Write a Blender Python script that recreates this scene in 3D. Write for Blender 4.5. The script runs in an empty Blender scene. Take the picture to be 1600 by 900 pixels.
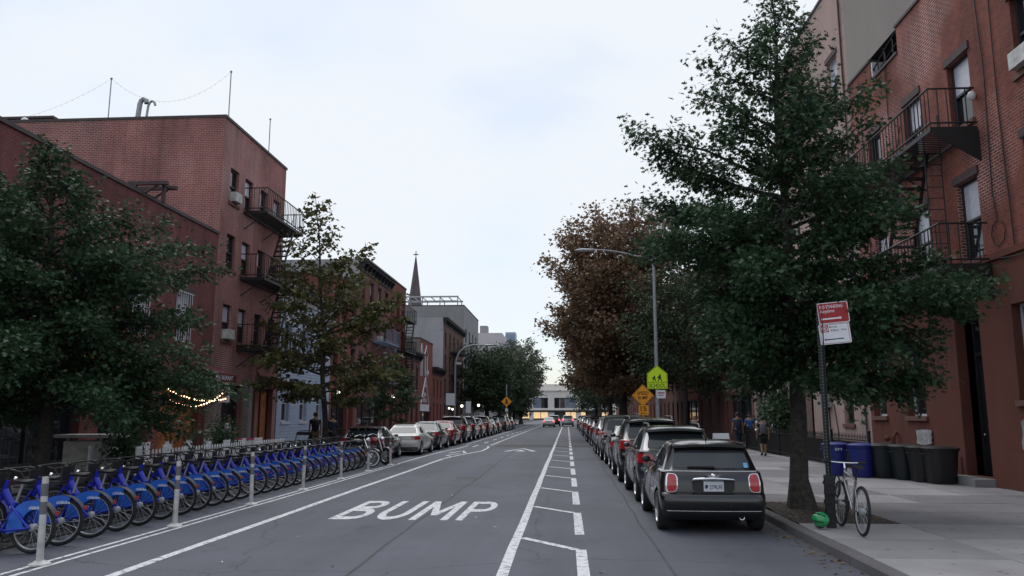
import bpy, bmesh, math, random
import numpy as np
from mathutils import Vector, Matrix

# ------------------------------------------------------------------ camera
scene = bpy.context.scene
R = math.radians
cam_data = bpy.data.cameras.new('camera')
cam = bpy.data.objects.new('camera', cam_data)
scene.collection.objects.link(cam)
cam_data.sensor_width = 36.0
cam_data.lens = 36.0 * 1240.0 / 1600.0
cam_data.clip_start = 0.1
cam_data.clip_end = 3000.0
cam.location = (0.0, 0.0, 1.82)
cam.rotation_euler = (R(90 + 9.0723), 0.0, R(3.8725))
scene.camera = cam

# ------------------------------------------------------------------ sky and sun
SUN_EL, SUN_AZ = 60.0, 335.0            # degrees; azimuth clockwise from the street direction (+Y)
world = bpy.data.worlds.new('World')
scene.world = world
world.use_nodes = True
wn, wl = world.node_tree.nodes, world.node_tree.links
wn.clear()
w_out = wn.new('ShaderNodeOutputWorld')
w_bg = wn.new('ShaderNodeBackground')
w_sky = wn.new('ShaderNodeTexSky')
w_sky.sky_type = 'NISHITA'
w_sky.sun_disc = False
w_sky.sun_elevation = R(SUN_EL)
w_sky.sun_rotation = R(SUN_AZ)
w_sky.air_density = 1.0
w_sky.dust_density = 1.5
w_bg.inputs['Strength'].default_value = 0.12
# thin overcast: cloud sheets over the blue, laid out by direction
w_tc = wn.new('ShaderNodeTexCoord')
w_map = wn.new('ShaderNodeMapping')
w_map.inputs['Scale'].default_value = (1.0, 1.0, 2.2)
w_map.inputs['Rotation'].default_value = (0, 0, R(25))
w_noise = wn.new('ShaderNodeTexNoise')
w_noise.inputs['Scale'].default_value = 1.7
w_noise.inputs['Detail'].default_value = 5.0
w_noise.inputs['Roughness'].default_value = 0.45
w_ramp = wn.new('ShaderNodeValToRGB')
w_ramp.color_ramp.interpolation = 'EASE'
w_ramp.color_ramp.elements[0].position = 0.40
w_ramp.color_ramp.elements[0].color = (0.36, 0.36, 0.36, 1)
w_ramp.color_ramp.elements[1].position = 0.58
w_ramp.color_ramp.elements[1].color = (0.97, 0.97, 0.97, 1)
w_mix = wn.new('ShaderNodeMix')
w_mix.data_type = 'RGBA'
w_mix.inputs[7].default_value = (5.6, 5.88, 6.2, 1)     # cloud radiance before the 0.12 strength
wl.new(w_tc.outputs['Generated'], w_map.inputs['Vector'])
wl.new(w_map.outputs['Vector'], w_noise.inputs['Vector'])
wl.new(w_noise.outputs['Fac'], w_ramp.inputs['Fac'])
wl.new(w_ramp.outputs['Color'], w_mix.inputs[0])
wl.new(w_sky.outputs['Color'], w_mix.inputs[6])
wl.new(w_mix.outputs[2], w_bg.inputs['Color'])
wl.new(w_bg.outputs['Background'], w_out.inputs['Surface'])

sun_data = bpy.data.lights.new('sun', 'SUN')
sun_data.energy = 1.0
sun_data.angle = R(40)
sun_data.color = (1.0, 0.98, 0.97)
sun = bpy.data.objects.new('sun', sun_data)
scene.collection.objects.link(sun)
_az, _el = R(SUN_AZ), R(SUN_EL)
_sd = Vector((math.sin(_az) * math.cos(_el), math.cos(_az) * math.cos(_el), math.sin(_el)))
sun.rotation_euler = _sd.to_track_quat('Z', 'Y').to_euler()
sun.location = (0, -20, 40)

scene.view_settings.view_transform = 'Standard'
scene.view_settings.look = 'None'
scene.view_settings.exposure = 0.40
scene.view_settings.gamma = 1.0
scene.view_settings.use_curve_mapping = False
scene.render.engine = 'CYCLES'
scene.cycles.use_denoising = True
scene.cycles.max_bounces = 5
scene.cycles.diffuse_bounces = 3
scene.cycles.glossy_bounces = 3
scene.cycles.transmission_bounces = 3
scene.cycles.transparent_max_bounces = 4
scene.cycles.caustics_reflective = False
scene.cycles.caustics_refractive = False

# ------------------------------------------------------------------ helpers
COL = scene.collection
ORIG = {}                      # world origin of the thing an object belongs to
rng = random.Random(7)


def V(*a):
    return Vector(a)


def thing(name, label, cat, loc=(0, 0, 0), rz=0.0, group=None):
    o = bpy.data.objects.new(name, None)
    COL.objects.link(o)
    o.empty_display_size = 0.2
    o.location = loc
    o.rotation_euler = (0, 0, rz)
    tag(o, label, cat, group)
    ORIG[o.name] = Vector(loc)
    return o


def tag(o, label=None, cat=None, group=None, kind=None):
    if label: o['label'] = label
    if cat: o['category'] = cat
    if group: o['group'] = group
    if kind: o['kind'] = kind
    return o


def inst(name, mesh, parent=None, loc=(0, 0, 0), rot=(0, 0, 0), scale=None):
    o = bpy.data.objects.new(name, mesh)
    COL.objects.link(o)
    o.parent = parent
    o.location = loc
    o.rotation_euler = rot
    if scale is not None: o.scale = scale
    if parent is not None:
        ORIG[o.name] = ORIG.get(parent.name, Vector((0, 0, 0)))
    else:
        ORIG[o.name] = Vector(loc)
    return o


def copy_tree(root, loc=None, rz=None, label=None, group=None):
    """a thing with copies of its parts and sub-parts (shared meshes)"""
    def rec(o, parent):
        c = o.copy()
        COL.objects.link(c)
        c.parent = parent
        for ch in o.children:
            rec(ch, c)
        return c
    r = rec(root, None)
    if loc is not None: r.location = loc
    if rz is not None: r.rotation_euler = (0, 0, rz)
    if label: r['label'] = label
    if group: r['group'] = group
    return r


class MB:
    """collects shapes into one mesh"""
    def __init__(s):
        s.v, s.f = [], []

    def add(s, vs, fs):
        b = len(s.v)
        s.v += [tuple(p) for p in vs]
        s.f += [tuple(b + i for i in f) for f in fs]
        return s

    def box(s, x0, y0, z0, x1, y1, z1):
        if x0 > x1: x0, x1 = x1, x0
        if y0 > y1: y0, y1 = y1, y0
        if z0 > z1: z0, z1 = z1, z0
        return s.add([(x0, y0, z0), (x1, y0, z0), (x1, y1, z0), (x0, y1, z0),
                      (x0, y0, z1), (x1, y0, z1), (x1, y1, z1), (x0, y1, z1)],
                     [(3, 2, 1, 0), (4, 5, 6, 7), (0, 1, 5, 4), (1, 2, 6, 5), (2, 3, 7, 6), (3, 0, 4, 7)])

    def obox(s, c, size, M):
        hx, hy, hz = size[0] / 2, size[1] / 2, size[2] / 2
        c = Vector(c)
        vs = [c + M @ Vector((x * hx, y * hy, z * hz)) for z in (-1, 1) for x, y in ((-1, -1), (1, -1), (1, 1), (-1, 1))]
        return s.add(vs, [(3, 2, 1, 0), (4, 5, 6, 7), (0, 1, 5, 4), (1, 2, 6, 5), (2, 3, 7, 6), (3, 0, 4, 7)])

    def bevel_box(s, x0, y0, z0, x1, y1, z1, b=0.02):
        """box with chamfered vertical and top edges"""
        def ring(i, z):
            a0, a1, c0, c1 = x0 + i, x1 - i, y0 + i, y1 - i
            return [(a0 + b, c0, z), (a1 - b, c0, z), (a1, c0 + b, z), (a1, c1 - b, z),
                    (a1 - b, c1, z), (a0 + b, c1, z), (a0, c1 - b, z), (a0, c0 + b, z)]
        return s.loft([ring(0, z0), ring(0, z1 - b), ring(b, z1)], cap=True)

    def loft(s, rings, cap=True, closed=True):
        n = len(rings[0])
        vs = [p for r in rings for p in r]
        fs = []
        for k in range(len(rings) - 1):
            for i in range(n if closed else n - 1):
                j = (i + 1) % n
                fs.append((k * n + i, k * n + j, (k + 1) * n + j, (k + 1) * n + i))
        if cap and closed:
            fs.append(tuple(reversed(range(n))))
            fs.append(tuple(range((len(rings) - 1) * n, len(rings) * n)))
        return s.add(vs, fs)

    def tube(s, pts, rad, n=8, cap=True, flat=1.0):
        pts = [Vector(p) for p in pts]
        if not isinstance(rad, (list, tuple)): rad = [rad] * len(pts)
        rings = []
        ref = None
        for i, p in enumerate(pts):
            d = (pts[min(i + 1, len(pts) - 1)] - pts[max(i - 1, 0)])
            if d.length < 1e-9: d = Vector((0, 0, 1))
            d.normalize()
            if ref is None:
                ref = Vector((0, 0, 1)) if abs(d.z) < 0.9 else Vector((1, 0, 0))
            a = d.cross(ref)
            if a.length < 1e-6: a = d.cross(Vector((1, 0, 0)))
            a.normalize()
            b = a.cross(d).normalized()
            ref = b
            rings.append([p + (a * math.cos(2 * math.pi * k / n) + b * math.sin(2 * math.pi * k / n) * flat) * rad[i] for k in range(n)])
        return s.loft(rings, cap)

    def cyl(s, p0, p1, r0, r1=None, n=12):
        return s.tube([p0, p1], [r0, r0 if r1 is None else r1], n)

    def lathe(s, prof, c=(0, 0, 0), axis='Z', n=24, cap=False, arc=1.0):
        """prof: list of (radius, height)"""
        c = Vector(c)
        rings = []
        for r, h in prof:
            ring = []
            for k in range(n):
                a = 2 * math.pi * k / n * arc
                x, y = r * math.cos(a), r * math.sin(a)
                p = {'Z': (x, y, h), 'X': (h, x, y), 'Y': (y, h, x)}[axis]
                ring.append(c + Vector(p))
            rings.append(ring)
        return s.loft(rings, cap, closed=(arc == 1.0))

    def torus(s, c, R0, r, axis='X', n=32, m=8, squash=1.0):
        prof = [(R0 + r * math.cos(2 * math.pi * k / m), squash * r * math.sin(2 * math.pi * k / m)) for k in range(m)]
        return s.lathe(prof + prof[:1], c, axis, n)

    def prism(s, poly, fn, d0, d1):
        """poly of 2-D points; fn(a, b, d) gives the 3-D point"""
        n = len(poly)
        vs = [fn(a, b, d0) for a, b in poly] + [fn(a, b, d1) for a, b in poly]
        fs = [tuple(reversed(range(n))), tuple(range(n, 2 * n))]
        fs += [(i, (i + 1) % n, n + (i + 1) % n, n + i) for i in range(n)]
        return s.add(vs, fs)

    def face(s, pts):
        return s.add(pts, [tuple(range(len(pts)))])

    def ball(s, c, rx, ry=None, rz=None, n=12, m=8):
        ry = rx if ry is None else ry
        rz = rx if rz is None else rz
        rings = []
        for k in range(m + 1):
            t = -math.pi / 2 + math.pi * k / m
            t = max(min(t, 1.53), -1.53)
            rings.append([(c[0] + rx * math.cos(t) * math.cos(2 * math.pi * i / n), c[1] + ry * math.cos(t) * math.sin(2 * math.pi * i / n), c[2] + rz * math.sin(t)) for i in range(n)])
        return s.loft(rings, True)

    def mesh(s, name, mat, smooth=False, angle=40, uv=False, origin=None, fix=True):
        me = bpy.data.meshes.new(name)
        vs = s.v
        if origin is not None:
            ox, oy, oz = origin
            vs = [(a - ox, b - oy, c - oz) for a, b, c in vs]
        me.from_pydata(vs, [], s.f)
        if fix:
            bm = bmesh.new(); bm.from_mesh(me)
            bmesh.ops.recalc_face_normals(bm, faces=bm.faces)
            bm.to_mesh(me); bm.free()
        if smooth:
            me.polygons.foreach_set('use_smooth', [True] * len(me.polygons))
            me.set_sharp_from_angle(angle=R(angle))
        if uv:
            L = me.uv_layers.new(name='UVMap')
            org = origin if origin is not None else (0, 0, 0)
            for p in me.polygons:
                nx, ny, nz = abs(p.normal.x), abs(p.normal.y), abs(p.normal.z)
                for li in p.loop_indices:
                    c = me.vertices[me.loops[li].vertex_index].co
                    x, y, z = c.x + org[0], c.y + org[1], c.z + org[2]
                    if nz > nx and nz > ny: w = (x, y)
                    elif nx >= ny: w = (y, z)
                    else: w = (x, z)
                    L.data[li].uv = w
        if mat is not None: me.materials.append(mat)
        me.update()
        return me

    def build(s, name, mat, parent=None, smooth=False, angle=40, uv=False, world=False, fix=True, loc=(0, 0, 0), rot=(0, 0, 0)):
        """link as ONE object; world=True: the points are world points"""
        org = ORIG[parent.name] if (world and parent is not None) else None
        me = s.mesh(name, mat, smooth, angle, uv, org, fix)
        return inst(name, me, parent, loc, rot)


def baked(ob, *others):
    """mesh of an object with its modifiers, worked out in a scratch scene"""
    tmp = bpy.data.scenes.new('scratch')
    for o in (ob,) + others: tmp.collection.objects.link(o)
    vl = tmp.view_layers[0]
    vl.update()
    me = bpy.data.meshes.new_from_object(ob.evaluated_get(vl.depsgraph))
    bpy.data.scenes.remove(tmp)
    return me


def text_mesh(body, size=1.0, extrude=0.0, offset=0.0, align='CENTER', width=None, height=None):
    cu = bpy.data.curves.new('lettering', 'FONT')
    cu.body = body
    cu.size = size
    cu.extrude = extrude
    cu.offset = offset
    cu.align_x = align
    cu.align_y = 'CENTER'
    cu.resolution_u = 4
    ob = bpy.data.objects.new('lettering_source', cu)
    me = baked(ob)
    bpy.data.objects.remove(ob)
    bpy.data.curves.remove(cu)
    co = np.empty(len(me.vertices) * 3); me.vertices.foreach_get('co', co); co = co.reshape(-1, 3)
    lo, hi = co.min(0), co.max(0)
    mid = (lo + hi) / 2
    co[:, 0] -= mid[0]; co[:, 1] -= mid[1]
    if width: co[:, 0] *= width / (hi[0] - lo[0])
    if height: co[:, 1] *= height / (hi[1] - lo[1])
    me.vertices.foreach_set('co', co.ravel())
    me.materials.clear()
    return me


def text(name, body, mat, parent, loc, rot, width=None, height=None, extrude=0.002, offset=0.0):
    me = text_mesh(body, 1.0, extrude, offset, 'CENTER', width, height)
    me.name = name
    me.materials.append(mat)
    return inst(name, me, parent, loc, rot)


# ------------------------------------------------------------------ materials
def _nt(name):
    m = bpy.data.materials.new(name)
    m.use_nodes = True
    nt = m.node_tree
    return m, nt.nodes, nt.links, nt.nodes['Principled BSDF']


def mat(name, col, rough=0.6, metal=0.0, var=0.12, scale=6.0, bump=0.0, bscale=40.0, spec=0.5, coat=0.0, emit=None, estr=0.0, alpha=None, trans=0.0):
    m, n, l, b = _nt(name)
    b.inputs['Roughness'].default_value = rough
    b.inputs['Metallic'].default_value = metal
    b.inputs['Specular IOR Level'].default_value = spec
    if coat:
        b.inputs['Coat Weight'].default_value = coat
        b.inputs['Coat Roughness'].default_value = 0.06
    if trans:
        b.inputs['Transmission Weight'].default_value = trans
    c = (col[0], col[1], col[2], 1)
    if var > 0:
        tc = n.new('ShaderNodeTexCoord')
        nz = n.new('ShaderNodeTexNoise')
        nz.inputs['Scale'].default_value = scale
        nz.inputs['Detail'].default_value = 5
        nz.inputs['Roughness'].default_value = 0.6
        l.new(tc.outputs['Object'], nz.inputs['Vector'])
        mr = n.new('ShaderNodeMapRange')
        mr.inputs['From Min'].default_value = 0.3
        mr.inputs['From Max'].default_value = 0.7
        mr.inputs['To Min'].default_value = 1 - var * 1.6
        mr.inputs['To Max'].default_value = 1 + var * 1.2
        l.new(nz.outputs['Fac'], mr.inputs['Value'])
        mx = n.new('ShaderNodeVectorMath'); mx.operation = 'SCALE'
        mx.inputs[0].default_value = col[:3]
        l.new(mr.outputs['Result'], mx.inputs['Scale'])
        l.new(mx.outputs['Vector'], b.inputs['Base Color'])
    else:
        b.inputs['Base Color'].default_value = c
    if bump > 0:
        tc2 = n.new('ShaderNodeTexCoord')
        nb = n.new('ShaderNodeTexNoise')
        nb.inputs['Scale'].default_value = bscale
        nb.inputs['Detail'].default_value = 4
        l.new(tc2.outputs['Object'], nb.inputs['Vector'])
        bp = n.new('ShaderNodeBump')
        bp.inputs['Strength'].default_value = bump
        bp.inputs['Distance'].default_value = 0.02
        l.new(nb.outputs['Fac'], bp.inputs['Height'])
        l.new(bp.outputs['Normal'], b.inputs['Normal'])
    if emit:
        b.inputs['Emission Color'].default_value = (emit[0], emit[1], emit[2], 1)
        b.inputs['Emission Strength'].default_value = estr
    return m


def brick_mat(name, c1, c2, mortar, row=0.075, width=0.215, msize=0.011, stain=0.25, pale=None):
    m, n, l, b = _nt(name)
    uv = n.new('ShaderNodeUVMap')
    br = n.new('ShaderNodeTexBrick')
    br.inputs['Scale'].default_value = 1.0
    br.inputs['Brick Width'].default_value = width
    br.inputs['Row Height'].default_value = row
    br.inputs['Mortar Size'].default_value = msize
    br.inputs['Mortar Smooth'].default_value = 0.2
    br.inputs['Bias'].default_value = 0.0
    br.inputs['Color1'].default_value = (*c1, 1)
    br.inputs['Color2'].default_value = (*c2, 1)
    br.inputs['Mortar'].default_value = (*mortar, 1)
    l.new(uv.outputs['UV'], br.inputs['Vector'])
    nz = n.new('ShaderNodeTexNoise')
    nz.inputs['Scale'].default_value = 0.45
    nz.inputs['Detail'].default_value = 8
    nz.inputs['Roughness'].default_value = 0.62
    mp = n.new('ShaderNodeMapping')
    mp.inputs['Scale'].default_value = (1.6, 0.7, 1)
    l.new(uv.outputs['UV'], mp.inputs['Vector'])
    l.new(mp.outputs['Vector'], nz.inputs['Vector'])
    mr = n.new('ShaderNodeMapRange')
    mr.inputs['From Min'].default_value = 0.3
    mr.inputs['From Max'].default_value = 0.72
    mr.inputs['To Min'].default_value = 1 - stain
    mr.inputs['To Max'].default_value = 1 + stain * 0.55
    l.new(nz.outputs['Fac'], mr.inputs['Value'])
    st = n.new('ShaderNodeTexNoise'); st.inputs['Scale'].default_value = 1.0; st.inputs['Detail'].default_value = 7
    mp2 = n.new('ShaderNodeMapping'); mp2.inputs['Scale'].default_value = (2.4, 0.16, 1)
    l.new(uv.outputs['UV'], mp2.inputs['Vector']); l.new(mp2.outputs['Vector'], st.inputs['Vector'])
    ms = n.new('ShaderNodeMapRange')
    for k_, v_ in zip(('From Min', 'From Max', 'To Min', 'To Max'), (0.52, 0.72, 1.0, 1 - stain * .7)): ms.inputs[k_].default_value = v_
    l.new(st.outputs['Fac'], ms.inputs['Value'])
    mmul = n.new('ShaderNodeMath'); mmul.operation = 'MULTIPLY'
    l.new(mr.outputs['Result'], mmul.inputs[0]); l.new(ms.outputs['Result'], mmul.inputs[1])
    sc = n.new('ShaderNodeVectorMath'); sc.operation = 'SCALE'
    l.new(mmul.outputs[0], sc.inputs['Scale'])
    src = br.outputs['Color']
    if pale:
        # a field of paler, lime-streaked brickwork
        n2 = n.new('ShaderNodeTexNoise'); n2.inputs['Scale'].default_value = 0.22; n2.inputs['Detail'].default_value = 6
        l.new(uv.outputs['UV'], n2.inputs['Vector'])
        r2 = n.new('ShaderNodeValToRGB')
        r2.color_ramp.elements[0].position = 0.48; r2.color_ramp.elements[0].color = (0, 0, 0, 1)
        r2.color_ramp.elements[1].position = 0.62; r2.color_ramp.elements[1].color = (pale, pale, pale, 1)
        l.new(n2.outputs['Fac'], r2.inputs['Fac'])
        mm = n.new('ShaderNodeMath'); mm.operation = 'MULTIPLY'
        l.new(r2.outputs['Color'], mm.inputs[0]); l.new(br.outputs['Fac'], mm.inputs[1])
        mx = n.new('ShaderNodeMix'); mx.data_type = 'RGBA'
        mx.inputs[7].default_value = (0.62, 0.52, 0.5, 1)
        l.new(mm.outputs[0], mx.inputs[0]); l.new(src, mx.inputs[6])
        src = mx.outputs[2]
    l.new(src, sc.inputs[0])
    l.new(sc.outputs['Vector'], b.inputs['Base Color'])
    b.inputs['Roughness'].default_value = 0.85
    b.inputs['Specular IOR Level'].default_value = 0.25
    inv = n.new('ShaderNodeMath'); inv.operation = 'SUBTRACT'
    inv.inputs[0].default_value = 1.0
    l.new(br.outputs['Fac'], inv.inputs[1])
    bp = n.new('ShaderNodeBump')
    bp.inputs['Strength'].default_value = 0.6
    bp.inputs['Distance'].default_value = 0.01
    l.new(inv.outputs[0], bp.inputs['Height'])
    l.new(bp.outputs['Normal'], b.inputs['Normal'])
    return m


def stucco_mat(name, col, stain_col, amount=0.5, scale=0.5, crack=True):
    m, n, l, b = _nt(name)
    tc = n.new('ShaderNodeTexCoord')
    mp = n.new('ShaderNodeMapping'); mp.inputs['Scale'].default_value = (1, 1, 0.35)
    l.new(tc.outputs['Object'], mp.inputs['Vector'])
    nz = n.new('ShaderNodeTexNoise'); nz.inputs['Scale'].default_value = scale * 2; nz.inputs['Detail'].default_value = 9; nz.inputs['Roughness'].default_value = 0.65
    l.new(mp.outputs['Vector'], nz.inputs['Vector'])
    rp = n.new('ShaderNodeValToRGB')
    rp.color_ramp.elements[0].position = 0.42; rp.color_ramp.elements[0].color = (0, 0, 0, 1)
    rp.color_ramp.elements[1].position = 0.72; rp.color_ramp.elements[1].color = (amount, amount, amount, 1)
    l.new(nz.outputs['Fac'], rp.inputs['Fac'])
    mx = n.new('ShaderNodeMix'); mx.data_type = 'RGBA'
    mx.inputs[6].default_value = (*col, 1); mx.inputs[7].default_value = (*stain_col, 1)
    l.new(rp.outputs['Color'], mx.inputs[0])
    out = mx.outputs[2]
    if crack:
        vo = n.new('ShaderNodeTexVoronoi'); vo.feature = 'DISTANCE_TO_EDGE'; vo.inputs['Scale'].default_value = 0.7
        wz = n.new('ShaderNodeTexNoise'); wz.inputs['Scale'].default_value = 1.4; wz.inputs['Detail'].default_value = 6
        l.new(tc.outputs['Object'], wz.inputs['Vector'])
        ad = n.new('ShaderNodeMix'); ad.data_type = 'RGBA'; ad.inputs[0].default_value = 0.45
        l.new(tc.outputs['Object'], ad.inputs[6]); l.new(wz.outputs['Color'], ad.inputs[7])
        l.new(ad.outputs[2], vo.inputs['Vector'])
        r3 = n.new('ShaderNodeValToRGB')
        r3.color_ramp.elements[0].position = 0.0; r3.color_ramp.elements[0].color = (0.72, 0.72, 0.72, 1)
        r3.color_ramp.elements[1].position = 0.012; r3.color_ramp.elements[1].color = (1, 1, 1, 1)
        l.new(vo.outputs['Distance'], r3.inputs['Fac'])
        mu = n.new('ShaderNodeMix'); mu.data_type = 'RGBA'; mu.blend_type = 'MULTIPLY'; mu.inputs[0].default_value = 1.0
        l.new(out, mu.inputs[6]); l.new(r3.outputs['Color'], mu.inputs[7])
        out = mu.outputs[2]
    l.new(out, b.inputs['Base Color'])
    b.inputs['Roughness'].default_value = 0.9
    b.inputs['Specular IOR Level'].default_value = 0.2
    bz = n.new('ShaderNodeTexNoise'); bz.inputs['Scale'].default_value = 30; bz.inputs['Detail'].default_value = 6
    l.new(tc.outputs['Object'], bz.inputs['Vector'])
    bp = n.new('ShaderNodeBump'); bp.inputs['Strength'].default_value = 0.25; bp.inputs['Distance'].default_value = 0.02
    l.new(bz.outputs['Fac'], bp.inputs['Height']); l.new(bp.outputs['Normal'], b.inputs['Normal'])
    return m


def asphalt_mat():
    m, n, l, b = _nt('asphalt')
    tc = n.new('ShaderNodeTexCoord')
    def noise(scale, detail, rough, vec=None, sc=None):
        z = n.new('ShaderNodeTexNoise')
        z.inputs['Scale'].default_value = scale; z.inputs['Detail'].default_value = detail; z.inputs['Roughness'].default_value = rough
        if sc:
            mp = n.new('ShaderNodeMapping'); mp.inputs['Scale'].default_value = sc
            l.new(tc.outputs['Object'], mp.inputs['Vector']); l.new(mp.outputs['Vector'], z.inputs['Vector'])
        else:
            l.new(tc.outputs['Object'], z.inputs['Vector'])
        return z
    def rng_(src, a, b_, c, d):
        r = n.new('ShaderNodeMapRange')
        for k, v_ in zip(('From Min', 'From Max', 'To Min', 'To Max'), (a, b_, c, d)): r.inputs[k].default_value = v_
        l.new(src, r.inputs['Value']); return r.outputs['Result']
    def mul(a, c):
        x = n.new('ShaderNodeMath'); x.operation = 'MULTIPLY'; l.new(a, x.inputs[0]); l.new(c, x.inputs[1]); return x.outputs[0]
    big = rng_(noise(0.35, 6, 0.6).outputs['Fac'], 0.3, 0.7, 0.84, 1.12)
    lanes = rng_(noise(0.9, 4, 0.55, sc=(1.0, 0.05, 1)).outputs['Fac'], 0.3, 0.7, 0.83, 1.15)
    fine = mul(rng_(noise(95, 3, 0.7).outputs['Fac'], 0.25, 0.75, 0.62, 1.38), rng_(noise(28, 4, 0.7).outputs['Fac'], 0.3, 0.7, 0.85, 1.15))
    blot = rng_(noise(1.3, 8, 0.66, sc=(1.0, 0.5, 1)).outputs['Fac'], 0.58, 0.72, 1.0, 0.68)
    tot = mul(mul(big, lanes), mul(fine, blot))
    vo = n.new('ShaderNodeTexVoronoi'); vo.feature = 'DISTANCE_TO_EDGE'; vo.inputs['Scale'].default_value = 0.16
    wz = noise(0.8, 7, 0.6)
    ad = n.new('ShaderNodeMix'); ad.data_type = 'RGBA'; ad.inputs[0].default_value = 0.8; ad.blend_type = 'ADD'
    l.new(tc.outputs['Object'], ad.inputs[6]); l.new(wz.outputs['Color'], ad.inputs[7])
    l.new(ad.outputs[2], vo.inputs['Vector'])
    crk = rng_(vo.outputs['Distance'], 0.0, 0.0035, 0.55, 1.0)
    tot = mul(tot, crk)
    sc = n.new('ShaderNodeVectorMath'); sc.operation = 'SCALE'
    sc.inputs[0].default_value = (0.091, 0.095, 0.116)
    l.new(tot, sc.inputs['Scale'])
    l.new(sc.outputs['Vector'], b.inputs['Base Color'])
    b.inputs['Roughness'].default_value = 0.75
    b.inputs['Specular IOR Level'].default_value = 0.4
    bp = n.new('ShaderNodeBump'); bp.inputs['Strength'].default_value = 0.5; bp.inputs['Distance'].default_value = 0.01
    l.new(noise(160, 3, 0.6).outputs['Fac'], bp.inputs['Height']); l.new(bp.outputs['Normal'], b.inputs['Normal'])
    return m


def paint_mat(name, col=(0.66, 0.66, 0.68)):
    """worn road paint: asphalt shows through"""
    m, n, l, b = _nt(name)
    tc = n.new('ShaderNodeTexCoord')
    nz = n.new('ShaderNodeTexNoise'); nz.inputs['Scale'].default_value = 9; nz.inputs['Detail'].default_value = 8; nz.inputs['Roughness'].default_value = 0.7
    l.new(tc.outputs['Object'], nz.inputs['Vector'])
    rp = n.new('ShaderNodeValToRGB')
    rp.color_ramp.elements[0].position = 0.37; rp.color_ramp.elements[0].color = (0.15, 0.15, 0.165, 1)
    rp.color_ramp.elements[1].position = 0.50; rp.color_ramp.elements[1].color = (*col, 1)
    l.new(nz.outputs['Fac'], rp.inputs['Fac'])
    l.new(rp.outputs['Color'], b.inputs['Base Color'])
    b.inputs['Roughness'].default_value = 0.7
    return m


def leaf_mat(name, c_dark, c_light, transl=0.25, rough=0.5, scale=2.2):
    m = bpy.data.materials.new(name)
    m.use_nodes = True
    n, l = m.node_tree.nodes, m.node_tree.links
    n.clear()
    out = n.new('ShaderNodeOutputMaterial')
    b = n.new('ShaderNodeBsdfPrincipled')
    tr = n.new('ShaderNodeBsdfTranslucent')
    mx = n.new('ShaderNodeMixShader'); mx.inputs[0].default_value = transl
    at = n.new('ShaderNodeAttribute'); at.attribute_name = 'leaf_tint'
    rp = n.new('ShaderNodeValToRGB')
    rp.color_ramp.elements[0].position = 0.0; rp.color_ramp.elements[0].color = (*c_dark, 1)
    rp.color_ramp.elements[1].position = 1.0; rp.color_ramp.elements[1].color = (*c_light, 1)
    l.new(at.outputs['Fac'], rp.inputs['Fac'])
    l.new(rp.outputs['Color'], b.inputs['Base Color'])
    l.new(rp.outputs['Color'], tr.inputs['Color'])
    b.inputs['Roughness'].default_value = rough
    b.inputs['Specular IOR Level'].default_value = 0.22
    l.new(b.outputs[0], mx.inputs[1]); l.new(tr.outputs[0], mx.inputs[2])
    l.new(mx.outputs[0], out.inputs['Surface'])
    return m


def concrete_mat(name, col, spots=True):
    m, n, l, b = _nt(name)
    tc = n.new('ShaderNodeTexCoord')
    gm = n.new('ShaderNodeNewGeometry')
    nz = n.new('ShaderNodeTexNoise'); nz.inputs['Scale'].default_value = 0.9; nz.inputs['Detail'].default_value = 9; nz.inputs['Roughness'].default_value = 0.65
    l.new(gm.outputs['Position'], nz.inputs['Vector'])
    mr = n.new('ShaderNodeMapRange')
    for k, v_ in zip(('From Min', 'From Max', 'To Min', 'To Max'), (0.3, 0.7, 0.78, 1.12)): mr.inputs[k].default_value = v_
    l.new(nz.outputs['Fac'], mr.inputs['Value'])
    # trodden gum spots
    vo = n.new('ShaderNodeTexVoronoi'); vo.inputs['Scale'].default_value = 3.2; vo.inputs['Randomness'].default_value = 1.0
    l.new(gm.outputs['Position'], vo.inputs['Vector'])
    r2 = n.new('ShaderNodeMapRange')
    for k, v_ in zip(('From Min', 'From Max', 'To Min', 'To Max'), (0.085, 0.12, 0.42, 1.0)): r2.inputs[k].default_value = v_
    l.new(vo.outputs['Distance'], r2.inputs['Value'])
    f = n.new('ShaderNodeTexNoise'); f.inputs['Scale'].default_value = 70; f.inputs['Detail'].default_value = 3
    l.new(gm.outputs['Position'], f.inputs['Vector'])
    r3 = n.new('ShaderNodeMapRange')
    for k, v_ in zip(('From Min', 'From Max', 'To Min', 'To Max'), (0.3, 0.7, 0.86, 1.14)): r3.inputs[k].default_value = v_
    l.new(f.outputs['Fac'], r3.inputs['Value'])
    a = n.new('ShaderNodeMath'); a.operation = 'MULTIPLY'; l.new(mr.outputs[0], a.inputs[0]); l.new(r3.outputs[0], a.inputs[1])
    if spots:
        a2 = n.new('ShaderNodeMath'); a2.operation = 'MULTIPLY'; l.new(a.outputs[0], a2.inputs[0]); l.new(r2.outputs[0], a2.inputs[1]); a = a2
    sc = n.new('ShaderNodeVectorMath'); sc.operation = 'SCALE'; sc.inputs[0].default_value = col
    l.new(a.outputs[0], sc.inputs['Scale']); l.new(sc.outputs['Vector'], b.inputs['Base Color'])
    b.inputs['Roughness'].default_value = 0.85
    b.inputs['Specular IOR Level'].default_value = 0.3
    bp = n.new('ShaderNodeBump'); bp.inputs['Strength'].default_value = 0.3; bp.inputs['Distance'].default_value = 0.008
    l.new(f.outputs['Fac'], bp.inputs['Height']); l.new(bp.outputs['Normal'], b.inputs['Normal'])
    return m


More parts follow.
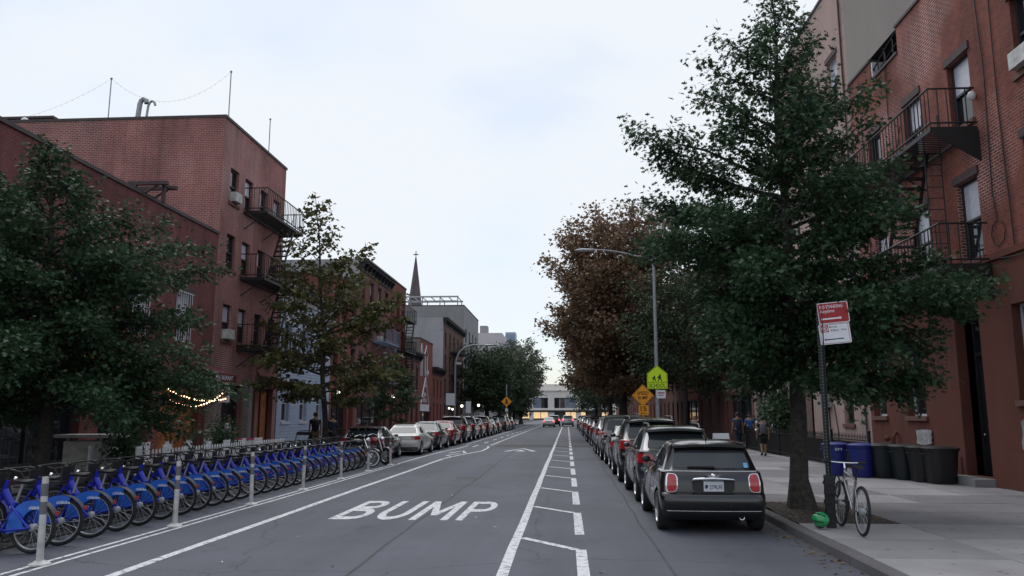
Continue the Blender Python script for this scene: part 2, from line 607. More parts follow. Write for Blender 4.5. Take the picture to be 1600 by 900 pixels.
M = {}
M['asphalt'] = asphalt_mat()
M['paint'] = paint_mat('road_paint')
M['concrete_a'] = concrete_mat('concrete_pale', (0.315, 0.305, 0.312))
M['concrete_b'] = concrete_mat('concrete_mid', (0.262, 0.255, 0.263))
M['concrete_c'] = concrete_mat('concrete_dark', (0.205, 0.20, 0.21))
M['kerb'] = concrete_mat('kerb_stone', (0.13, 0.125, 0.13), False)
M['joint'] = mat('joint_dirt', (0.045, 0.042, 0.04), 0.95)
M['soil'] = mat('soil', (0.05, 0.042, 0.034), 0.95, var=0.5, scale=18, bump=1.0, bscale=35)
M['brick_l'] = brick_mat('brick_plum_red', (0.37, 0.128, 0.112), (0.285, 0.096, 0.086), (0.44, 0.29, 0.27), stain=0.38, pale=0.8)
M['brick_l0'] = brick_mat('brick_red_low', (0.225, 0.066, 0.062), (0.18, 0.052, 0.052), (0.2, 0.11, 0.105), stain=0.4)
M['brick_r'] = brick_mat('brick_orange_red', (0.31, 0.082, 0.05), (0.215, 0.055, 0.038), (0.19, 0.115, 0.105), stain=0.5, pale=0.8)
M['brick_m'] = brick_mat('brick_russet', (0.24, 0.085, 0.065), (0.19, 0.066, 0.052), (0.22, 0.14, 0.12), stain=0.25)
M['brick_d'] = brick_mat('brick_brown', (0.17, 0.075, 0.06), (0.13, 0.06, 0.05), (0.16, 0.12, 0.11), stain=0.25)
M['brick_grey'] = brick_mat('brick_grey_mixed', (0.24, 0.17, 0.15), (0.33, 0.28, 0.26), (0.42, 0.40, 0.39), stain=0.3)
M['render_brown'] = stucco_mat('brownstone_paint', (0.15, 0.058, 0.043), (0.095, 0.043, 0.037), 0.85, 0.6, False)
M['render_pink'] = stucco_mat('stucco_pink', (0.46, 0.33, 0.29), (0.28, 0.235, 0.225), 0.8, 0.45)
M['render_grey'] = stucco_mat('stucco_grey', (0.30, 0.295, 0.30), (0.20, 0.20, 0.21), 0.6, 0.3, False)
M['render_taupe'] = stucco_mat('stucco_taupe', (0.42, 0.375, 0.335), (0.32, 0.285, 0.26), 0.7, 0.25, False)
M['render_pale'] = stucco_mat('stucco_pale_grey', (0.40, 0.40, 0.41), (0.27, 0.27, 0.28), 0.8, 0.3)
M['red_paint'] = stucco_mat('painted_red_wall', (0.235, 0.078, 0.065), (0.18, 0.062, 0.055), 0.6, 0.6, False)
M['roof'] = mat('roof_felt', (0.05, 0.05, 0.055), 0.9)
M['coping'] = mat('dark_coping', (0.07, 0.055, 0.055), 0.7)
M['cornice'] = mat('painted_cornice', (0.025, 0.026, 0.034), 0.6)
M['frame_dark'] = mat('dark_window_frame', (0.03, 0.03, 0.033), 0.5)
M['frame_white'] = mat('white_window_frame', (0.6, 0.6, 0.62), 0.5)
M['glass'] = mat('window_glass', (0.014, 0.017, 0.022), 0.04, var=0, spec=0.6)
M['blind'] = mat('window_blind', (0.55, 0.55, 0.62), 0.25, var=0.08, spec=0.6)  # pale tone that some upper panes take instead of dark glass
M['stone_sill'] = mat('brownstone_sill', (0.15, 0.07, 0.055), 0.8)
M['stone_dark'] = mat('dark_stone_lintel', (0.08, 0.052, 0.05), 0.8)
M['iron'] = mat('black_iron', (0.012, 0.012, 0.013), 0.55, var=0.2)
M['iron_blue'] = mat('blue_grey_iron', (0.22, 0.26, 0.36), 0.6)
M['white'] = mat('white_paint', (0.7, 0.7, 0.72), 0.5)
M['offwhite'] = mat('weathered_white', (0.55, 0.54, 0.52), 0.6, var=0.2)
M['black'] = mat('matt_black', (0.012, 0.012, 0.013), 0.6)
M['dark'] = mat('dark_shop_interior', (0.016, 0.014, 0.014), 0.8)  # near-black of the added core that blocks daylight inside the buildings
M['rubber'] = mat('tyre_rubber', (0.014, 0.014, 0.015), 0.8, var=0.1)
M['chrome'] = mat('chrome', (0.75, 0.76, 0.78), 0.12, metal=1.0, var=0)
M['alloy'] = mat('alloy_wheel', (0.45, 0.45, 0.47), 0.3, metal=0.9, var=0)
M['steel'] = mat('galvanised_steel', (0.36, 0.37, 0.39), 0.45, metal=0.4, var=0.15)
M['lamp_grey'] = mat('lamp_pole_grey', (0.3, 0.31, 0.33), 0.5, metal=0.3)
M['car_glass'] = mat('car_glass', (0.035, 0.045, 0.055), 0.03, var=0, spec=0.5)
M['tail_red'] = mat('tail_lamp_red', (0.42, 0.012, 0.02), 0.15, var=0, coat=1.0)
M['tail_lit'] = mat('brake_lamp_lit', (0.8, 0.05, 0.06), 0.3, var=0, emit=(1.0, 0.10, 0.14), estr=1.6)
M['plate'] = mat('licence_plate', (0.62, 0.64, 0.66), 0.4, var=0.05)
M['plate_ink'] = mat('plate_ink', (0.03, 0.035, 0.09), 0.5, var=0)
M['plastic'] = mat('black_trim', (0.02, 0.02, 0.021), 0.5, var=0.1)
M['bike_blue'] = mat('rental_blue', (0.010, 0.022, 0.42), 0.4, var=0.1, coat=0.2)
M['bike_sky'] = mat('fender_blue', (0.014, 0.115, 0.52), 0.45, var=0.12, coat=0.15)
M['reflector'] = mat('red_reflector', (0.45, 0.03, 0.03), 0.3, var=0)
M['bark'] = mat('bark_dark', (0.05, 0.043, 0.038), 0.95, var=0.35, scale=12, bump=0.9, bscale=25)
M['bark_pale'] = mat('bark_pale', (0.16, 0.15, 0.13), 0.9, var=0.4, scale=6, bump=0.6, bscale=20)
M['leaf_oak'] = leaf_mat('leaf_pin_oak', (0.018, 0.043, 0.021), (0.070, 0.128, 0.060), 0.24)
M['leaf_olive'] = leaf_mat('leaf_olive', (0.060, 0.066, 0.026), (0.150, 0.142, 0.058), 0.3)
M['leaf_brown'] = leaf_mat('leaf_rust', (0.115, 0.074, 0.045), (0.31, 0.20, 0.125), 0.3)
M['leaf_far'] = leaf_mat('leaf_far_green', (0.03, 0.055, 0.028), (0.075, 0.11, 0.055), 0.25)
M['leaf_grey'] = leaf_mat('leaf_grey_green', (0.06, 0.075, 0.05), (0.15, 0.16, 0.115), 0.3)
M['sign_red'] = mat('sign_red', (0.36, 0.008, 0.014), 0.4, var=0.05)
M['sign_white'] = mat('sign_white', (0.75, 0.76, 0.82), 0.4, var=0.05)
M['sign_yellow'] = mat('sign_amber', (0.85, 0.34, 0.012), 0.4, var=0.05)
M['sign_lime'] = mat('sign_fluorescent_lime', (0.66, 0.95, 0.012), 0.4, var=0.03)
M['ink'] = mat('sign_black', (0.012, 0.012, 0.012), 0.5, var=0)
M['sign_green'] = mat('post_dark_green', (0.018, 0.022, 0.02), 0.6)
M['bin_blue'] = mat('bin_blue', (0.012, 0.022, 0.19), 0.5, var=0.12)
M['bin_dark'] = mat('bin_dark_green', (0.012, 0.018, 0.02), 0.5, var=0.12)
M['bin_black'] = mat('bin_black', (0.013, 0.013, 0.015), 0.5, var=0.12)
M['skin'] = mat('skin', (0.33, 0.19, 0.13), 0.6, var=0.05)
M['skin_dark'] = mat('skin_dark', (0.12, 0.065, 0.045), 0.6, var=0.05)
M['hair'] = mat('dark_hair', (0.015, 0.012, 0.011), 0.7)
M['wood'] = mat('warm_wood', (0.26, 0.10, 0.035), 0.6, var=0.35, scale=5)
M['bulb'] = mat('warm_bulb', (1, 0.75, 0.5), 0.4, var=0, emit=(1.0, 0.62, 0.36), estr=6.0)
M['globe'] = mat('lit_globe', (1, 0.95, 0.85), 0.4, var=0, emit=(1.0, 0.93, 0.8), estr=2.5)
M['shop_lit'] = mat('lit_shop_window', (0.8, 0.6, 0.35), 0.6, var=0.6, scale=2.6, emit=(1.0, 0.68, 0.36), estr=0.55)
M['lit_warm'] = mat('lit_interior_wall', (0.22, 0.075, 0.03), 0.7, var=0.4, scale=3, emit=(1.0, 0.36, 0.10), estr=0.02)
M['maroon'] = mat('maroon_canvas', (0.10, 0.012, 0.018), 0.8)
M['clapboard'] = mat('pale_blue_clapboard', (0.38, 0.45, 0.58), 0.6, var=0.1)
M['cream'] = stucco_mat('cream_stone', (0.70, 0.66, 0.62), (0.55, 0.52, 0.49), 0.5, 0.3, False)
M['pinkwhite'] = stucco_mat('pinkish_white_wall', (0.62, 0.58, 0.60), (0.5, 0.47, 0.5), 0.5, 0.2, False)
M['slate'] = mat('slate_spire', (0.10, 0.075, 0.085), 0.6, var=0.2, scale=1)
M['green_gloss'] = mat('helmet_green', (0.01, 0.30, 0.085), 0.25, var=0.05, coat=0.7)

# ================================================================== THE SETTING
XK_R, XK_L = 3.45, -9.1          # kerb faces
XW_R, XW_L = 10.1, -13.5         # building lines
YEND = 280.0

g = MB().face([(-900, -200, -0.03), (900, -200, -0.03), (900, 1800, -0.03), (-900, 1800, -0.03)]).build('ground', M['joint'], fix=False)
tag(g, 'dark earth sheet under the whole street', 'ground', kind='structure')
road = MB().face([(XK_L, -25, 0), (XK_R, -25, 0), (XK_R, YEND, 0), (XK_L, YEND, 0)]).build('road', M['asphalt'], fix=False)
tag(road, 'grey asphalt street running away between parked cars', 'road', kind='structure')
cross = MB().face([(-80, YEND, 0), (80, YEND, 0), (80, YEND + 14, 0), (-80, YEND + 14, 0)]).build('road', M['asphalt'], fix=False)
tag(cross, 'cross street at the far end of the block', 'road', kind='structure')


def strip(name, pts, w, z=0.004):
    """painted line following the points (x, y); w is the width across"""
    mb = MB()
    L, Rr = [], []
    for i, p in enumerate(pts):
        a = Vector(pts[max(i - 1, 0)]); b = Vector(pts[min(i + 1, len(pts) - 1)])
        d = (b - a).normalized(); nn = Vector((-d.y, d.x)) * w / 2
        L.append((p[0] + nn.x, p[1] + nn.y, z)); Rr.append((p[0] - nn.x, p[1] - nn.y, z))
    for i in range(len(pts) - 1):
        mb.face([Rr[i], Rr[i + 1], L[i + 1], L[i]])
    return mb.build(name, M['paint'], road, fix=False)


def wob(x0, x1, y0, y1, n, a=0.012):
    """a hand-laid line: slightly wavering"""
    out = []
    for i in range(n + 1):
        t = i / n
        out.append((x0 + (x1 - x0) * t + rng.uniform(-a, a), y0 + (y1 - y0) * t))
    return out


strip('lane_line', wob(-0.76, -0.62, 4, 150, 60), 0.135)
strip('lane_line', wob(-5.22, -5.16, 4, 33.6, 16), 0.14)
strip('lane_line', [(-5.16, 33.8), (-4.9, 36.5), (-4.6, 38.6), (-4.3, 41), (-4.35, 44.5), (-4.55, 47)], 0.13)
strip('lane_line', wob(-4.55, -4.2, 48.5, 150, 30), 0.13)
strip('lane_line', wob(-6.36, -6.24, 4, 30, 14), 0.07)
strip('lane_line', wob(-6.54, -6.42, 4, 30, 14), 0.07)
strip('lane_line', [(-6.33, 30), (-6.3, 35), (-6.2, 40), (-5.9, 44), (-5.85, 48)], 0.10)
strip('lane_line', wob(-6.2, -6.2, 50, 130, 20), 0.10)
k = 0
for yy in range(46, 120, 6):
    strip('lane_dash', [(-5.35 + 0.006 * (yy - 46), yy), (-5.35 + 0.006 * (yy - 46), yy + 2.8)], 0.13)
y = 8.15
while y < 120:
    xa = -0.75 + (y / 150) * 0.13
    strip('hatch_bar', [(xa + 0.07, y), (0.12, y - 1.0)], 0.13, 0.0045)
    strip('lane_dash', [(0.17 + 0.001 * y, y - 0.95), (0.17 + 0.001 * y, y - 0.95 + (-1.9 if False else -1.75))] if False else [(0.17 + 0.0008 * y, y - 1.0), (0.17 + 0.0008 * y, y - 3.75)], 0.145)
    y += 4.13
# the word on the road, one letter at a time
def bowl(x0, x1, y0, y1, tx, ty, n=10):
    """closed half-round stroke from a stem on its left: outer and inner curve"""
    xm = x0 + (x1 - x0) * .45
    out = [(x0, y0)] + [(xm + (x1 - xm) * math.sin(math.pi * k / n), (y0 + y1) / 2 - (y1 - y0) / 2 * math.cos(math.pi * k / n)) for k in range(n + 1)] + [(x0, y1)]
    a0, a1 = y0 + ty, y1 - ty
    inn = [(x0, a0)] + [(xm + (x1 - tx - xm) * math.sin(math.pi * k / n), (a0 + a1) / 2 - (a1 - a0) / 2 * math.cos(math.pi * k / n)) for k in range(n + 1)] + [(x0, a1)]
    return [[out[i], out[i + 1], inn[i + 1], inn[i]] for i in range(len(out) - 1)]
LET = {'B': [[(0, 0), (.22, 0), (.22, 1), (0, 1)]] + bowl(.22, .98, 0, .535, .22, .13) + bowl(.22, .92, .537, 1, .22, .13),
       'U': [[(0, .35), (.23, .35), (.23, 1), (0, 1)], [(.77, .35), (1, .35), (1, 1), (.77, 1)]] + [[(.5 - .5 * math.cos(math.pi * k / 10), .35 - .35 * math.sin(math.pi * k / 10)), (.5 - .5 * math.cos(math.pi * (k + 1) / 10), .35 - .35 * math.sin(math.pi * (k + 1) / 10)), (.5 - .27 * math.cos(math.pi * (k + 1) / 10), .35 - .21 * math.sin(math.pi * (k + 1) / 10)), (.5 - .27 * math.cos(math.pi * k / 10), .35 - .21 * math.sin(math.pi * k / 10))] for k in range(10)],
       'M': [[(0, 0), (.19, 0), (.19, 1), (0, 1)], [(.81, 0), (1, 0), (1, 1), (.81, 1)], [(.191, 1), (.191, .66), (.42, .22), (.5, .22), (.5, .44)], [(.809, 1), (.501, .44), (.501, .22), (.58, .22), (.809, .66)]],
       'P': [[(0, 0), (.23, 0), (.23, 1), (0, 1)]] + bowl(.23, 1, .42, 1, .23, .13)}
for ch, x0, x1 in (('B', -4.22, -3.62), ('U', -3.49, -2.92), ('M', -2.79, -2.10), ('P', -1.96, -1.40)):
    mb = MB()
    for q in LET[ch]: mb.face([(x0 + (x1 - x0) * u, 14.2 + 3.0 * v, .004) for u, v in q])
    mb.build('letter', M['paint'], road, fix=False)
# hump chevrons
def chevron(xc, y0, w, d, t):
    mb = MB()
    mb.face([(xc - w / 2, y0, .004), (xc - w / 2 + t, y0, .004), (xc, y0 + d - t * 2.2, .004), (xc, y0 + d, .004)])
    mb.face([(xc + w / 2, y0, .004), (xc, y0 + d, .004), (xc, y0 + d - t * 2.2, .004), (xc + w / 2 - t, y0, .004)])
    return mb.build('chevron', M['paint'], road, fix=False)
chevron(-2.35, 40.6, 1.7, 3.6, 0.26)
MB().face([(-2.65, 40.6, .004), (-2.05, 40.6, .004), (-2.35, 42.2, .004)]).build('chevron', M['paint'], road, fix=False)
chevron(-5.25, 38.6, 0.95, 2.6, 0.2)
strip('lane_dash', [(-4.95, 35.2), (-5.45, 36.4), (-5.05, 38.2)], 0.12)
# a patched strip of darker asphalt across the hump
M['patch'] = mat('asphalt_patch', (0.058, 0.058, 0.064), 0.85, var=0.25, scale=3)
MB().face([(-4.1, 45.6, .002), (3.2, 45.6, .002), (3.2, 49.4, .002), (-4.1, 49.4, .002)]).build('tar_patch', M['patch'], road, fix=False)
MB().face([(-0.4, 33.6, .002), (3.2, 33.6, .002), (3.2, 34.1, .002), (-0.4, 34.1, .002)]).build('tar_patch', M['patch'], road, fix=False)
M['cover'] = mat('cast_iron_cover', (0.035, 0.034, 0.034), 0.6, metal=.3, var=.3, scale=20, bump=.6, bscale=60)
for (x, y, r_) in ((-2.9, 23.5, .36), (1.0, 9.2, .3), (-3.6, 52, .36)):
    MB().lathe([(.001, .006), (r_ * .96, .006), (r_, .003), (r_ * 1.12, .003)], (x, y, 0), 'Z', 28).build('manhole_cover', M['cover'], road)
strip('tar_seam', wob(-2.55, -2.75, 9, 60, 40, .035), 0.045, .0025).data.materials[0] = M['patch']
strip('tar_seam', wob(1.2, 1.35, 8, 45, 30, .03), 0.035, .0025).data.materials[0] = M['patch']

# kerbs: stones end to end
kerb_r = MB().box(XK_R + 0.02, -10, -0.02, XK_R + 0.17, 150, 0.10).build('kerb', M['joint'])
tag(kerb_r, 'stone kerb along the right sidewalk', 'kerb', kind='structure')
kerb_l = MB().box(XK_L - 0.17, -10, -0.02, XK_L - 0.02, 150, 0.10).build('kerb', M['joint'])
tag(kerb_l, 'stone kerb along the left sidewalk behind the bicycles', 'kerb', kind='structure')
ks = MB().bevel_box(0, 0.006, -0.02, 0.18, 1.794, 0.128, 0.018).mesh('kerb_stone', M['kerb'])
y = 5.0
while y < 120:
    inst('kerb_stone', ks, kerb_r, (XK_R + rng.uniform(-.004, .004), y, rng.uniform(-.003, .003)))
    if y > 26: inst('kerb_stone', ks, kerb_l, (XK_L - 0.18, y, 0))
    y += 1.8

# sidewalks: bedding sheet and separate flags
walk_r = MB().box(XK_R + 0.175, -10, -0.02, XW_R + 0.4, 175, 0.108).build('sidewalk', M['joint'])
tag(walk_r, 'pale concrete flag sidewalk on the right', 'sidewalk', kind='structure')
walk_l = MB().box(XW_L - 0.4, -10, -0.02, XK_L - 0.175, 175, 0.125).build('sidewalk', M['concrete_b'])
tag(walk_l, 'concrete sidewalk on the left behind the rental bicycles', 'sidewalk', kind='structure')
SX, SY = 1.61, 1.55
flags = [MB().bevel_box(0.007, 0.007, 0.03, SX - 0.007, SY - 0.007, 0.13, 0.008).mesh('paving_flag', M[c]) for c in ('concrete_a', 'concrete_b', 'concrete_c')]
half = MB().bevel_box(0.007, 0.007, 0.03, 0.55, SY - 0.007, 0.13, 0.008).mesh('paving_flag', M['concrete_b'])
for j in range(48):
    yy = 7.05 + j * SY
    for i in range(4):
        xx = XK_R + 0.185 + i * SX
        if i == 0 and 8 <= (yy) and 13.0 < yy < 16.0:
            continue                                     # the tree pit
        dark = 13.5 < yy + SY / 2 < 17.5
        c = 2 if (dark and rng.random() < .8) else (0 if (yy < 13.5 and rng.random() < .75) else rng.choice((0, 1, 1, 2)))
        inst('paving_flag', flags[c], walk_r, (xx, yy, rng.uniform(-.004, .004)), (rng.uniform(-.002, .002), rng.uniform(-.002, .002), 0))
far_r = MB().box(XK_R + 0.185, 81.6, 0.03, XW_R, 175, 0.128).build('far_paving', M['concrete_b'], walk_r)
# tree pit: packed soil with ridges
mb = MB()
nx_, ny_ = 14, 26
px0, px1, py0, py1 = XK_R + 0.19, XK_R + 0.19 + SX - .02, 13.28, 16.33
vs = []
for j in range(ny_ + 1):
    for i in range(nx_ + 1):
        x_ = px0 + (px1 - px0) * i / nx_; y_ = py0 + (py1 - py0) * j / ny_
        d_ = math.hypot(x_ - 4.22, y_ - 15.05)
        vs.append((x_, y_, 0.112 + rng.uniform(0, .022) + 0.07 * max(0, 1 - d_ / 0.8)))
mb.add(vs, [(j * (nx_ + 1) + i, j * (nx_ + 1) + i + 1, (j + 1) * (nx_ + 1) + i + 1, (j + 1) * (nx_ + 1) + i) for j in range(ny_) for i in range(nx_)])
pit = mb.build('tree_pit', M['soil'], walk_r, smooth=True, angle=80)
# fallen leaves and litter scraps on kerb and road
M['litter'] = mat('dry_leaf', (0.17, 0.10, 0.05), 0.8, var=0.4, scale=30)
def scraps(name, label, n, xr, yr, z, m, size, seed):
    r_ = random.Random(seed)
    mb = MB()
    for _ in range(n):
        x, y, a, s_ = r_.uniform(*xr), r_.uniform(*yr), r_.uniform(0, 6.28), r_.uniform(.5, 1) * size
        q = []
        for k_ in range(5):
            t = a + k_ * 1.2566
            q.append((x + s_ * math.cos(t) * (1 if k_ % 2 else .55), y + s_ * math.sin(t) * .8, z + r_.uniform(0.002, .02)))
        mb.face(q)
    o = mb.build(name, m, None, fix=False)
    tag(o, label, 'litter', kind='stuff')
scraps('fallen_leaves', 'dry brown leaves lying in the gutter by the right kerb', 120, (3.05, 3.44), (8, 15), 0.003, M['litter'], .045, 5)
scraps('fallen_leaves', 'dry leaves scattered over the tree pit soil', 160, (3.7, 5.2), (13.3, 16.3), 0.14, M['litter'], .05, 6)
scraps('paper_scraps', 'small pale scraps of paper lying on the asphalt', 26, (-4.8, 3.2), (9.5, 40), 0.004, M['offwhite'], .045, 8)

# ================================================================== BUILDINGS
class Bld:
    """a row building: facade along the street with real openings"""
    def __init__(s, name, label, side, y0, y1, h, front, sidem, depth=9.0, xoff=0.0, cat='building', front_z0=0.0):
        s.side = side                                   # +1 right of the street, -1 left
        s.X = (XW_R if side > 0 else XW_L) + xoff * side
        s.n = -side                                     # outward normal in X
        s.y0, s.y1, s.h = y0, y1, h
        s.t = thing(name, label, cat, (s.X, (y0 + y1) / 2, 0.1))
        s.front, s.sidem, s.depth = front, sidem, depth
        s.ops = []

    def xo(s, o):
        return s.X + s.n * o

    def box(s, mb, o0, ya, za, o1, yb, zb):
        return mb.box(s.xo(o0), ya, za, s.xo(o1), yb, zb)

    def finish(s, bands=None, rec=0.16, coping=True, z_split=None, lower=None):
        """wall with the openings cut; bands: [(z0, z1, material)] of the front wall"""
        bands = bands or [(0.05, s.h, s.front)]
        for za, zb, m in bands:
            ys = sorted({s.y0, s.y1} | {o[0] for o in s.ops} | {o[1] for o in s.ops})
            zs = sorted({za, zb} | {z for o in s.ops for z in (o[2], o[3]) if za < z < zb})
            mb = MB()
            for i in range(len(ys) - 1):
                for j in range(len(zs) - 1):
                    yc, zc = (ys[i] + ys[i + 1]) / 2, (zs[j] + zs[j + 1]) / 2
                    if any(o[0] < yc < o[1] and o[2] < zc < o[3] for o in s.ops):
                        continue
                    a, b, c, d = ys[i], ys[i + 1], zs[j], zs[j + 1]
                    q = [(s.X, a, c), (s.X, b, c), (s.X, b, d), (s.X, a, d)]
                    mb.face(q if s.n > 0 else q[::-1])
            for o in s.ops:
                ya_, yb_, z0, z1 = o[:4]
                c0, c1 = max(z0, za), min(z1, zb)
                if c1 <= c0: continue
                xi = s.xo(-rec - 0.1)
                fl = s.n > 0
                def Q(p):
                    mb.face(p if fl else p[::-1])
                Q([(s.X, ya_, c0), (s.X, ya_, c1), (xi, ya_, c1), (xi, ya_, c0)])
                Q([(s.X, yb_, c1), (s.X, yb_, c0), (xi, yb_, c0), (xi, yb_, c1)])
                if c0 == z0: Q([(s.X, yb_, c0), (s.X, ya_, c0), (xi, ya_, c0), (xi, yb_, c0)])
                if c1 == z1: Q([(s.X, ya_, c1), (s.X, yb_, c1), (xi, yb_, c1), (xi, ya_, c1)])
            mb.build('wall', m, s.t, uv=True, world=True, fix=False)
        xb = s.xo(-s.depth)
        xi = s.xo(-0.02)
        mb = MB()
        for y_ in (s.y0, s.y1):
            mb.face([(s.X, y_, 0.05), (xb, y_, 0.05), (xb, y_, s.h), (s.X, y_, s.h)])
        mb.face([(xb, s.y0, 0.05), (xb, s.y1, 0.05), (xb, s.y1, s.h), (xb, s.y0, s.h)])
        mb.build('side_wall', s.sidem, s.t, uv=True, world=True, fix=False)
        MB().face([(s.X, s.y0, s.h - .002), (xb, s.y0, s.h - .002), (xb, s.y1, s.h - .002), (s.X, s.y1, s.h - .002)]).build('roof', M['roof'], s.t, world=True, fix=False)
        # an added unseen dark core so that no daylight shows through the windows
        MB().box(s.xo(-0.75), s.y0 + .05, 0.06, s.xo(-s.depth + .1), s.y1 - .05, s.h - .1).build('interior', M['dark'], s.t, world=True)
        if coping:
            mb = MB()
            s.box(mb, 0.05, s.y0 - .03, s.h, -0.30, s.y1 + .03, s.h + 0.11)
            mb.box(s.xo(-0.31), s.y0 - .03, s.h, xb, s.y0 + .25, s.h + 0.11)
            mb.box(s.xo(-0.31), s.y1 - .25, s.h, xb, s.y1 + .03, s.h + 0.11)
            mb.build('coping', M['coping'], s.t, world=True)

    def window(s, ya, yb, za, zb, frame='frame_dark', blind=0.4, sill='stone_sill', lintel='stone_dark', ac=False, rec=0.14, bars=False, depth_lintel=0.05, cut=True, mullion=False, blindpane=None):
        if cut: s.ops.append((ya, yb, za, zb))
        mb = MB()
        w = 0.065
        zm = (za + zb) / 2
        s.box(mb, -rec, ya, za, -rec - .07, ya + w, zb)
        s.box(mb, -rec, yb - w, za, -rec - .07, yb, zb)
        s.box(mb, -rec + .001, ya + w, zb - w, -rec - .069, yb - w, zb)
        s.box(mb, -rec + .001, ya + w, za, -rec - .069, yb - w, za + w)
        s.box(mb, -rec + .012, ya + w, zm - .03, -rec - .065, yb - w, zm + .03)
        if mullion:
            ym = (ya + yb) / 2
            s.box(mb, -rec + .006, ym - .02, za + w, -rec - .06, ym + .02, zm - .03)
            s.box(mb, -rec + .006, ym - .02, zm + .03, -rec - .06, ym + .02, zb - w)
        win = mb.build('window', M[frame], s.t, world=True)
        up = blindpane if blindpane is not None else (rng.random() < blind)
        for z0, z1, isup, dd in ((zm + .03, zb - w, True, .035), (za + w, zm - .03, False, .05)):
            mb = MB()
            s.box(mb, -rec - dd, ya + w, z0, -rec - dd - .008, yb - w, z1)
            mb.build('pane', M['blind'] if (isup and up) else M['glass'], win, world=True)
        if sill:
            mb = MB(); s.box(mb, 0.07, ya - .09, za - .13, -rec + .003, yb + .09, za - .001)
            mb.build('sill', M[sill], win, world=True)
        if lintel:
            mb = MB(); s.box(mb, depth_lintel, ya - .1, zb + .001, -.05, yb + .1, zb + .2)
            mb.build('lintel', M[lintel], win, world=True)
        if ac:
            mb = MB(); s.box(mb, 0.24, ya + .14, za + .04, -rec - .02, yb - .14, za + .42)
            a = mb.build('air_conditioner', M['offwhite'], win, world=True)
        if bars:
            mb = MB()
            for i in range(7):
                y_ = ya + (yb - ya) * (i + .5) / 7
                s.box(mb, .06, y_ - .01, za - .05, .04, y_ + .01, zb + .05)
            for z_ in (za, zm, zb):
                s.box(mb, .065, ya - .05, z_ - .012, .035, yb + .05, z_ + .012)
            mb.build('window_bars', M['white'] if bars == 'w' else M['iron'], win, world=True)
        return win

    def door(s, ya, yb, za, zb, m='black', transom=0.0, rec=0.35, glazed=False):
        s.ops.append((ya, yb, za, zb))
        mb = MB()
        s.box(mb, -rec + .02, ya, za, -rec - .1, ya + .09, zb)
        s.box(mb, -rec + .02, yb - .09, za, -rec - .1, yb, zb)
        s.box(mb, -rec + .021, ya + .09, zb - .09, -rec - .1, yb - .09, zb)
        if transom: s.box(mb, -rec + .02, ya + .09, zb - transom - .1, -rec - .1, yb - .09, zb - transom)
        d = mb.build('door_frame', M['frame_dark'], s.t, world=True)
        top = zb - transom - .1 if transom else zb - .09
        mb = MB()
        s.box(mb, -rec - .04, ya + .09, za, -rec - .09, yb - .09, top)
        for z0, z1 in ((.1, .38), (.45, .92)):
            a, b = za + (top - za) * z0, za + (top - za) * z1
            s.box(mb, -rec - .025, ya + .2, a, -rec - .05, yb - .2, b)
        dd = mb.build('door', M[m], s.t, world=True)
        mb = MB(); mb.ball((s.xo(-rec + .02), yb - .2, za + 1.0), .035)
        mb.build('handle', M['chrome'], dd, world=True)
        if transom:
            mb = MB()
            nn = 2
            for i in range(nn):
                a = ya + .09 + (yb - ya - .18) * i / nn
                s.box(mb, -rec - .05, a + .015, zb - transom, -rec - .06, a + (yb - ya - .18) / nn - .015, zb - .09)
            mb.build('transom_pane', M['glass'], d, world=True)
        return dd

    def shop(s, ya, yb, za, zb, frame='frame_dark', pane='glass', nv=3, rec=0.25):
        s.ops.append((ya, yb, za, zb))
        mb = MB()
        for i in range(nv + 1):
            y_ = ya + (yb - ya - .08) * i / nv
            s.box(mb, -rec + .03, y_, za, -rec - .08, y_ + .08, zb)
        s.box(mb, -rec + .028, ya, za, -rec - .078, yb, za + .35)
        s.box(mb, -rec + .028, ya, zb - .12, -rec - .078, yb, zb)
        f = mb.build('shopfront', M[frame], s.t, world=True)
        for i in range(nv):
            a = ya + (yb - ya - .08) * i / nv + .08
            b = ya + (yb - ya - .08) * (i + 1) / nv
            mb = MB(); s.box(mb, -rec - .03, a, za + .35, -rec - .04, b, zb - .12)
            mb.build('pane', M[pane], f, world=True)
        return f

    def cornice(s, z, h=0.7, out=0.55, m='cornice', n=None, ya=None, yb=None):
        ya = s.y0 if ya is None else ya
        yb = s.y1 if yb is None else yb
        mb = MB()
        s.box(mb, .08, ya, z - h, -.05, yb, z - .22)
        s.box(mb, out * .75, ya - .03, z - .22, -.05, yb + .03, z - .1)
        s.box(mb, out, ya - .06, z - .1, -.05, yb + .06, z + .03)
        c = mb.build('cornice', M[m], s.t, world=True)
        n = n or max(3, int((yb - ya) / .75))
        bm_ = None
        for i in range(n):
            y_ = ya + .12 + (yb - ya - .24) * i / (n - 1)
            mb = MB()
            poly = [(0.08, z - h + .05), (0.2, z - h + .12), (out * .7, z - .3), (out * .7, z - .221), (0.08, z - .221)]
            mb.prism(poly, lambda a, b, d: (s.xo(a), d, b), y_ - .06, y_ + .06)
            mb.build('bracket', M[m], c, world=True)
        return c

    def fire_escape(s, ya, yb, floors, out=1.1, rail=1.0, m='iron', nb=None, stairs=None, ladder_top=False, xin=0.03):
        """floors: platform heights; stairs: [(z_top, y_top, z_bottom, y_bottom, o0, o1)]"""
        o0 = s.t
        fe = MB()
        s.box(fe, .025, yb - .12, min(floors) - .1, .002, yb - .06, max(floors) + rail)      # flat bar bolted up the wall
        fire = fe.build('fire_escape', M[m], s.t, world=True)
        for z in floors:
            for y_ in (ya + .15, (ya + yb) / 2, yb - .15):
                MB().tube([(s.xo(0.0), y_, z - .75), (s.xo(out - .08), y_, z - .05)], .022, 6).build('bracket', M[m], fire, world=True)
        org = ORIG[s.t.name]
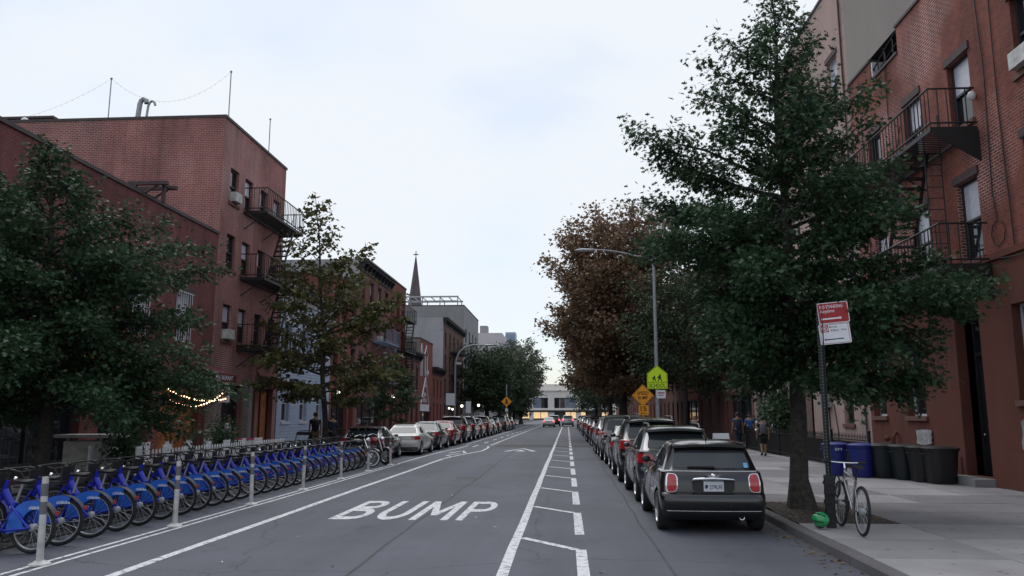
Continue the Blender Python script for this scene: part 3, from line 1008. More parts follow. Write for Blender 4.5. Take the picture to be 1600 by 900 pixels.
        bal = MB().cyl((0, 0, 0), (0, 0, rail), .015, n=5).mesh('baluster', M[m])
        for z in floors:
            mb = MB()
            s.box(mb, out, ya, z - .09, out - .02, yb, z + .02)
            s.box(mb, out - .02, ya, z - .09, xin, ya + .02, z + .02)
            s.box(mb, out - .02, yb - .02, z - .09, xin, yb, z + .02)
            s.box(mb, xin + .05, ya + .02, z - .07, xin, yb - .02, z + .02)
            mb.build('platform_frame', M[m], fire, world=True)
            slat = MB()
            s.box(slat, out - .03, 0, -.02, xin + .06, .045, .005)
            sm = slat.mesh('platform_slat', M[m], origin=(org.x, 0, 0))
            k_ = int((yb - ya) / .14)
            for i in range(k_):
                inst('platform_slat', sm, fire, (0, ya + .05 + (yb - ya - .15) * i / (k_ - 1) - org.y, z - org.z))
            mb = MB()
            for zz in (z + rail, z + .12):
                mb.tube([(s.xo(xin), ya, zz), (s.xo(out - .01), ya, zz), (s.xo(out - .01), yb, zz), (s.xo(xin), yb, zz)], .026, 6)
            mb.build('rail', M[m], fire, world=True)
            nn = nb or int((yb - ya) / .2)
            for i in range(nn + 1):
                inst('baluster', bal, fire, (s.xo(out - .01) - org.x, ya + (yb - ya) * i / nn - org.y, z - org.z))
            for y_ in (ya, yb):
                for i in range(1, 5):
                    inst('baluster', bal, fire, (s.xo(xin + (out - xin) * i / 5) - org.x, y_ - org.y, z - org.z))
        for (zt, yt, zb_, yb_, a, b) in (stairs or []):
            mb = MB()
            for o in (a, b):
                mb.tube([(s.xo(o), yt, zt), (s.xo(o), yb_, zb_)], .05, 4)
            mb.build('stringer', M[m], fire, world=True)
            nst = int((zt - zb_) / .24)
            for i in range(nst):
                t = (i + .5) / nst
                mb = MB()
                y_ = yt + (yb_ - yt) * t; z_ = zt + (zb_ - zt) * t
                s.box(mb, a, y_ - .11, z_ - .02, b, y_ + .11, z_ + .02)
                mb.build('tread', M[m], fire, world=True)
            mb = MB()
            mb.tube([(s.xo(b), yt, zt + .8), (s.xo(b), yb_, zb_ + .8)], .014, 5)
            for i in range(4):
                t = (i + .3) / 4
                y_ = yt + (yb_ - yt) * t; z_ = zt + (zb_ - zt) * t
                mb.tube([(s.xo(b), y_, z_), (s.xo(b), y_, z_ + .8)], .011, 5)
            mb.build('handrail', M[m], fire, world=True)
        return fire

    def ladder(s, fire, y, za, zb, o0, o1, m='iron'):
        mb = MB()
        for o in (o0, o1): mb.tube([(s.xo(o), y, za), (s.xo(o), y, zb)], .018, 5)
        nn = int((zb - za) / .3)
        for i in range(nn): mb.tube([(s.xo(o0), y, za + .15 + i * .3), (s.xo(o1), y, za + .15 + i * .3)], .011, 5)
        return mb.build('ladder', M[m], fire, world=True)


# ---- right: red brick house with painted ground floor (nearest)
b = Bld('brick_house', 'orange red brick house with brown painted ground floor and black door, at right', 1, 12.0, 27.4, 13.4, M['brick_r'], M['brick_r'])
for (ya, yb, za, zb, kw) in ((19.4, 20.5, 9.05, 10.85, dict(blindpane=True)), (22.15, 23.2, 9.1, 10.85, dict(blindpane=True)), (25.0, 26.05, 9.1, 10.85, dict(blindpane=False)),
                             (16.35, 17.45, 9.3, 11.1, dict(blindpane=False, ac=True)), (13.6, 14.7, 9.3, 11.1, {}),
                             (19.5, 20.55, 5.62, 7.65, dict(blindpane=True)), (22.2, 23.25, 5.62, 7.6, dict(blindpane=True)), (25.0, 26.05, 5.7, 7.6, dict(blindpane=True)),
                             (16.35, 17.45, 6.0, 7.85, dict(bars=True)), (13.6, 14.7, 6.0, 7.8, {})):
    b.window(ya, yb, za, zb, rec=.12, **kw)
b.window(16.6, 18.6, 2.14, 4.3, frame='frame_white', sill='stone_sill', lintel=None, blindpane=False, rec=.2)
b.window(13.2, 15.0, 2.14, 4.3, frame='frame_white', sill='stone_sill', lintel=None, blindpane=False, rec=.2)
b.window(23.3, 24.55, 1.78, 4.0, frame='frame_white', sill='stone_sill', lintel=None, blindpane=False, rec=.2)
b.window(26.1, 27.15, 1.78, 4.0, frame='frame_white', sill='stone_sill', lintel=None, blindpane=False, rec=.2)
b.door(20.05, 21.3, 0.32, 4.55, 'black', transom=1.15, rec=.45)
b.finish(bands=[(0.05, 5.5, M['render_brown']), (5.5, 12.6, M['brick_r'])], coping=False)
brick_house = b
# parapet in three steps, with coping
mb = MB()
b.box(mb, 0.001, 12.0, 12.6, -.3, 23.3, 13.42)
b.box(mb, 0.001, 25.4, 12.6, -.3, 27.4, 13.3)
mb.build('parapet', M['brick_r'], b.t, uv=True, world=True)
mb = MB()
b.box(mb, 0.05, 12.0, 13.42, -.34, 23.33, 13.5)
b.box(mb, 0.05, 23.31, 12.6, -.34, 25.39, 12.68)
b.box(mb, 0.05, 25.37, 13.3, -.34, 27.4, 13.38)
mb.build('coping', M['coping'], b.t, world=True)
mb = MB(); b.box(mb, -.02, 25.3, 12.62, -.7, 25.38, 13.25); mb.build('whitewashed_pier', M['white'], b.t, world=True)
mb = MB()
mb.tube([(b.xo(-.05), 23.4, 13.4), (b.xo(-.05), 25.4, 12.95)], .03, 6)
mb.tube([(b.xo(-.05), 23.4, 13.0), (b.xo(-.05), 25.4, 12.7)], .02, 6)
for y_ in (23.7, 24.3, 24.9): mb.tube([(b.xo(-.05), y_, 12.6), (b.xo(-.05), y_, 13.33 - .225 * (y_ - 23.4))], .02, 6)
mb.build('roof_railing', M['iron'], b.t, world=True)
mb = MB(); b.box(mb, .06, 12.0, 5.42, 0.001, 27.4, 5.56); mb.build('string_course', M['render_brown'], b.t, world=True)
# door step, patches of bare plaster, meter boxes, pipes and cables
mb = MB(); b.box(mb, .5, 19.9, .1, .002, 21.45, .31); mb.build('door_step', M['concrete_b'], b.t, world=True)
mb = MB(); b.box(mb, .035, 12.0, .1, .001, 19.85, .95); b.box(mb, .035, 21.5, .1, .001, 27.4, .75); mb.build('plinth', M['render_brown'], b.t, world=True)
M['plaster'] = mat('bare_plaster', (0.36, 0.35, 0.36), 0.9, var=0.35, scale=4, bump=.5)
for k, (ya, yb, za, zb) in enumerate(((23.0, 24.0, .98, 1.42), (17.6, 18.6, 1.0, 1.75))):
    poly = []
    for i in range(18):
        t = 2 * math.pi * i / 18
        c_, s_ = math.cos(t), math.sin(t)
        q = 1 / max(abs(c_), abs(s_)) * rng.uniform(.82, 1.05)
        poly.append(((ya + yb) / 2 + (yb - ya) / 2 * c_ * q, (za + zb) / 2 + (zb - za) / 2 * s_ * q))
    MB().prism(poly, lambda a, c_, d: (b.xo(d), a, c_), .036, .044).build('plaster_patch', M['plaster'], b.t, world=True)
for pts in ([(18.2, 13.4), (18.25, 9), (18.15, 5.6)], [(18.9, 13.3), (18.7, 10), (18.85, 7.0), (18.75, 6.3)], [(24.2, 13.2), (24.25, 11)], [(26.4, 13), (26.4, 6)]):
    MB().tube([(b.xo(.03), y_, z_) for y_, z_ in pts], .014, 5).build('wall_cable', M['black'], b.t, world=True)
mb = MB().tube([(b.xo(.03), 18.75 + .3 * math.cos(t / 8 * 6.28), 6.0 + .3 * math.sin(t / 8 * 6.28)) for t in range(9)], .012, 5)
mb.build('cable_coil', M['black'], b.t, world=True)
mb = MB().tube([(b.xo(.05), 19.4 - .25 * i, 5.5 - .18 * math.sin(i / 14 * 3.14)) for i in range(15)], .012, 5)
mb.build('wall_cable', M['black'], b.t, world=True)
mb = MB(); mb.ball((b.xo(.1), 19.2, 9.55), .1, .08, .12); mb.build('satellite_box', M['white'], b.t, world=True)
mb = MB(); mb.tube([(b.xo(.16), 25.35, .1), (b.xo(.16), 25.35, 1.15), (b.xo(.05), 25.35, 1.3)], .06, 8); mb.ball((b.xo(.3), 25.45, 1.1), .09); mb.build('standpipe', M['render_brown'], b.t, world=True)
fe = b.fire_escape(19.2, 25.2, (8.75, 5.35), out=1.15, stairs=[(8.75, 21.2, 5.35, 23.0, .35, 1.0)])
b.ladder(fe, 20.6, 5.4, 9.6, .3, .7)
for z in (8.75, 5.35):
  for yg in (19.2, 25.1):
    MB().prism([(0.01, z - .09), (0.01, z - .85), (1.1, z - .16), (1.1, z - .09)], lambda a, c_, d: (b.xo(a), d, c_), yg, yg + .04).build('gusset', M['iron'], fe, world=True)

# ---- right: tall pink stucco house behind it
b = Bld('stucco_house', 'tall pinkish stucco house with grey side wall beyond the brick house', 1, 27.45, 36.4, 17.8, M['render_pink'], M['render_taupe'], depth=11)
for za in (5.4, 8.9, 12.9):
    for ya in (28.4, 31.2, 34.0):
        b.window(ya, ya + 1.05, za + .35, za + 2.15, frame='frame_white', blindpane=(ya < 30), rec=.12, sill=None)
b.window(29.0, 30.0, 1.5, 3.6, rec=.15)
b.door(33.6, 34.7, .2, 2.9, 'black')
b.finish()
mb = MB(); b.box(mb, .22, 31.3, 2.1, .002, 32.1, 2.75); mb.build('meter_box', M['steel'], b.t, world=True)
mb = MB(); mb.tube([(b.xo(.05), 27.75, 17.9), (b.xo(.05), 27.75, 8), (b.xo(.08), 27.9, 7.4), (b.xo(.05), 27.75, 1)], .035, 6)
mb.tube([(b.xo(.03), 31.0, 2.2), (b.xo(.03), 30.7, 1.2), (b.xo(.03), 30.75, .6)], .02, 5)
mb.tube([(b.xo(.03), 31.6, 2.1), (b.xo(.03), 31.6, .4)], .03, 5)
mb.build('drain_pipe', M['stone_dark'], b.t, world=True)

# ---- right: the rest of the row, mostly behind trees
def plain_row(name, label, side, y0, y1, h, front, sidem, floors, cols, cor=True, shop=None, xoff=0.0, frame='frame_dark', w=1.0, wz=1.75, depth=9, door_at=None, sill='stone_sill', ac=(), g0=None):
    b = Bld(name, label, side, y0, y1, h, front, sidem, depth, xoff)
    for fi, z in enumerate(floors):
        for ci in range(cols):
            yc = y0 + (y1 - y0) * (ci + .5) / cols
            b.window(yc - w / 2, yc + w / 2, z, z + wz, frame=frame, blind=.35, sill=sill, ac=((fi, ci) in ac))
    if shop == 'shop':
        b.shop(y0 + .4, y1 - 1.9, .25, 3.0)
        b.door(y1 - 1.5, y1 - .5, .25, 2.9, 'black')
    elif shop == 'house':
        for ci in range(cols - 1):
            yc = y0 + (y1 - y0) * (ci + .5) / cols
            b.window(yc - w / 2, yc + w / 2, 1.2, 2.9, frame=frame, sill=sill)
        b.door(y1 - 1.7, y1 - .6, .3, 2.9, 'black')
    b.finish(coping=not cor)
    if cor: b.cornice(h, n=int((y1 - y0) / .9))
    return b

plain_row('brick_house', 'mixed grey brick house with dark entrance behind the iron railings', 1, 36.6, 44.0, 11.5, M['brick_grey'], M['brick_m'], (4.2, 7.6), 3, True, 'house')
b = plain_row('brick_house', 'russet brick house with lit orange shop doorway on the right side', 1, 44.2, 52.5, 12.0, M['brick_m'], M['brick_d'], (4.4, 7.8), 3, True, 'shop')
plain_row('brick_house', 'brown brick house on the right behind the rust coloured tree', 1, 52.7, 62, 12.5, M['brick_d'], M['brick_d'], (4.4, 7.8), 3, True, 'house')
plain_row('brick_house', 'second brown brick house behind the rust coloured tree', 1, 62.2, 72, 12.2, M['brick_m'], M['brick_d'], (4.4, 7.8), 3, True, 'shop')
plain_row('brick_house', 'dark brick house on the right past the rust coloured tree', 1, 72.2, 88, 11.0, M['brick_d'], M['brick_d'], (4.2, 7.4), 5, True, 'house')
plain_row('brick_house', 'long low brick house far down on the right', 1, 88.2, 120, 9.0, M['brick_m'], M['brick_d'], (4.2,), 9, True, 'house')
plain_row('brick_house', 'farthest brick house at the right end of the street', 1, 120.2, 165, 10.0, M['brick_d'], M['brick_d'], (4.2,), 11, True, 'house')

# ---- left: low brick building with café
b = Bld('brick_building', 'low red brick building with a timber hoist on its roof, behind the near left oak', -1, 9.0, 29.45, 8.78, M['brick_l0'], M['brick_l0'], depth=12)
for ya in (11.0, 14.2, 17.4, 20.6, 23.6, 26.5):
    b.window(ya, ya + 1.15, 4.35, 6.1, frame='frame_white', bars='w' if ya > 20 else False, blindpane=True if ya > 20 else None)
b.shop(10.0, 15.0, .25, 3.1)
b.shop(16.0, 21.5, .25, 3.1)
b.shop(22.4, 25.2, .25, 3.1, frame='frame_dark')
b.shop(25.8, 28.7, .25, 2.9, frame='wood', pane='lit_warm', nv=2)
b.finish()
low_left = b
# old timber hoist frame leaning out over the parapet
for y_ in (23.85, 24.45):
    MB().box(-14.05, y_, 9.14, -12.72, y_ + .12, 9.26).build('hoist_beam', M['stone_dark'], b.t, world=True)
    MB().box(-13.88, y_, 8.5, -13.76, y_ + .12, 9.139).build('hoist_post', M['stone_dark'], b.t, world=True)
    MB().tube([(-13.7, y_ + .06, 8.75), (-13.05, y_ + .06, 9.13)], .045, 4).build('hoist_brace', M['stone_dark'], b.t, world=True)
MB().box(-13.0, 23.98, 9.15, -12.9, 24.44, 9.25).build('hoist_tie', M['stone_dark'], b.t, world=True)
MB().box(-13.02, 24.1, 8.6, -12.92, 24.2, 9.14).build('hoist_hanger', M['stone_dark'], b.t, world=True)

# ---- left: four storey brick building with fire escape
b = Bld('brick_building', 'four storey plum red brick building with black fire escape and blank side wall', -1, 29.5, 36.5, 13.6, M['brick_l'], M['brick_l'], depth=16)
for fz, acs in ((10.35, (0,)), (7.6, ()), (4.75, (0,))):
    for ci, ya in enumerate((30.25, 31.75, 33.45, 35.05)):
        b.window(ya, ya + .85, fz, fz + 1.42, blind=.5, sill='stone_sill', ac=(ci in acs), rec=.12, lintel=None)
b.shop(29.9, 32.6, .25, 3.0, frame='frame_dark', nv=2)
b.door(33.0, 34.0, .25, 2.9, 'black')
b.shop(34.3, 36.1, .25, 3.0, nv=2, pane='lit_warm')
b.finish()
b.fire_escape(31.7, 36.3, (10.3, 7.45, 4.5), out=1.05, stairs=[(10.3, 35.2, 7.45, 33.5, .4, .98), (7.45, 35.2, 4.5, 33.5, .4, .98)])
tall_left = b
mb = MB()
for z0, z1 in ((.12, 3.4),):
    b.box(mb, .35, 29.2, z0, .0, 29.85, z1)
mb.build('pier', M['brick_grey'], b.t, uv=True, world=True)
mb = MB(); b.box(mb, .3, 32.62, .12, .002, 32.98, 3.3); mb.build('pier', M['brick_grey'], b.t, uv=True, world=True)
# rear stair bulkhead on the roof, vent pipes
mb = MB(); mb.box(-30, 31.4, 13.0, -22.1, 40, 14.5); mb.build('roof_bulkhead', M['brick_l'], b.t, uv=True, world=True)
mb = MB(); mb.box(-30.1, 31.3, 14.5, -22.0, 40.1, 14.6); mb.build('bulkhead_coping', M['coping'], b.t, world=True)
mb = MB()
for xx, h_, r_, hook in ((-17.75, 14.72, .105, 1), (-17.38, 14.62, .05, 1)):
    yy = 30.6
    mb.tube([(xx - .1, yy, 13.5), (xx, yy, h_), (xx + .05, yy, h_ + .14), (xx + .15, yy, h_ + .22), (xx + .27, yy, h_ + .14), (xx + .3, yy, h_ + .02)], r_, 10)
mb.build('vent_pipe', M['steel'], b.t, smooth=True, world=True)
mb = MB()
mb.ball((-22.3, 30.0, 13.85), .16)
mb.build('roof_vent', M['white'], b.t, smooth=True, world=True)

# rooftop poles carrying strings of party lights
poles = []
for i, (xx, yy, zz, lab) in enumerate(((-18.9, 30.3, 15.75, 'thin roof pole left of the bent vent pipes'), (-13.75, 30.3, 15.9, 'thin roof pole at the street corner of the tall brick roof'), (-13.8, 34.9, 15.6, 'thin roof pole at the far end of the tall brick roof'))):
    t = thing('roof_pole', lab, 'pole', (xx, yy, 13.6), 0, 'thin poles on the brick roof')
    MB().tube([(0, 0, 0), (0, 0, zz - 13.6)], .022, 6).build('pole', M['lamp_grey'], t)
    MB().ball((0, 0, zz - 13.6), .05).build('finial', M['lamp_grey'], t)
    poles.append((xx, yy, zz))
def light_string(label, a, c, sag, n, m, rb, rc=.006):
    a, c = Vector(a), Vector(c)
    t = thing('string_lights', label, 'string lights', tuple(a))
    pts = []
    for i in range(n + 1):
        u = i / n
        p = (c - a) * u
        p.z -= sag * 4 * u * (1 - u)
        pts.append(p)
    MB().tube(pts, rc, 4).build('cable', M['black'], t)
    bm_ = MB().ball((0, 0, -.035), rb, n=6, m=4).mesh('bulb', m)
    for p in pts[1:-1]:
        inst('bulb', bm_, t, p)
light_string('string of small unlit bulbs from the left edge to the first roof pole', (-24.0, 30.3, 13.9), poles[0], .35, 22, M['offwhite'], .014, .003)
light_string('string of small unlit bulbs drooping between the two near roof poles', poles[0], poles[1], 1.15, 24, M['offwhite'], .014, .003)

# ---- left: pale blue clapboard house
b = Bld('clapboard_house', 'pale blue clapboard house with white trimmed windows, behind the olive tree', -1, 36.6, 44.8, 8.0, M['clapboard'], M['clapboard'], depth=9)
for z in (4.5, 1.5):
    for ya in (37.3, 39.9, 42.6):
        b.window(ya, ya + 1.0, z, z + 1.75, frame='frame_white', sill='frame_white', lintel='frame_white', blind=.3, depth_lintel=.06)
b.finish()
b.cornice(8.0, .6, .4, 'offwhite')
mb = MB()
z = .3
while z < 7.3:
    ops = sorted([(o[0] - .12, o[1] + .12) for o in b.ops if o[2] - .16 < z + .07 < o[3] + .22])
    y_ = b.y0
    for a, c in ops + [(b.y1, b.y1)]:
        if a > y_:
            mb.prism([(0.003, z), (0.028, z), (0.006, z + .145), (0.003, z + .145)], lambda p, q, d: (b.xo(p), d, q), y_, a)
        y_ = c
    z += .15
cb = mb.build('clapboards', M['clapboard'], b.t, world=True); cb['kind'] = 'stuff'

# ---- left: three storey red brick, then taller one with bracket cornice and pale side wall
plain_row('brick_house', 'three storey red brick house between the clapboard house and the bracketed cornice', -1, 44.9, 50.6, 10.0, M['red_paint'], M['brick_m'], (4.2, 7.1), 3, False, 'shop', ac=((0, 1),))
b = plain_row('brick_house', 'red brick house with dark bracketed cornice and pale plaster side wall', -1, 50.7, 59.9, 12.0, M['brick_m'], M['render_pale'], (4.2, 7.0, 9.3), 4, True, 'shop', ac=((0, 0), (1, 2)), wz=1.6)
f1 = b.fire_escape(54.6, 58.9, (4.1, 6.9), out=1.0, m='iron_blue', stairs=[(6.9, 58.4, 4.1, 57.0, .3, .9)], nb=14)
b = plain_row('brick_house', 'tall red brick house with black fire escape next to the low cornice houses', -1, 60.0, 66.0, 12.3, M['red_paint'], M['brick_m'], (4.2, 7.0, 9.6), 3, False, 'house', wz=1.6)
b.fire_escape(61.5, 65.8, (9.4, 6.8, 4.0), out=1.0, stairs=[(9.4, 65.3, 6.8, 64.0, .3, .9), (6.8, 65.3, 4.0, 64.0, .3, .9)], nb=14)
plain_row('brick_house', 'low two storey brick house with dark cornice before the painted triangle wall', -1, 66.1, 72.9, 7.3, M['brick_m'], M['brick_grey'], (4.0,), 3, True, 'house', wz=2.0)
# painted triangle house
b = Bld('brick_house', 'red painted house front with white outlined triangle sign', -1, 73.0, 80.0, 8.85, M['red_paint'], M['brick_grey'])
b.window(75.6, 76.7, 5.6, 7.4, frame='frame_white', sill='frame_white', lintel=None, ac=True)
b.shop(73.8, 79.4, .25, 2.6)
b.finish()
mb = MB()
def wline(pts, w=.07):
    mb.tube([(b.xo(.02), y_, z_) for y_, z_ in pts], w, 4)
wline([(73.3, 5.4), (73.3, 7.9), (73.65, 8.4), (74.0, 7.9), (74.0, 5.4)])
wline([(75.2, 7.5), (76.15, 8.4), (77.1, 7.5)])
wline([(75.6, 7.4), (75.6, 5.5)]); wline([(76.7, 7.4), (76.7, 5.5)])
mb.build('painted_outline', M['white'], b.t, world=True)
mb = MB()
wline([(73.6, 2.9), (75.9, 5.35), (77.9, 2.9)], .09)
wline([(75.1, 4.5), (76.65, 4.5)], .07)
tri = mb.build('triangle_sign', M['white'], b.t, world=True)
mb = MB(); b.box(mb, .06, 73.3, 2.15, .01, 78.1, 2.8); bd = mb.build('sign_board', M['sign_white'], b.t, world=True)
o_ = ORIG[b.t.name]
r_ = random.Random(3)
for zz, w_, h_, n_ in ((3.75, 1.5, .4, 6), (3.2, 2.3, .44, 7)):            # two rows of painted letters, worn past reading
    for i in range(n_):
        y_ = 75.75 - w_ / 2 + w_ * (i + .2) / n_
        mb = MB()
        for k_ in range(2 + i % 2): b.box(mb, .024, y_ + k_ * .09, zz - h_ / 2, .012, y_ + k_ * .09 + .05, zz + h_ / 2 - r_.uniform(0, .1))
        mb.build('painted_letter', M['white'], tri, world=True)
plain_row('brick_house', 'small two storey red house with narrow upper windows and black cornice', -1, 80.1, 86.8, 6.6, M['red_paint'], M['brick_m'], (3.7,), 3, True, 'house', wz=1.6, w=.8)
b = plain_row('grey_house', 'tall house with stained grey side wall, dark cornice and fire escape', -1, 86.9, 104, 12.5, M['brick_d'], M['render_pale'], (3.9, 6.6, 9.2), 5, True, 'house', wz=1.8, depth=14)
b.fire_escape(92, 98, (9.0, 6.4, 3.8), out=1.1, nb=16)

# ---- far left: large grey building with roof canopy frame, pale block, glass tower, church spire
b = Bld('grey_block', 'large plain grey building with a white roof canopy frame', -1, 104.3, 122, 16.2, M['render_grey'], M['render_grey'], depth=26)
for z in (4.5, 8, 11.5):
    for ya in (106, 110, 114, 118): b.window(ya, ya + 1.6, z, z + 1.8, sill=None, lintel=None)
b.finish()
mb = MB()
for i in range(9):
    xx = b.xo(-1 - i * 2.4)
    for y_ in (105, 109): mb.box(xx, y_, 16.2, xx + .12, y_ + .12, 17.55)
mb.box(b.xo(-.8), 104.6, 17.4, b.xo(-22), 104.75, 17.6)
mb.box(b.xo(-.8), 109.5, 17.4, b.xo(-22), 109.65, 17.6)
for i in range(18): 
    xx = b.xo(-1 - i * 1.2)
    mb.box(xx, 104.75, 17.45, xx + .1, 109.5, 17.55)
mb.box(b.xo(-.8), 104.6, 16.9, b.xo(-22), 104.68, 16.98)
mb.build('roof_canopy', M['steel'], b.t, world=True)
mb = MB(); mb.box(b.xo(-16), 104.4, 16.25, b.xo(-22), 107, 16.9); mb.build('roof_unit', M['white'], b.t, world=True)

t = thing('pale_block', 'pale pinkish white building showing above the far trees', 'building', (-14.4, 150, 0.1))
MB().box(-4, -2, 0, 2.5, 10, 16.9).build('wall', M['pinkwhite'], t)
for i in range(3):
    for k_ in range(3):
        MB().box(-3.4 + i * 1.9, -2.05, 3.6 + k_ * 3.4, -2.4 + i * 1.9, -1.98, 5.4 + k_ * 3.4).build('window', M['glass'], t)
MB().box(-2.0, 1, 16.9, -.6, 4, 18.6).build('water_tank_house', M['render_grey'], t)
t = thing('glass_tower', 'narrow bluish glass tower far beyond the trees', 'building', (-20.3, 300, 0))
MB().box(-2.4, -2, 0, 1.4, 6, 32.6).build('wall', M['clapboard'], t)
M['tower_glass'] = mat('tower_glass', (0.25, 0.33, 0.45), 0.2, var=.1)
for k_ in range(9): MB().box(-2.2, -2.06, 2 + k_ * 3.35, 1.2, -1.99, 5.0 + k_ * 3.35).build('window', M['tower_glass'], t)

t = thing('church_spire', 'slender dark church spire with a cross on top', 'church', (-28.9, 150, 0))
MB().box(-2.2, -2.2, 0, 2.2, 2.2, 20.5).build('tower', M['brick_d'], t, uv=True)
mb = MB()
rings = []
for z_, r_ in ((20.0, 1.62), (21.6, 1.5), (27, .78), (31.0, .26), (31.6, .17)):
    rings.append([(r_ * math.cos(2 * math.pi * (k_ + .5) / 8), r_ * math.sin(2 * math.pi * (k_ + .5) / 8), z_) for k_ in range(8)])
mb.loft(rings)
sp = mb.build('spire', M['slate'], t)
mb = MB(); mb.ball((0, 0, 31.75), .2); mb.box(-.07, -.07, 31.8, .07, .07, 33.3); mb.box(-.5, -.07, 32.55, .5, .07, 32.72)
mb.build('cross', M['coping'], sp)

# ---- building closing the street
t = thing('corner_building', 'cream building with lit shop windows closing the end of the street', 'building', (-3, 296, 0))
FY = 296.0
mb = MB()
mb.box(-30, FY, 8.0, 18, 325, 11.0)
mb.box(-30, FY + .2, 3.4, 18, 325, 4.2)
for xa, xb in ((-30, -28), (-21, -19), (-13.6, -12.2), (-6.7, -4.4), (3.6, 5.2), (11, 13), (17, 18)): mb.box(xa, FY + .01, 0, xb, 325, 8.0)
mb.box(-13, FY + 3, 11.0, 0, 320, 13.1)
mb.build('wall', M['cream'], t, world=True)
mb = MB(); mb.box(-30.3, FY - .4, 10.4, 18.3, FY - .01, 10.8); mb.box(-30.3, FY - .4, 3.45, 18.3, FY - .01, 3.8); mb.build('moulding', M['cream'], t, world=True)
mb = MB(); mb.box(-30, FY - .5, 2.75, 18, FY - .02, 3.44); mb.build('sign_band', M['black'], t, world=True)
M['office_glass'] = mat('office_glass', (0.16, 0.20, 0.27), 0.15, var=.3, scale=.6)
for xa, xb in ((-28, -21), (-19, -13.6), (-12.2, -6.7), (-4.4, 3.6), (5.2, 11), (13, 17)):
    n_ = max(2, int((xb - xa) / 1.9))
    for i in range(n_):
        a = xa + (xb - xa) * i / n_; c = xa + (xb - xa) * (i + 1) / n_
        MB().box(a + .12, FY + .4, 4.21, c - .12, FY + .5, 7.99).build('window', M['office_glass'] if rng.random() < .7 else M['glass'], t, world=True)
        MB().box(a + .1, FY + .5, .5, c - .1, FY + .6, 3.3).build('shop_window', M['shop_lit'] if rng.random() < .72 else M['frame_dark'], t, world=True)
    MB().box(xa, FY + .3, 0, xb, FY + .34, .5).build('stall_riser', M['black'], t, world=True)
    for i in range(n_ + 1): MB().box(xa + (xb - xa) * i / n_ - .1, FY + .25, .5, xa + (xb - xa) * i / n_ + .1, FY + .34, 7.99).build('mullion', M['frame_dark'], t, world=True)

# ================================================================== TREES
OAK = [(0, 0), (.06, .22), (.34, .20), (.10, .36), (.46, .58), (.13, .60), (.20, .82), (0, 1.0), (-.20, .82), (-.13, .60), (-.46, .58), (-.10, .36), (-.34, .20), (-.06, .22)]
MAPLE = [(0, 0), (.30, .12), (.42, .42), (.22, .48), (.20, .78), (0, 1.0), (-.20, .78), (-.22, .48), (-.42, .42), (-.30, .12)]
RHOMB = [(0, 0), (.36, .42), (0, 1.0), (-.36, .42)]


def leaf_mesh(name, P, out_dir, size, tmpl, material, seed, tint=None, up=0.6, droop=0.25):
    """one mesh with a small blade for every leaf; P (N,3), out_dir (N,3)"""
    r = np.random.default_rng(seed)
    N, K = len(P), len(tmpl)
    d = out_dir + r.normal(0, .55, (N, 3)); d[:, 2] -= droop
    d /= np.linalg.norm(d, axis=1)[:, None] + 1e-9
    nrm = r.normal(0, .6, (N, 3)); nrm[:, 2] += up
    nrm -= (nrm * d).sum(1)[:, None] * d
    nrm /= np.linalg.norm(nrm, axis=1)[:, None] + 1e-9
    sd = np.cross(d, nrm)
    s = size * r.uniform(.5, 1.35, N)
    T = np.array(tmpl)
    fold = 0.18 * np.abs(T[:, 0]) - .12 * T[:, 1] ** 2
    co = P[:, None, :] + s[:, None, None] * (T[None, :, 0, None] * sd[:, None, :] + T[None, :, 1, None] * d[:, None, :] + fold[None, :, None] * nrm[:, None, :])
    me = bpy.data.meshes.new(name)
    me.vertices.add(N * K); me.vertices.foreach_set('co', co.ravel())
    me.loops.add(N * K); me.loops.foreach_set('vertex_index', np.arange(N * K, dtype=np.int32))
    me.polygons.add(N); me.polygons.foreach_set('loop_start', np.arange(0, N * K, K, dtype=np.int32))
    at = me.attributes.new('leaf_tint', 'FLOAT', 'FACE')
    tv = np.clip(r.normal(.45, .22, N) + (0 if tint is None else tint), 0, 1)
    at.data.foreach_set('value', tv.astype(np.float32))
    me.materials.append(material)
    me.update(calc_edges=True)
    me.validate()
    return me


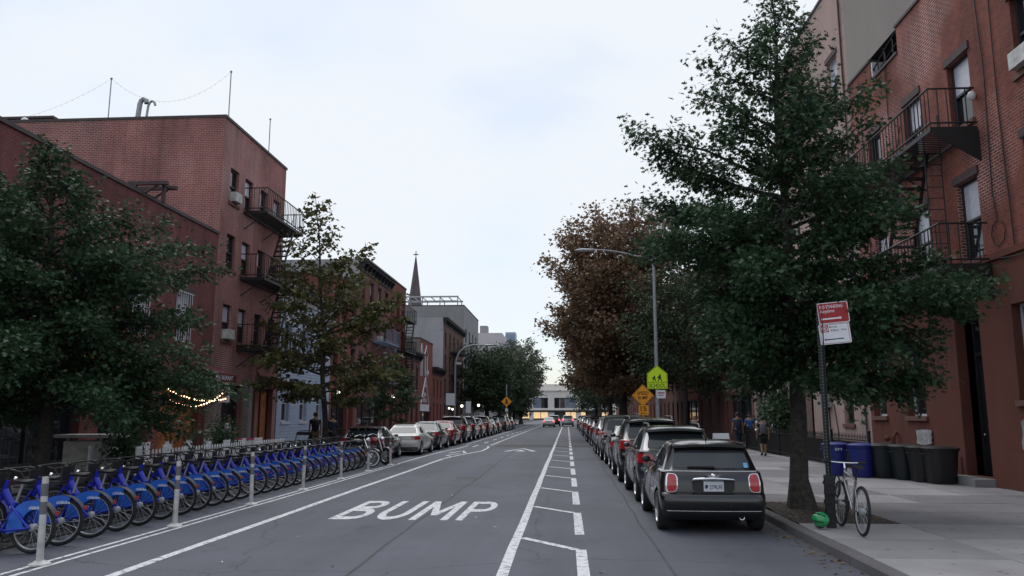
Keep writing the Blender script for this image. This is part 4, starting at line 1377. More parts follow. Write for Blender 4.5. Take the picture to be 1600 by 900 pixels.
def make_tree(name, label, base, H, env, seed, n_limbs=46, leaf=0.11, tmpl=OAK, leaves=24000, lm='leaf_oak', bark='bark', trunk_r=.15, tip=(0, 0), h0=1.9, extra=(), elev=None, asym=None, sub=7, spread=.10, top_sparse=0.0, group=None, twig_len=.42, cat='tree', flat=.55, zexp=.92, jag=(.68, 1.1)):
    """env: [(z, radius)]; limbs leave a central leader and carry side twigs with leaves"""
    r = random.Random(seed)
    rn = np.random.default_rng(seed)
    t = thing(name, label, cat, base, 0, group)
    zs = [e[0] for e in env]; rs = [e[1] for e in env]
    rad = lambda z: float(np.interp(z, zs, rs))
    lead = lambda z: Vector((tip[0] * (z / H) ** 1.5 + .04 * math.sin(z * 1.7 + seed), tip[1] * (z / H) ** 1.5 + .04 * math.cos(z * 1.3 + seed), z))
    tr = lambda z: max(.012, trunk_r * (1 - (z / H)) ** .8 * (1 + .75 * math.exp(-z / .22)))
    mb = MB()
    mb.tube([lead(H * i / 18) if i else Vector((0, 0, -.05)) for i in range(19)], [tr(H * i / 18) for i in range(19)], 12)
    mb.build('trunk', M[bark], t, smooth=True, angle=80)
    limbs = []
    for i in range(n_limbs):
        u = (i + r.random() * .8) / n_limbs
        z = h0 + (H * .985 - h0) * u ** zexp
        az = i * 2.39996 + r.uniform(-.45, .45)
        limbs.append((z, az, rad(z) * r.uniform(*jag) * (asym(z, az) if asym else 1)))
    for (z, az, L) in extra: limbs.append((z, R(az), L))
    limb_mb = MB()
    P, D, W = [], [], []
    for (z, az, L) in limbs:
        if L < .05: continue
        u = (z - h0) / (H - h0)
        el = elev(u) if elev else (-.18 + .85 * u)
        s = lead(z)
        # start lower on the leader so the limb ends near its height
        dz = L * math.tan(el)
        st = lead(max(h0 * .85, z - max(0, dz) * .7))
        dirh = Vector((math.cos(az), math.sin(az), 0))
        pts = [st]
        for k in range(1, 7):
            q = k / 6
            p = st + dirh * L * q + Vector((0, 0, dz * q - (.10 * L * q * q if el < .3 else -.06 * L * q * q)))
            p += Vector((r.gauss(0, .03), r.gauss(0, .03), r.gauss(0, .025))) * L * q
            pts.append(p)
        r0 = min(tr(st.z) * .55, .012 + .016 * L)
        limb_mb.tube(pts, [max(.005, r0 * (1 - .88 * k / 6)) for k in range(7)], 6)
        # twigs
        nt = max(3, int(sub * (L + .5)))
        for j in range(nt):
            q = .18 + .82 * ((j + r.random()) / nt) ** .8
            kf = q * 6; k0 = min(5, int(kf)); p0 = pts[k0].lerp(pts[k0 + 1], kf - k0)
            side = (-1 if j % 2 else 1) * r.uniform(.35, 1.25)
            dv = Vector((math.cos(az + side), math.sin(az + side), r.gauss(.08, .28)))
            tl = twig_len * r.uniform(.5, 1.3) * (1.15 - .55 * q) * (.5 + .35 * min(L, 2.5))
            if j == nt - 1: dv = dirh + Vector((0, 0, .1)); tl *= .8
            p1 = p0 + dv * tl
            limb_mb.tube([p0, p0.lerp(p1, .5) + Vector((0, 0, .03)), p1], [.007, .005, .003], 4)
            m_ = max(3, int(tl / .075))
            for k in range(m_):
                w = (k + .5) / m_
                P.append(p0.lerp(p1, .12 + .9 * w)); D.append(dv); W.append((1 - top_sparse * u) * 1.0)
    # leader leaves near the top
    for k in range(14):
        z = H * (.8 + .2 * k / 13); P.append(lead(z)); D.append(Vector((r.gauss(0, 1), r.gauss(0, 1), .6))); W.append(.8)
    limb_mb.build('limbs', M[bark], t, smooth=True, angle=80, fix=False)
    P = np.array([tuple(p) for p in P]); D = np.array([tuple(d) for d in D]); W = np.array(W)
    idx = rn.choice(len(P), leaves, p=W / W.sum())
    off = rn.normal(0, spread, (leaves, 3)); off[:, 2] *= flat
    cl_tint = rn.normal(0, .12, len(P))
    me = leaf_mesh('crown', P[idx] + off, D[idx], leaf, tmpl, M[lm], seed + 1, cl_tint[idx])
    c = inst('crown', me, t)
    c['kind'] = 'stuff'
    return t


def oak_asym(z, az):
    c = math.cos(az)
    if z < 4.2: return 1 - .08 * c if c > 0 else 1 + .46 * c
    return 1.0
make_tree('pin_oak', 'tall dark green pin oak in the soil pit beside the dark hatchback, at right', (4.22, 15.05, .12), 9.95,
          [(1.9, 1.5), (2.6, 2.35), (3.6, 2.95), (4.4, 2.9), (5.3, 2.5), (6.2, 2.1), (7.0, 1.7), (7.8, 1.25), (8.6, .9), (9.4, .5), (9.95, .15)], 11,
          n_limbs=95, leaf=.105, leaves=74000, zexp=1.2, jag=(.5, 1.15), trunk_r=.17, tip=(-.05, 0), h0=2.3, asym=oak_asym, elev=lambda u: -.05 + .75 * u, spread=.12, flat=.95,
          extra=((6.9, 178, 2.75), (7.75, 10, 2.1), (4.0, 6, 3.35), (3.7, -15, 2.9), (4.9, 172, 2.75), (8.9, 165, 1.1), (3.2, 5, 2.6), (5.0, -60, 2.4), (3.4, -70, 2.2), (4.4, -120, 2.2), (6.4, 175, 2.5), (8.3, 172, 1.35), (5.7, 185, 2.6)), top_sparse=.72, sub=6.5)
make_tree('pin_oak', 'broad green pin oak overhanging the rental bicycles at the left edge', (-10.95, 16.3, .12), 7.75,
          [(1.7, 2.2), (2.2, 2.9), (3.4, 3.15), (4.4, 3.15), (5.0, 2.85), (5.6, 2.35), (6.1, 1.7), (6.5, 1.0), (6.9, .45), (7.3, .25), (7.75, .12)], 23,
          n_limbs=95, leaf=.105, leaves=74000, zexp=1.1, jag=(.55, 1.15), trunk_r=.16, tip=(-.55, 0), h0=2.0, spread=.12, flat=.95,
          extra=((5.2, -5, 3.3), (5.0, 20, 3.4), (2.8, 0, 3.5), (2.9, 15, 3.7), (2.5, -40, 3.0), (6.2, 200, 1.9), (6.6, 190, 1.5), (3.0, -70, 3.0), (4.6, -80, 2.9), (3.4, 180, 3.3), (2.4, 200, 3.2), (2.2, -110, 2.8)), top_sparse=.4, sub=6.5)
make_tree('plane_tree', 'olive brown leaved street tree in front of the clapboard house', (-9.75, 32.0, .12), 10.9,
          [(2.2, 1.8), (3.2, 2.9), (4.4, 3.1), (5.8, 2.7), (6.8, 2.2), (7.8, 1.6), (8.8, 1.15), (9.8, .65), (10.9, .12)], 37,
          n_limbs=42, leaf=.19, tmpl=MAPLE, leaves=8600, lm='leaf_olive', trunk_r=.13, tip=(-.75, 0), h0=2.1, extra=((6.0, 0, 3.0), (8.2, 5, 2.0), (4.4, 170, 3.0), (3.3, -30, 3.2)), elev=lambda u: .1 + .75 * u, top_sparse=.55, sub=5, spread=.16, twig_len=.5)
make_tree('young_tree', 'small young street tree behind the white sedan', (-9.9, 45.0, .12), 4.6,
          [(1.3, .7), (2.0, 1.35), (3.0, 1.45), (3.8, 1.0), (4.6, .1)], 41, n_limbs=22, leaf=.16, tmpl=MAPLE, leaves=2600, lm='leaf_far', trunk_r=.06, h0=1.4, sub=6, spread=.12)
def big_tree(label, base, H, rx, zc, seed, lm, leaves, leaf, bark='bark', trunk_r=.3, h0=3.5, group=None, limbs=40, low=.55, tmpl=RHOMB):
    env = []
    for i in range(11):
        u = i / 10
        z = h0 + (H - h0) * u
        env.append((z, rx * (low + (1 - low) * min(1, u / .3)) * math.sqrt(max(0.02, 1 - max(0, (u - .3) / .7) ** 2.1))))
    return make_tree('street_tree', label, base, H, env, seed, n_limbs=limbs, leaf=leaf, tmpl=tmpl, leaves=leaves, lm=lm, bark=bark, trunk_r=trunk_r, h0=h0, elev=lambda u: .25 + .8 * u, sub=5.0, spread=.32, twig_len=1.0, group=group, flat=.7)
GT = 'tall trees down the street'
big_tree('big rust brown street tree behind the right lamp post', (4.35, 61, .12), 16.9, 6.3, 9, 51, 'leaf_brown', 66000, .24, trunk_r=.28, h0=3.6, group=GT, limbs=110, tmpl=MAPLE)
big_tree('second rust brown tree just beyond the big one on the right', (5.0, 73, .12), 15.5, 5.6, 9, 52, 'leaf_brown', 18000, .30, trunk_r=.26, h0=4.0, group=GT, limbs=44)
big_tree('dark green tree close to the right houses behind the school sign', (7.6, 52, .12), 11.5, 3.6, 7, 53, 'leaf_far', 9000, .22, trunk_r=.18, h0=3.2, group=GT, limbs=36)
big_tree('pale barked green tree on the right, nearest the far shops', (4.6, 112, .12), 14.0, 5.2, 8, 54, 'leaf_far', 9000, .34, bark='bark_pale', trunk_r=.3, h0=3.4, group=GT)
big_tree('dark green tree on the right in front of the cream building', (5.2, 140, .12), 13, 5.5, 8, 55, 'leaf_far', 8000, .4, h0=2.6, group=GT)
big_tree('green tree on the right between two dark neighbours', (5.0, 92, .12), 13.0, 4.6, 8, 56, 'leaf_far', 9000, .3, h0=3.2, group=GT)
big_tree('dense dark green tree right of the left lamp post', (-9.6, 97, .12), 10.0, 3.6, 6, 57, 'leaf_far', 15000, .26, h0=2.2, group=GT, limbs=54)
big_tree('dark green tree behind the dense one on the left', (-9.2, 111, .12), 10.4, 4.0, 6, 58, 'leaf_far', 13000, .3, h0=2.6, group=GT, limbs=50)
big_tree('grey green tree reaching over the street on the left', (-8.8, 126, .12), 12.2, 4.4, 7, 59, 'leaf_grey', 10000, .34, h0=3.2, group=GT)
big_tree('dark low tree on the left before the pedestrian sign', (-9.2, 140, .12), 9.8, 4.6, 6, 60, 'leaf_far', 9000, .38, h0=1.8, group=GT)
big_tree('grey green tree at the left end of the street', (-8.6, 152, .12), 15.5, 5.6, 8, 61, 'leaf_grey', 9000, .42, h0=5.5, group=GT)
# shrub with pale flowers behind the railings
t = thing('flowering_shrub', 'leafy shrub with white flowers behind the railings', 'shrub', (9.6, 37.2, .12))
rn = np.random.default_rng(77)
P = rn.normal(0, 1, (3600, 3)) * (.33, .75, .8) + (0, 0, 1.5); P[:, 2] = np.clip(P[:, 2], .05, 3.6)
c = inst('foliage', leaf_mesh('foliage', P, rn.normal(0, 1, P.shape), .14, MAPLE, M['leaf_oak'], 78), t); c['kind'] = 'stuff'
P = rn.normal(0, 1, (90, 3)) * (.2, .5, .18) + (-.5, 0, 1.25)
c = inst('flowers', leaf_mesh('flowers', P, rn.normal(0, 1, P.shape), .13, RHOMB, M['white'], 79), t); c['kind'] = 'stuff'
MB().tube([(0, 0, 0), (.02, .05, .8), (0, .1, 1.6)], [.04, .03, .015], 6).build('stem', M['bark'], t)

# ================================================================== CARS
class Body:
    """car shell lofted through plan outlines from the sill to the roof; local +Y is forward, rear bumper at y=0"""
    NR, NC, NS = 5, 5, 12

    def __init__(s, levels):
        s.lv = levels
        s.rings = [s.outline(l) for l in levels]
        s.half = len(s.rings[0]) // 2

    def outline(s, l):
        yr, yf, hw = l['yr'], l['yf'], l['hw']
        rr, rf = l.get('rr', .25), l.get('rf', .35)
        br, bf = l.get('br', .05), l.get('bf', .12)
        taper_r, taper_f = l.get('tr', .03), l.get('tf', .05)
        pts = []
        for i in range(s.NR):                                  # rear face, centre outwards
            x = (hw - taper_r - rr) * i / (s.NR - 1)
            pts.append((x, yr + br * (x / hw) ** 2))
        xe, ye = pts[-1]
        for i in range(1, s.NC):
            a = math.pi / 2 * i / (s.NC - 1)
            pts.append((xe + rr * math.sin(a), ye + rr * (1 - math.cos(a))))
        y0 = pts[-1][1]
        front = []
        for i in range(s.NR):
            x = (hw - taper_f - rf) * i / (s.NR - 1)
            front.append((x, yf - bf * (x / hw) ** 2))
        xe2, ye2 = front[-1]
        for i in range(1, s.NC):
            a = math.pi / 2 * i / (s.NC - 1)
            front.append((xe2 + rf * math.sin(a), ye2 - rf * (1 - math.cos(a))))
        y1 = front[-1][1]
        for i in range(1, s.NS):
            t = i / s.NS
            x = hw - taper_r * (1 - t) ** 3 - taper_f * t ** 3
            pts.append((x, y0 + (y1 - y0) * t))
        pts += front[::-1]
        zr, zf, zc = l['z'], l.get('zf', l['z']), l.get('zc', 0.0)
        out = []
        for x, y in pts:
            t = (y - yr) / (yf - yr)
            out.append(Vector((x, y, zr + (zf - zr) * t + zc * 4 * t * (1 - t) - l.get('crown', 0) * (x / hw) ** 2)))
        left = [Vector((-p.x, p.y, p.z)) for p in out[1:-1]][::-1]
        return out + left

    def shell(s):
        mb = MB()
        mb.loft([[tuple(p) for p in r] for r in s.rings], cap=False)
        n = len(s.rings[0]); h = s.half
        # close roof and floor with strips between the two halves
        for ring in (s.rings[-1], s.rings[0]):
            b0 = len(mb.v)
            mb.v += [tuple(p) for p in ring]
            for i in range(h):
                a, b = i, i + 1
                c, d = (n - i) % n, (n - i - 1) % n
                f = [b0 + a, b0 + b, b0 + d, b0 + c]
                f2 = []
                for q in f:
                    if q not in f2: f2.append(q)
                if len(f2) >= 3: mb.f.append(tuple(f2))
        return mb

    def S(s, u, k, v):
        """point at ring parameter u (may be negative: left side) between level k and k+1"""
        n = len(s.rings[0])
        k = k + int(math.floor(v)) if v >= 1 or v < 0 else k
        v = v - math.floor(v)
        k = max(0, min(k, len(s.rings) - 2))
        i = int(math.floor(u)); f = u - i
        g = lambda rr: rr[i % n].lerp(rr[(i + 1) % n], f)
        return g(s.rings[k]).lerp(g(s.rings[k + 1]), v)

    def N(s, u, k, v):
        e = .02
        a = s.S(u + .25, k, v) - s.S(u - .25, k, v)
        b = s.S(u, k, min(v + .05, .999 if v < 1 else v + .05)) - s.S(u, k, v - .05 if v > .06 else v)
        nn = a.cross(b)
        if nn.length < 1e-9: return Vector((0, -1, 0))
        return nn.normalized()

    def u_x(s, k, x):
        """ring parameter on the rear face where |x| is reached"""
        r = s.rings[k]
        for i in range(s.NR + s.NC - 2):
            if r[i].x <= abs(x) <= r[i + 1].x:
                u = i + (abs(x) - r[i].x) / (r[i + 1].x - r[i].x + 1e-9)
                return u
        return float(s.NR + s.NC - 2)

    def u_y(s, k, y):
        r = s.rings[k]
        for i in range(s.NR - 1, s.half):
            if r[i].y <= y <= r[i + 1].y:
                return i + (y - r[i].y) / (r[i + 1].y - r[i].y + 1e-9)
        return float(s.half - s.NR)

    def patch(s, u0, u1, k, v0, v1, off=.004, nu=10, nv=5, ru=.06, rv=.10, mirror=False, thick=.012):
        """raised panel lying on the shell"""
        mb = MB()
        rows, rows2 = [], []
        for j in range(nv + 1):
            t = -1 + 2 * j / nv
            ra, rb = [], []
            for i in range(nu + 1):
                q = -1 + 2 * i / nu
                qq = q * (1 - ru * abs(t) ** 6); tt = t * (1 - rv * abs(q) ** 6)
                u = (u0 + u1) / 2 + (u1 - u0) / 2 * qq
                v = (v0 + v1) / 2 + (v1 - v0) / 2 * tt
                p, nn = s.S(u, k, v), s.N(u, k, v)
                a, b = p + nn * off, p - nn * thick
                if mirror:
                    a, b = Vector((-a.x, a.y, a.z)), Vector((-b.x, b.y, b.z))
                ra.append(tuple(a)); rb.append(tuple(b))
            rows.append(ra); rows2.append(rb)
        w = nu + 1
        top = [p for r_ in rows for p in r_]
        fs = [(j * w + i, j * w + i + 1, (j + 1) * w + i + 1, (j + 1) * w + i) for j in range(nv) for i in range(nu)]
        mb.add(top, fs)
        # rim
        loop = [(0, i) for i in range(nu)] + [(j, nu) for j in range(nv)] + [(nv, nu - i) for i in range(nu)] + [(nv - j, 0) for j in range(nv)]
        b0 = len(mb.v)
        idx = [j * w + i for j, i in loop]
        mb.v += [rows2[j][i] for j, i in loop]
        m_ = len(loop)
        for i in range(m_):
            mb.f.append((idx[i], idx[(i + 1) % m_], b0 + (i + 1) % m_, b0 + i))
        return mb


def cut_arches(me, arches, r, matl, x0=.55, x1=1.3):
    """wheel arches cut out of the shell"""
    ob = bpy.data.objects.new('shell_source', me)
    cut = MB()
    for y_, z_ in arches:
        for sg in (-1, 1):
            cut.tube([(sg * x0, y_, z_), (sg * x1, y_, z_)], r, 28)
    cm = cut.mesh('arch_cutter', matl)
    co = bpy.data.objects.new('arch_cutter', cm)
    md = ob.modifiers.new('b', 'BOOLEAN'); md.object = co; md.operation = 'DIFFERENCE'; md.solver = 'EXACT'
    res = baked(ob, co)
    bpy.data.objects.remove(ob); bpy.data.objects.remove(co); bpy.data.meshes.remove(cm)
    return res


CACHE = {}
def wheel_meshes(r, w, style):
    key = ('w', r, w, style)
    if key in CACHE: return CACHE[key]
    t = MB().lathe([(r * .62, -w / 2 + .01), (r * .9, -w / 2), (r * .985, -w * .38), (r, -w * .2), (r, w * .2), (r * .985, w * .38), (r * .9, w / 2), (r * .62, w / 2 - .01)], axis='X', n=32).mesh('tyre', M['rubber'], True, 50)
    rim = MB()
    rim.lathe([(r * .64, w * .46), (r * .60, w * .5), (r * .58, w * .36), (r * .57, -w * .3), (r * .64, -w * .46)], axis='X', n=32)
    rim.lathe([(.001, w * .36), (r * .14, w * .38), (r * .16, w * .25), (.001, w * .24)], axis='X', n=16)
    ns = style
    for k in range(ns):
        a = 2 * math.pi * k / ns
        ca, sa = math.cos(a), math.sin(a)
        wd = .055 if ns < 8 else .028
        p = [(w * .32, r * .12, -wd), (w * .34, r * .12, wd), (w * .40, r * .585, wd * .8), (w * .40, r * .585, -wd * .8)]
        front = [(x, y_ * ca - z_ * sa, y_ * sa + z_ * ca) for x, y_, z_ in p]
        back = [(x - .03, y, z) for x, y, z in front]
        rim.add(front + back, [(0, 1, 2, 3), (7, 6, 5, 4), (0, 3, 7, 4), (1, 5, 6, 2), (3, 2, 6, 7), (0, 4, 5, 1)])
    rim.lathe([(r * .57, -w * .05), (.001, -w * .05)], axis='X', n=24)
    rm = rim.mesh('rim', M['alloy'], True, 35)
    CACHE[key] = (t, rm)
    return t, rm


def paint(name, col, metal=.35, rough=.32):
    m = mat('car_paint_' + name, col, rough, metal, var=.06, scale=3, coat=1.0)
    return m


def car(label, kind, loc, paintm, rz=0.0, detail=2, lit=False, group=None, name=None, rails=False, plate=None, glass='car_glass', lamp=None, rim_n=5):
    """kind: mini, hatch, suv, sedan, van"""
    P = dict(
        mini=dict(L=3.63, W=.845, z=(.19, .30, .50, .595, .62, .93, .955, 1.285, 1.345, 1.40), hood=1.05, cowl=.97, glr=.17, glt=.36, ft=2.0, sp=.30, hwt=.615, wb=(.62, 3.09), wr=.305, ztail=.79),
        hatch=dict(L=4.4, W=.89, z=(.26, .36, .60, .72, .75, 1.06, 1.09, 1.44, 1.51, 1.57), hood=1.15, cowl=1.02, glr=.22, glt=.62, ft=2.1, sp=.50, hwt=.64, wb=(.78, 3.42), wr=.34, ztail=.95),
        suv=dict(L=4.65, W=.93, z=(.28, .40, .66, .78, .81, 1.13, 1.16, 1.58, 1.66, 1.72), hood=1.3, cowl=1.12, glr=.16, glt=.42, ft=2.1, sp=.32, hwt=.68, wb=(.88, 3.6), wr=.36, ztail=1.02),
        van=dict(L=4.9, W=.95, z=(.28, .40, .66, .78, .81, 1.12, 1.15, 1.66, 1.75, 1.80), hood=1.0, cowl=1.1, glr=.12, glt=.26, ft=1.75, sp=.22, hwt=.72, wb=(.95, 3.95), wr=.35, ztail=1.0),
        sedan=dict(L=4.75, W=.90, z=(.22, .32, .56, .68, .72, .94, 1.0, 1.36, 1.41, 1.45), hood=1.25, cowl=.96, glr=.80, glt=1.32, ft=2.3, sp=1.36, hwt=.60, wb=(1.0, 3.75), wr=.335, ztail=.82))[kind]
    L, W, z = P['L'], P['W'], P['z']
    key = ('b', kind)
    if key not in CACHE:
        deck = .02 if kind == 'sedan' else 0
        lv = [dict(z=z[0], yr=.22, yf=L - .16, hw=W * .90, rr=.2, rf=.3),
              dict(z=z[1], yr=.05, yf=L - .04, hw=W * .965, rr=.24, rf=.34),
              dict(z=z[2] - .06, yr=.0, yf=L, hw=W * .995, rr=.26, rf=.36),
              dict(z=z[2] + .03, zf=z[2] - .02, yr=.0, yf=L - .01, hw=W, rr=.26, rf=.38),
              dict(z=z[3], zf=z[3] - .06, yr=.025, yf=L - .03, hw=W * .997, rr=.26, rf=.4),
              dict(z=z[4], zf=z[4] - .04, yr=.07, yf=L - .05, hw=W * .99, rr=.24, rf=.4),
              dict(z=(z[4] + z[5]) / 2, zf=z[4] + .02, yr=.075, yf=L - .10, hw=W * .985, rr=.24, rf=.42),
              dict(z=z[5], zf=z[5] - .16, zc=.05, yr=.10 if kind != 'mini' else .13, yf=L - .2, hw=W * .945, rr=.2, rf=.42, tf=.1),
              dict(z=z[6] + deck, zf=P['cowl'], yr=P['glr'], yf=L - P['hood'], hw=W * .90, rr=.16, rf=.3, bf=.2, br=.06),
              dict(z=z[7], yr=P['glt'], yf=L - P['ft'] + .1, hw=P['hwt'] + .03, rr=.14, rf=.22, bf=.15, zc=.025),
              dict(z=z[8], yr=P['sp'], yf=L - P['ft'], hw=P['hwt'] - .02, rr=.12, rf=.2, bf=.15, zc=.035),
              dict(z=z[9] - .015, yr=P['sp'] + .16, yf=L - P['ft'] - .2, hw=P['hwt'] - .16, rr=.1, rf=.15, zc=.03),
              dict(z=z[9], yr=P['sp'] + .36, yf=L - P['ft'] - .4, hw=P['hwt'] - .36, rr=.06, rf=.1, zc=.02)]
        if kind == 'mini':
            for l_ in lv[:8]: l_['rr'] = l_['rr'] * .62
        B = Body(lv)
        sh = B.shell()
        me = sh.mesh('body', M['plastic'])
        bm = bmesh.new(); bm.from_mesh(me); bmesh.ops.remove_doubles(bm, verts=bm.verts, dist=.0005); bmesh.ops.recalc_face_normals(bm, faces=bm.faces); bm.to_mesh(me); bm.free()
        me2 = cut_arches(me, [(y_, P['wr'] + .005) for y_ in P['wb']], P['wr'] + .055, M['plastic'], x0=W * .66)
        if len(me2.polygons) < 200: me2 = me
        me2.polygons.foreach_set('use_smooth', [True] * len(me2.polygons))
        me2.set_sharp_from_angle(angle=R(38))
        CACHE[key] = (B, me2)
    B, base = CACHE[key]
    t = thing(name or {'mini': 'hatchback_car', 'hatch': 'hatchback_car', 'suv': 'parked_suv', 'van': 'parked_van', 'sedan': 'sedan_car'}[kind], label, 'car', loc, rz, group)
    me = base.copy(); me.materials.clear(); me.materials.append(paintm); me.materials.append(M['plastic'])
    body = inst('body', me, t)
    KG = 8                                             # level index of the window base
    g = M[glass]
    def shared(key2, fn, m, smooth=True):
        kk = (kind, key2)
        if kk not in CACHE: CACHE[kk] = fn().mesh(key2.split('#')[0], m, smooth, 40)
        q = CACHE[kk]
        if q.materials[0] is not m:
            q = q.copy(); q.materials.clear(); q.materials.append(m)
        return q
    uxr = B.u_x(KG, W * .74)
    inst('rear_window', shared('rear_window', lambda: B.patch(-uxr, uxr, KG, .10, .90, nu=16), g), t)
    inst('windscreen', shared('windscreen', lambda: B.patch(B.half - 6.5, B.half + 6.5, KG, .08, .93, nu=16), g), t)
    yA = P['glr'] + (.35 if kind != 'sedan' else .38); yB = L - P['hood'] - .75; ym = (yA + yB) * .52
    segs = [(yA, ym - .06), (ym + .06, yB)] if kind in ('mini', 'sedan', 'hatch') else [(yA, yA + .75), (yA + .85, ym + .25), (ym + .36, yB)]
    for i, (a, b_) in enumerate(segs):
        for sg in (False, True):
            inst('side_window', shared('side_window#%d%d' % (i, sg), lambda a=a, b_=b_, sg=sg: B.patch(B.u_y(KG, a), B.u_y(KG, b_), KG, .10, .92, nu=8, mirror=sg, ru=.12), g), t)
    lm = M['tail_lit'] if lit else (lamp or M['tail_red'])
    shp = dict(mini=(W * .80, W * 1.02, 4, .55, 3.0), hatch=(W * .62, None, 5, .55, 1.75), suv=(W * .66, None, 5, .65, 2.3), van=(W * .84, None, 5, .3, 2.6), sedan=(W * .62, None, 5, .35, 1.8))[kind]
    if kind == 'mini':
        u0 = B.u_x(5, .565); u1 = B.u_x(5, .71)
        vv = (5, .10, 1.80)
    else:
        u0 = B.u_x(5, shp[0]); u1 = float(Body.NR + Body.NC - 2) + (.9 if kind != 'van' else .2)
        vv = (shp[2], shp[3], shp[4])
    for sg in (False, True):
        tl = inst('tail_lamp', shared('tail_lamp#%d' % sg, lambda sg=sg: B.patch(u0, u1, vv[0], vv[1], vv[2], off=.014, nu=8, nv=6, ru=.18, rv=.12, mirror=sg, thick=.02), lm), t)
        if kind == 'mini':
            inst('lamp_bezel', shared('lamp_bezel#%d' % sg, lambda sg=sg: B.patch(u0 - .10, u1 + .45, vv[0], vv[1] - .07, vv[2] + .07, off=.009, nu=8, nv=6, ru=.18, rv=.12, mirror=sg, thick=.02), M['chrome']), tl)
        elif detail > 1:
            inst('reversing_lens', shared('reversing_lens#%d' % sg, lambda sg=sg: B.patch(u0 + .25, u0 + 1.5, vv[0], vv[1] + .25, (vv[1] + vv[2]) / 2, off=.019, nu=4, nv=3, mirror=sg, thick=.01), M['offwhite']), tl)
    # black lower bumper and belt trim
    inst('lower_bumper', shared('lower_bumper', lambda: B.patch(-8.0, 8.0, 0, .35, 1.5, off=.006, nu=24, nv=4, ru=.03), M['plastic']), t)
    # number plate and its recess
    zp = (z[4] + z[5]) / 2 - (.055 if kind == 'mini' else 0)
    if kind in ('suv', 'hatch', 'van'): zp = z[4] + .10
    ypl = B.S(0, 6, .0).y
    if kind == 'mini':
        rc = MB()
        poly = [(-.27, -.105), (.27, -.105), (.32, -.05), (.325, .10), (-.325, .10), (-.32, -.05)]
        rc.prism(poly, lambda a, b_, d: (a, d, zp + b_), ypl - .012, ypl + .05)
        inst('plate_recess', rc.mesh('plate_recess', M['plastic']), t)
        hb = MB(); hb.tube([(-.325, ypl - .02, zp + .085), (-.30, ypl - .045, zp + .108), (0, ypl - .055, zp + .12), (.30, ypl - .045, zp + .108), (.325, ypl - .02, zp + .085)], [.012, .022, .026, .022, .012], 8)
        inst('chrome_handle', hb.mesh('chrome_handle', M['chrome'], True, 60), t)
        bl = MB()
        bl.tube([B.S(-6 + 12 * i / 24, 7, .35) + B.N(-6 + 12 * i / 24, 7, .35) * .006 for i in range(25)], .007, 6)
        inst('chrome_belt', bl.mesh('chrome_belt', M['chrome'], True, 60), t)
        em = MB()
        ye = ypl - .02; ze = z[5] - .055
        em.lathe([(.001, -.012), (.034, -.01), (.04, 0), (.001, .004)], (0, ye, ze), 'Y', 20)
        for sg in (-1, 1):
            em.prism([(sg * .04, .018), (sg * .12, .026), (sg * .095, .0), (sg * .06, -.018), (sg * .038, -.018)], lambda a, b_, d: (a, d, ze + b_), ye - .006, ye + .004)
        inst('winged_badge', em.mesh('winged_badge', M['chrome'], True, 30), t)
        st = MB().box(.505, ypl - .03, 1.0, .57, ypl - .02, 1.09)
        stk = MB(); p_ = B.S(B.u_x(KG, W * .66), KG, .22); n_ = B.N(B.u_x(KG, W * .66), KG, .22)
        stk.obox(p_ + n_ * .008, (.065, .003, .085), n_.to_track_quat('-Y', 'Z').to_matrix())
        inst('sticker', stk.mesh('sticker', M['sticker']), t)
        ex = MB().lathe([(.035, -.06), (.042, -.065), (.045, .1), (.036, .1), (.034, -.05)], (.42, .16, .255), 'Y', 20)
        inst('exhaust_pipe', ex.mesh('exhaust_pipe', M['chrome'], True, 50), t)
        inst('exhaust_bore', MB().lathe([(.001, -.03), (.034, -.03)], (.42, .16, .255), 'Y', 16).mesh('exhaust_bore', M['black']), t)
        bm_ = MB(); bm_.tube([B.S(-5.5 + 11 * i / 20, 1, .35) + B.N(-5.5 + 11 * i / 20, 1, .35) * .004 for i in range(21)], .0045, 6)
        inst('bumper_strip', bm_.mesh('bumper_strip', M['chrome'], True, 60), t)
        for sg in (-1, 1): inst('parking_sensor', MB().lathe([(.001, -.004), (.012, -.003), (.013, .01)], (sg * .3 - .05, -.004 + .01, .43), 'Y', 10).mesh('parking_sensor', M['plastic']), t)
    pl = inst('licence_plate', MB().bevel_box(-.155, -.155 * .5, 0, .155, .155 * .5, .008, .004).mesh('licence_plate', M['plate']), t, (0, ypl - .02, zp), (R(90), 0, 0))
    if plate:
        me_ = text_mesh(plate, 1, .001, .012, 'CENTER', .20, .062); me_.materials.append(M['plate_ink'])
        inst('lettering', me_, pl, (.035, -.012, .0095))
        inst('torch_mark', MB().prism([(-.13, -.03), (-.10, -.035), (-.085, 0), (-.09, .02), (-.115, .025), (-.135, .015)], lambda a, b_, d: (a, b_, d), .0085, .0098).mesh('torch_mark', M['plate_ink']), pl)
    # wiper
    if detail > 1 and kind != 'sedan':
        wp = MB()
        a_ = B.S(.3, KG, .12) + B.N(.3, KG, .12) * .02; b2 = B.S(-B.u_x(KG, W * .45), KG, .14) + B.N(-2, KG, .14) * .02
        wp.tube([a_, b2], [.014, .008], 5)
        inst('rear_wiper', wp.mesh('rear_wiper', M['black']), t)
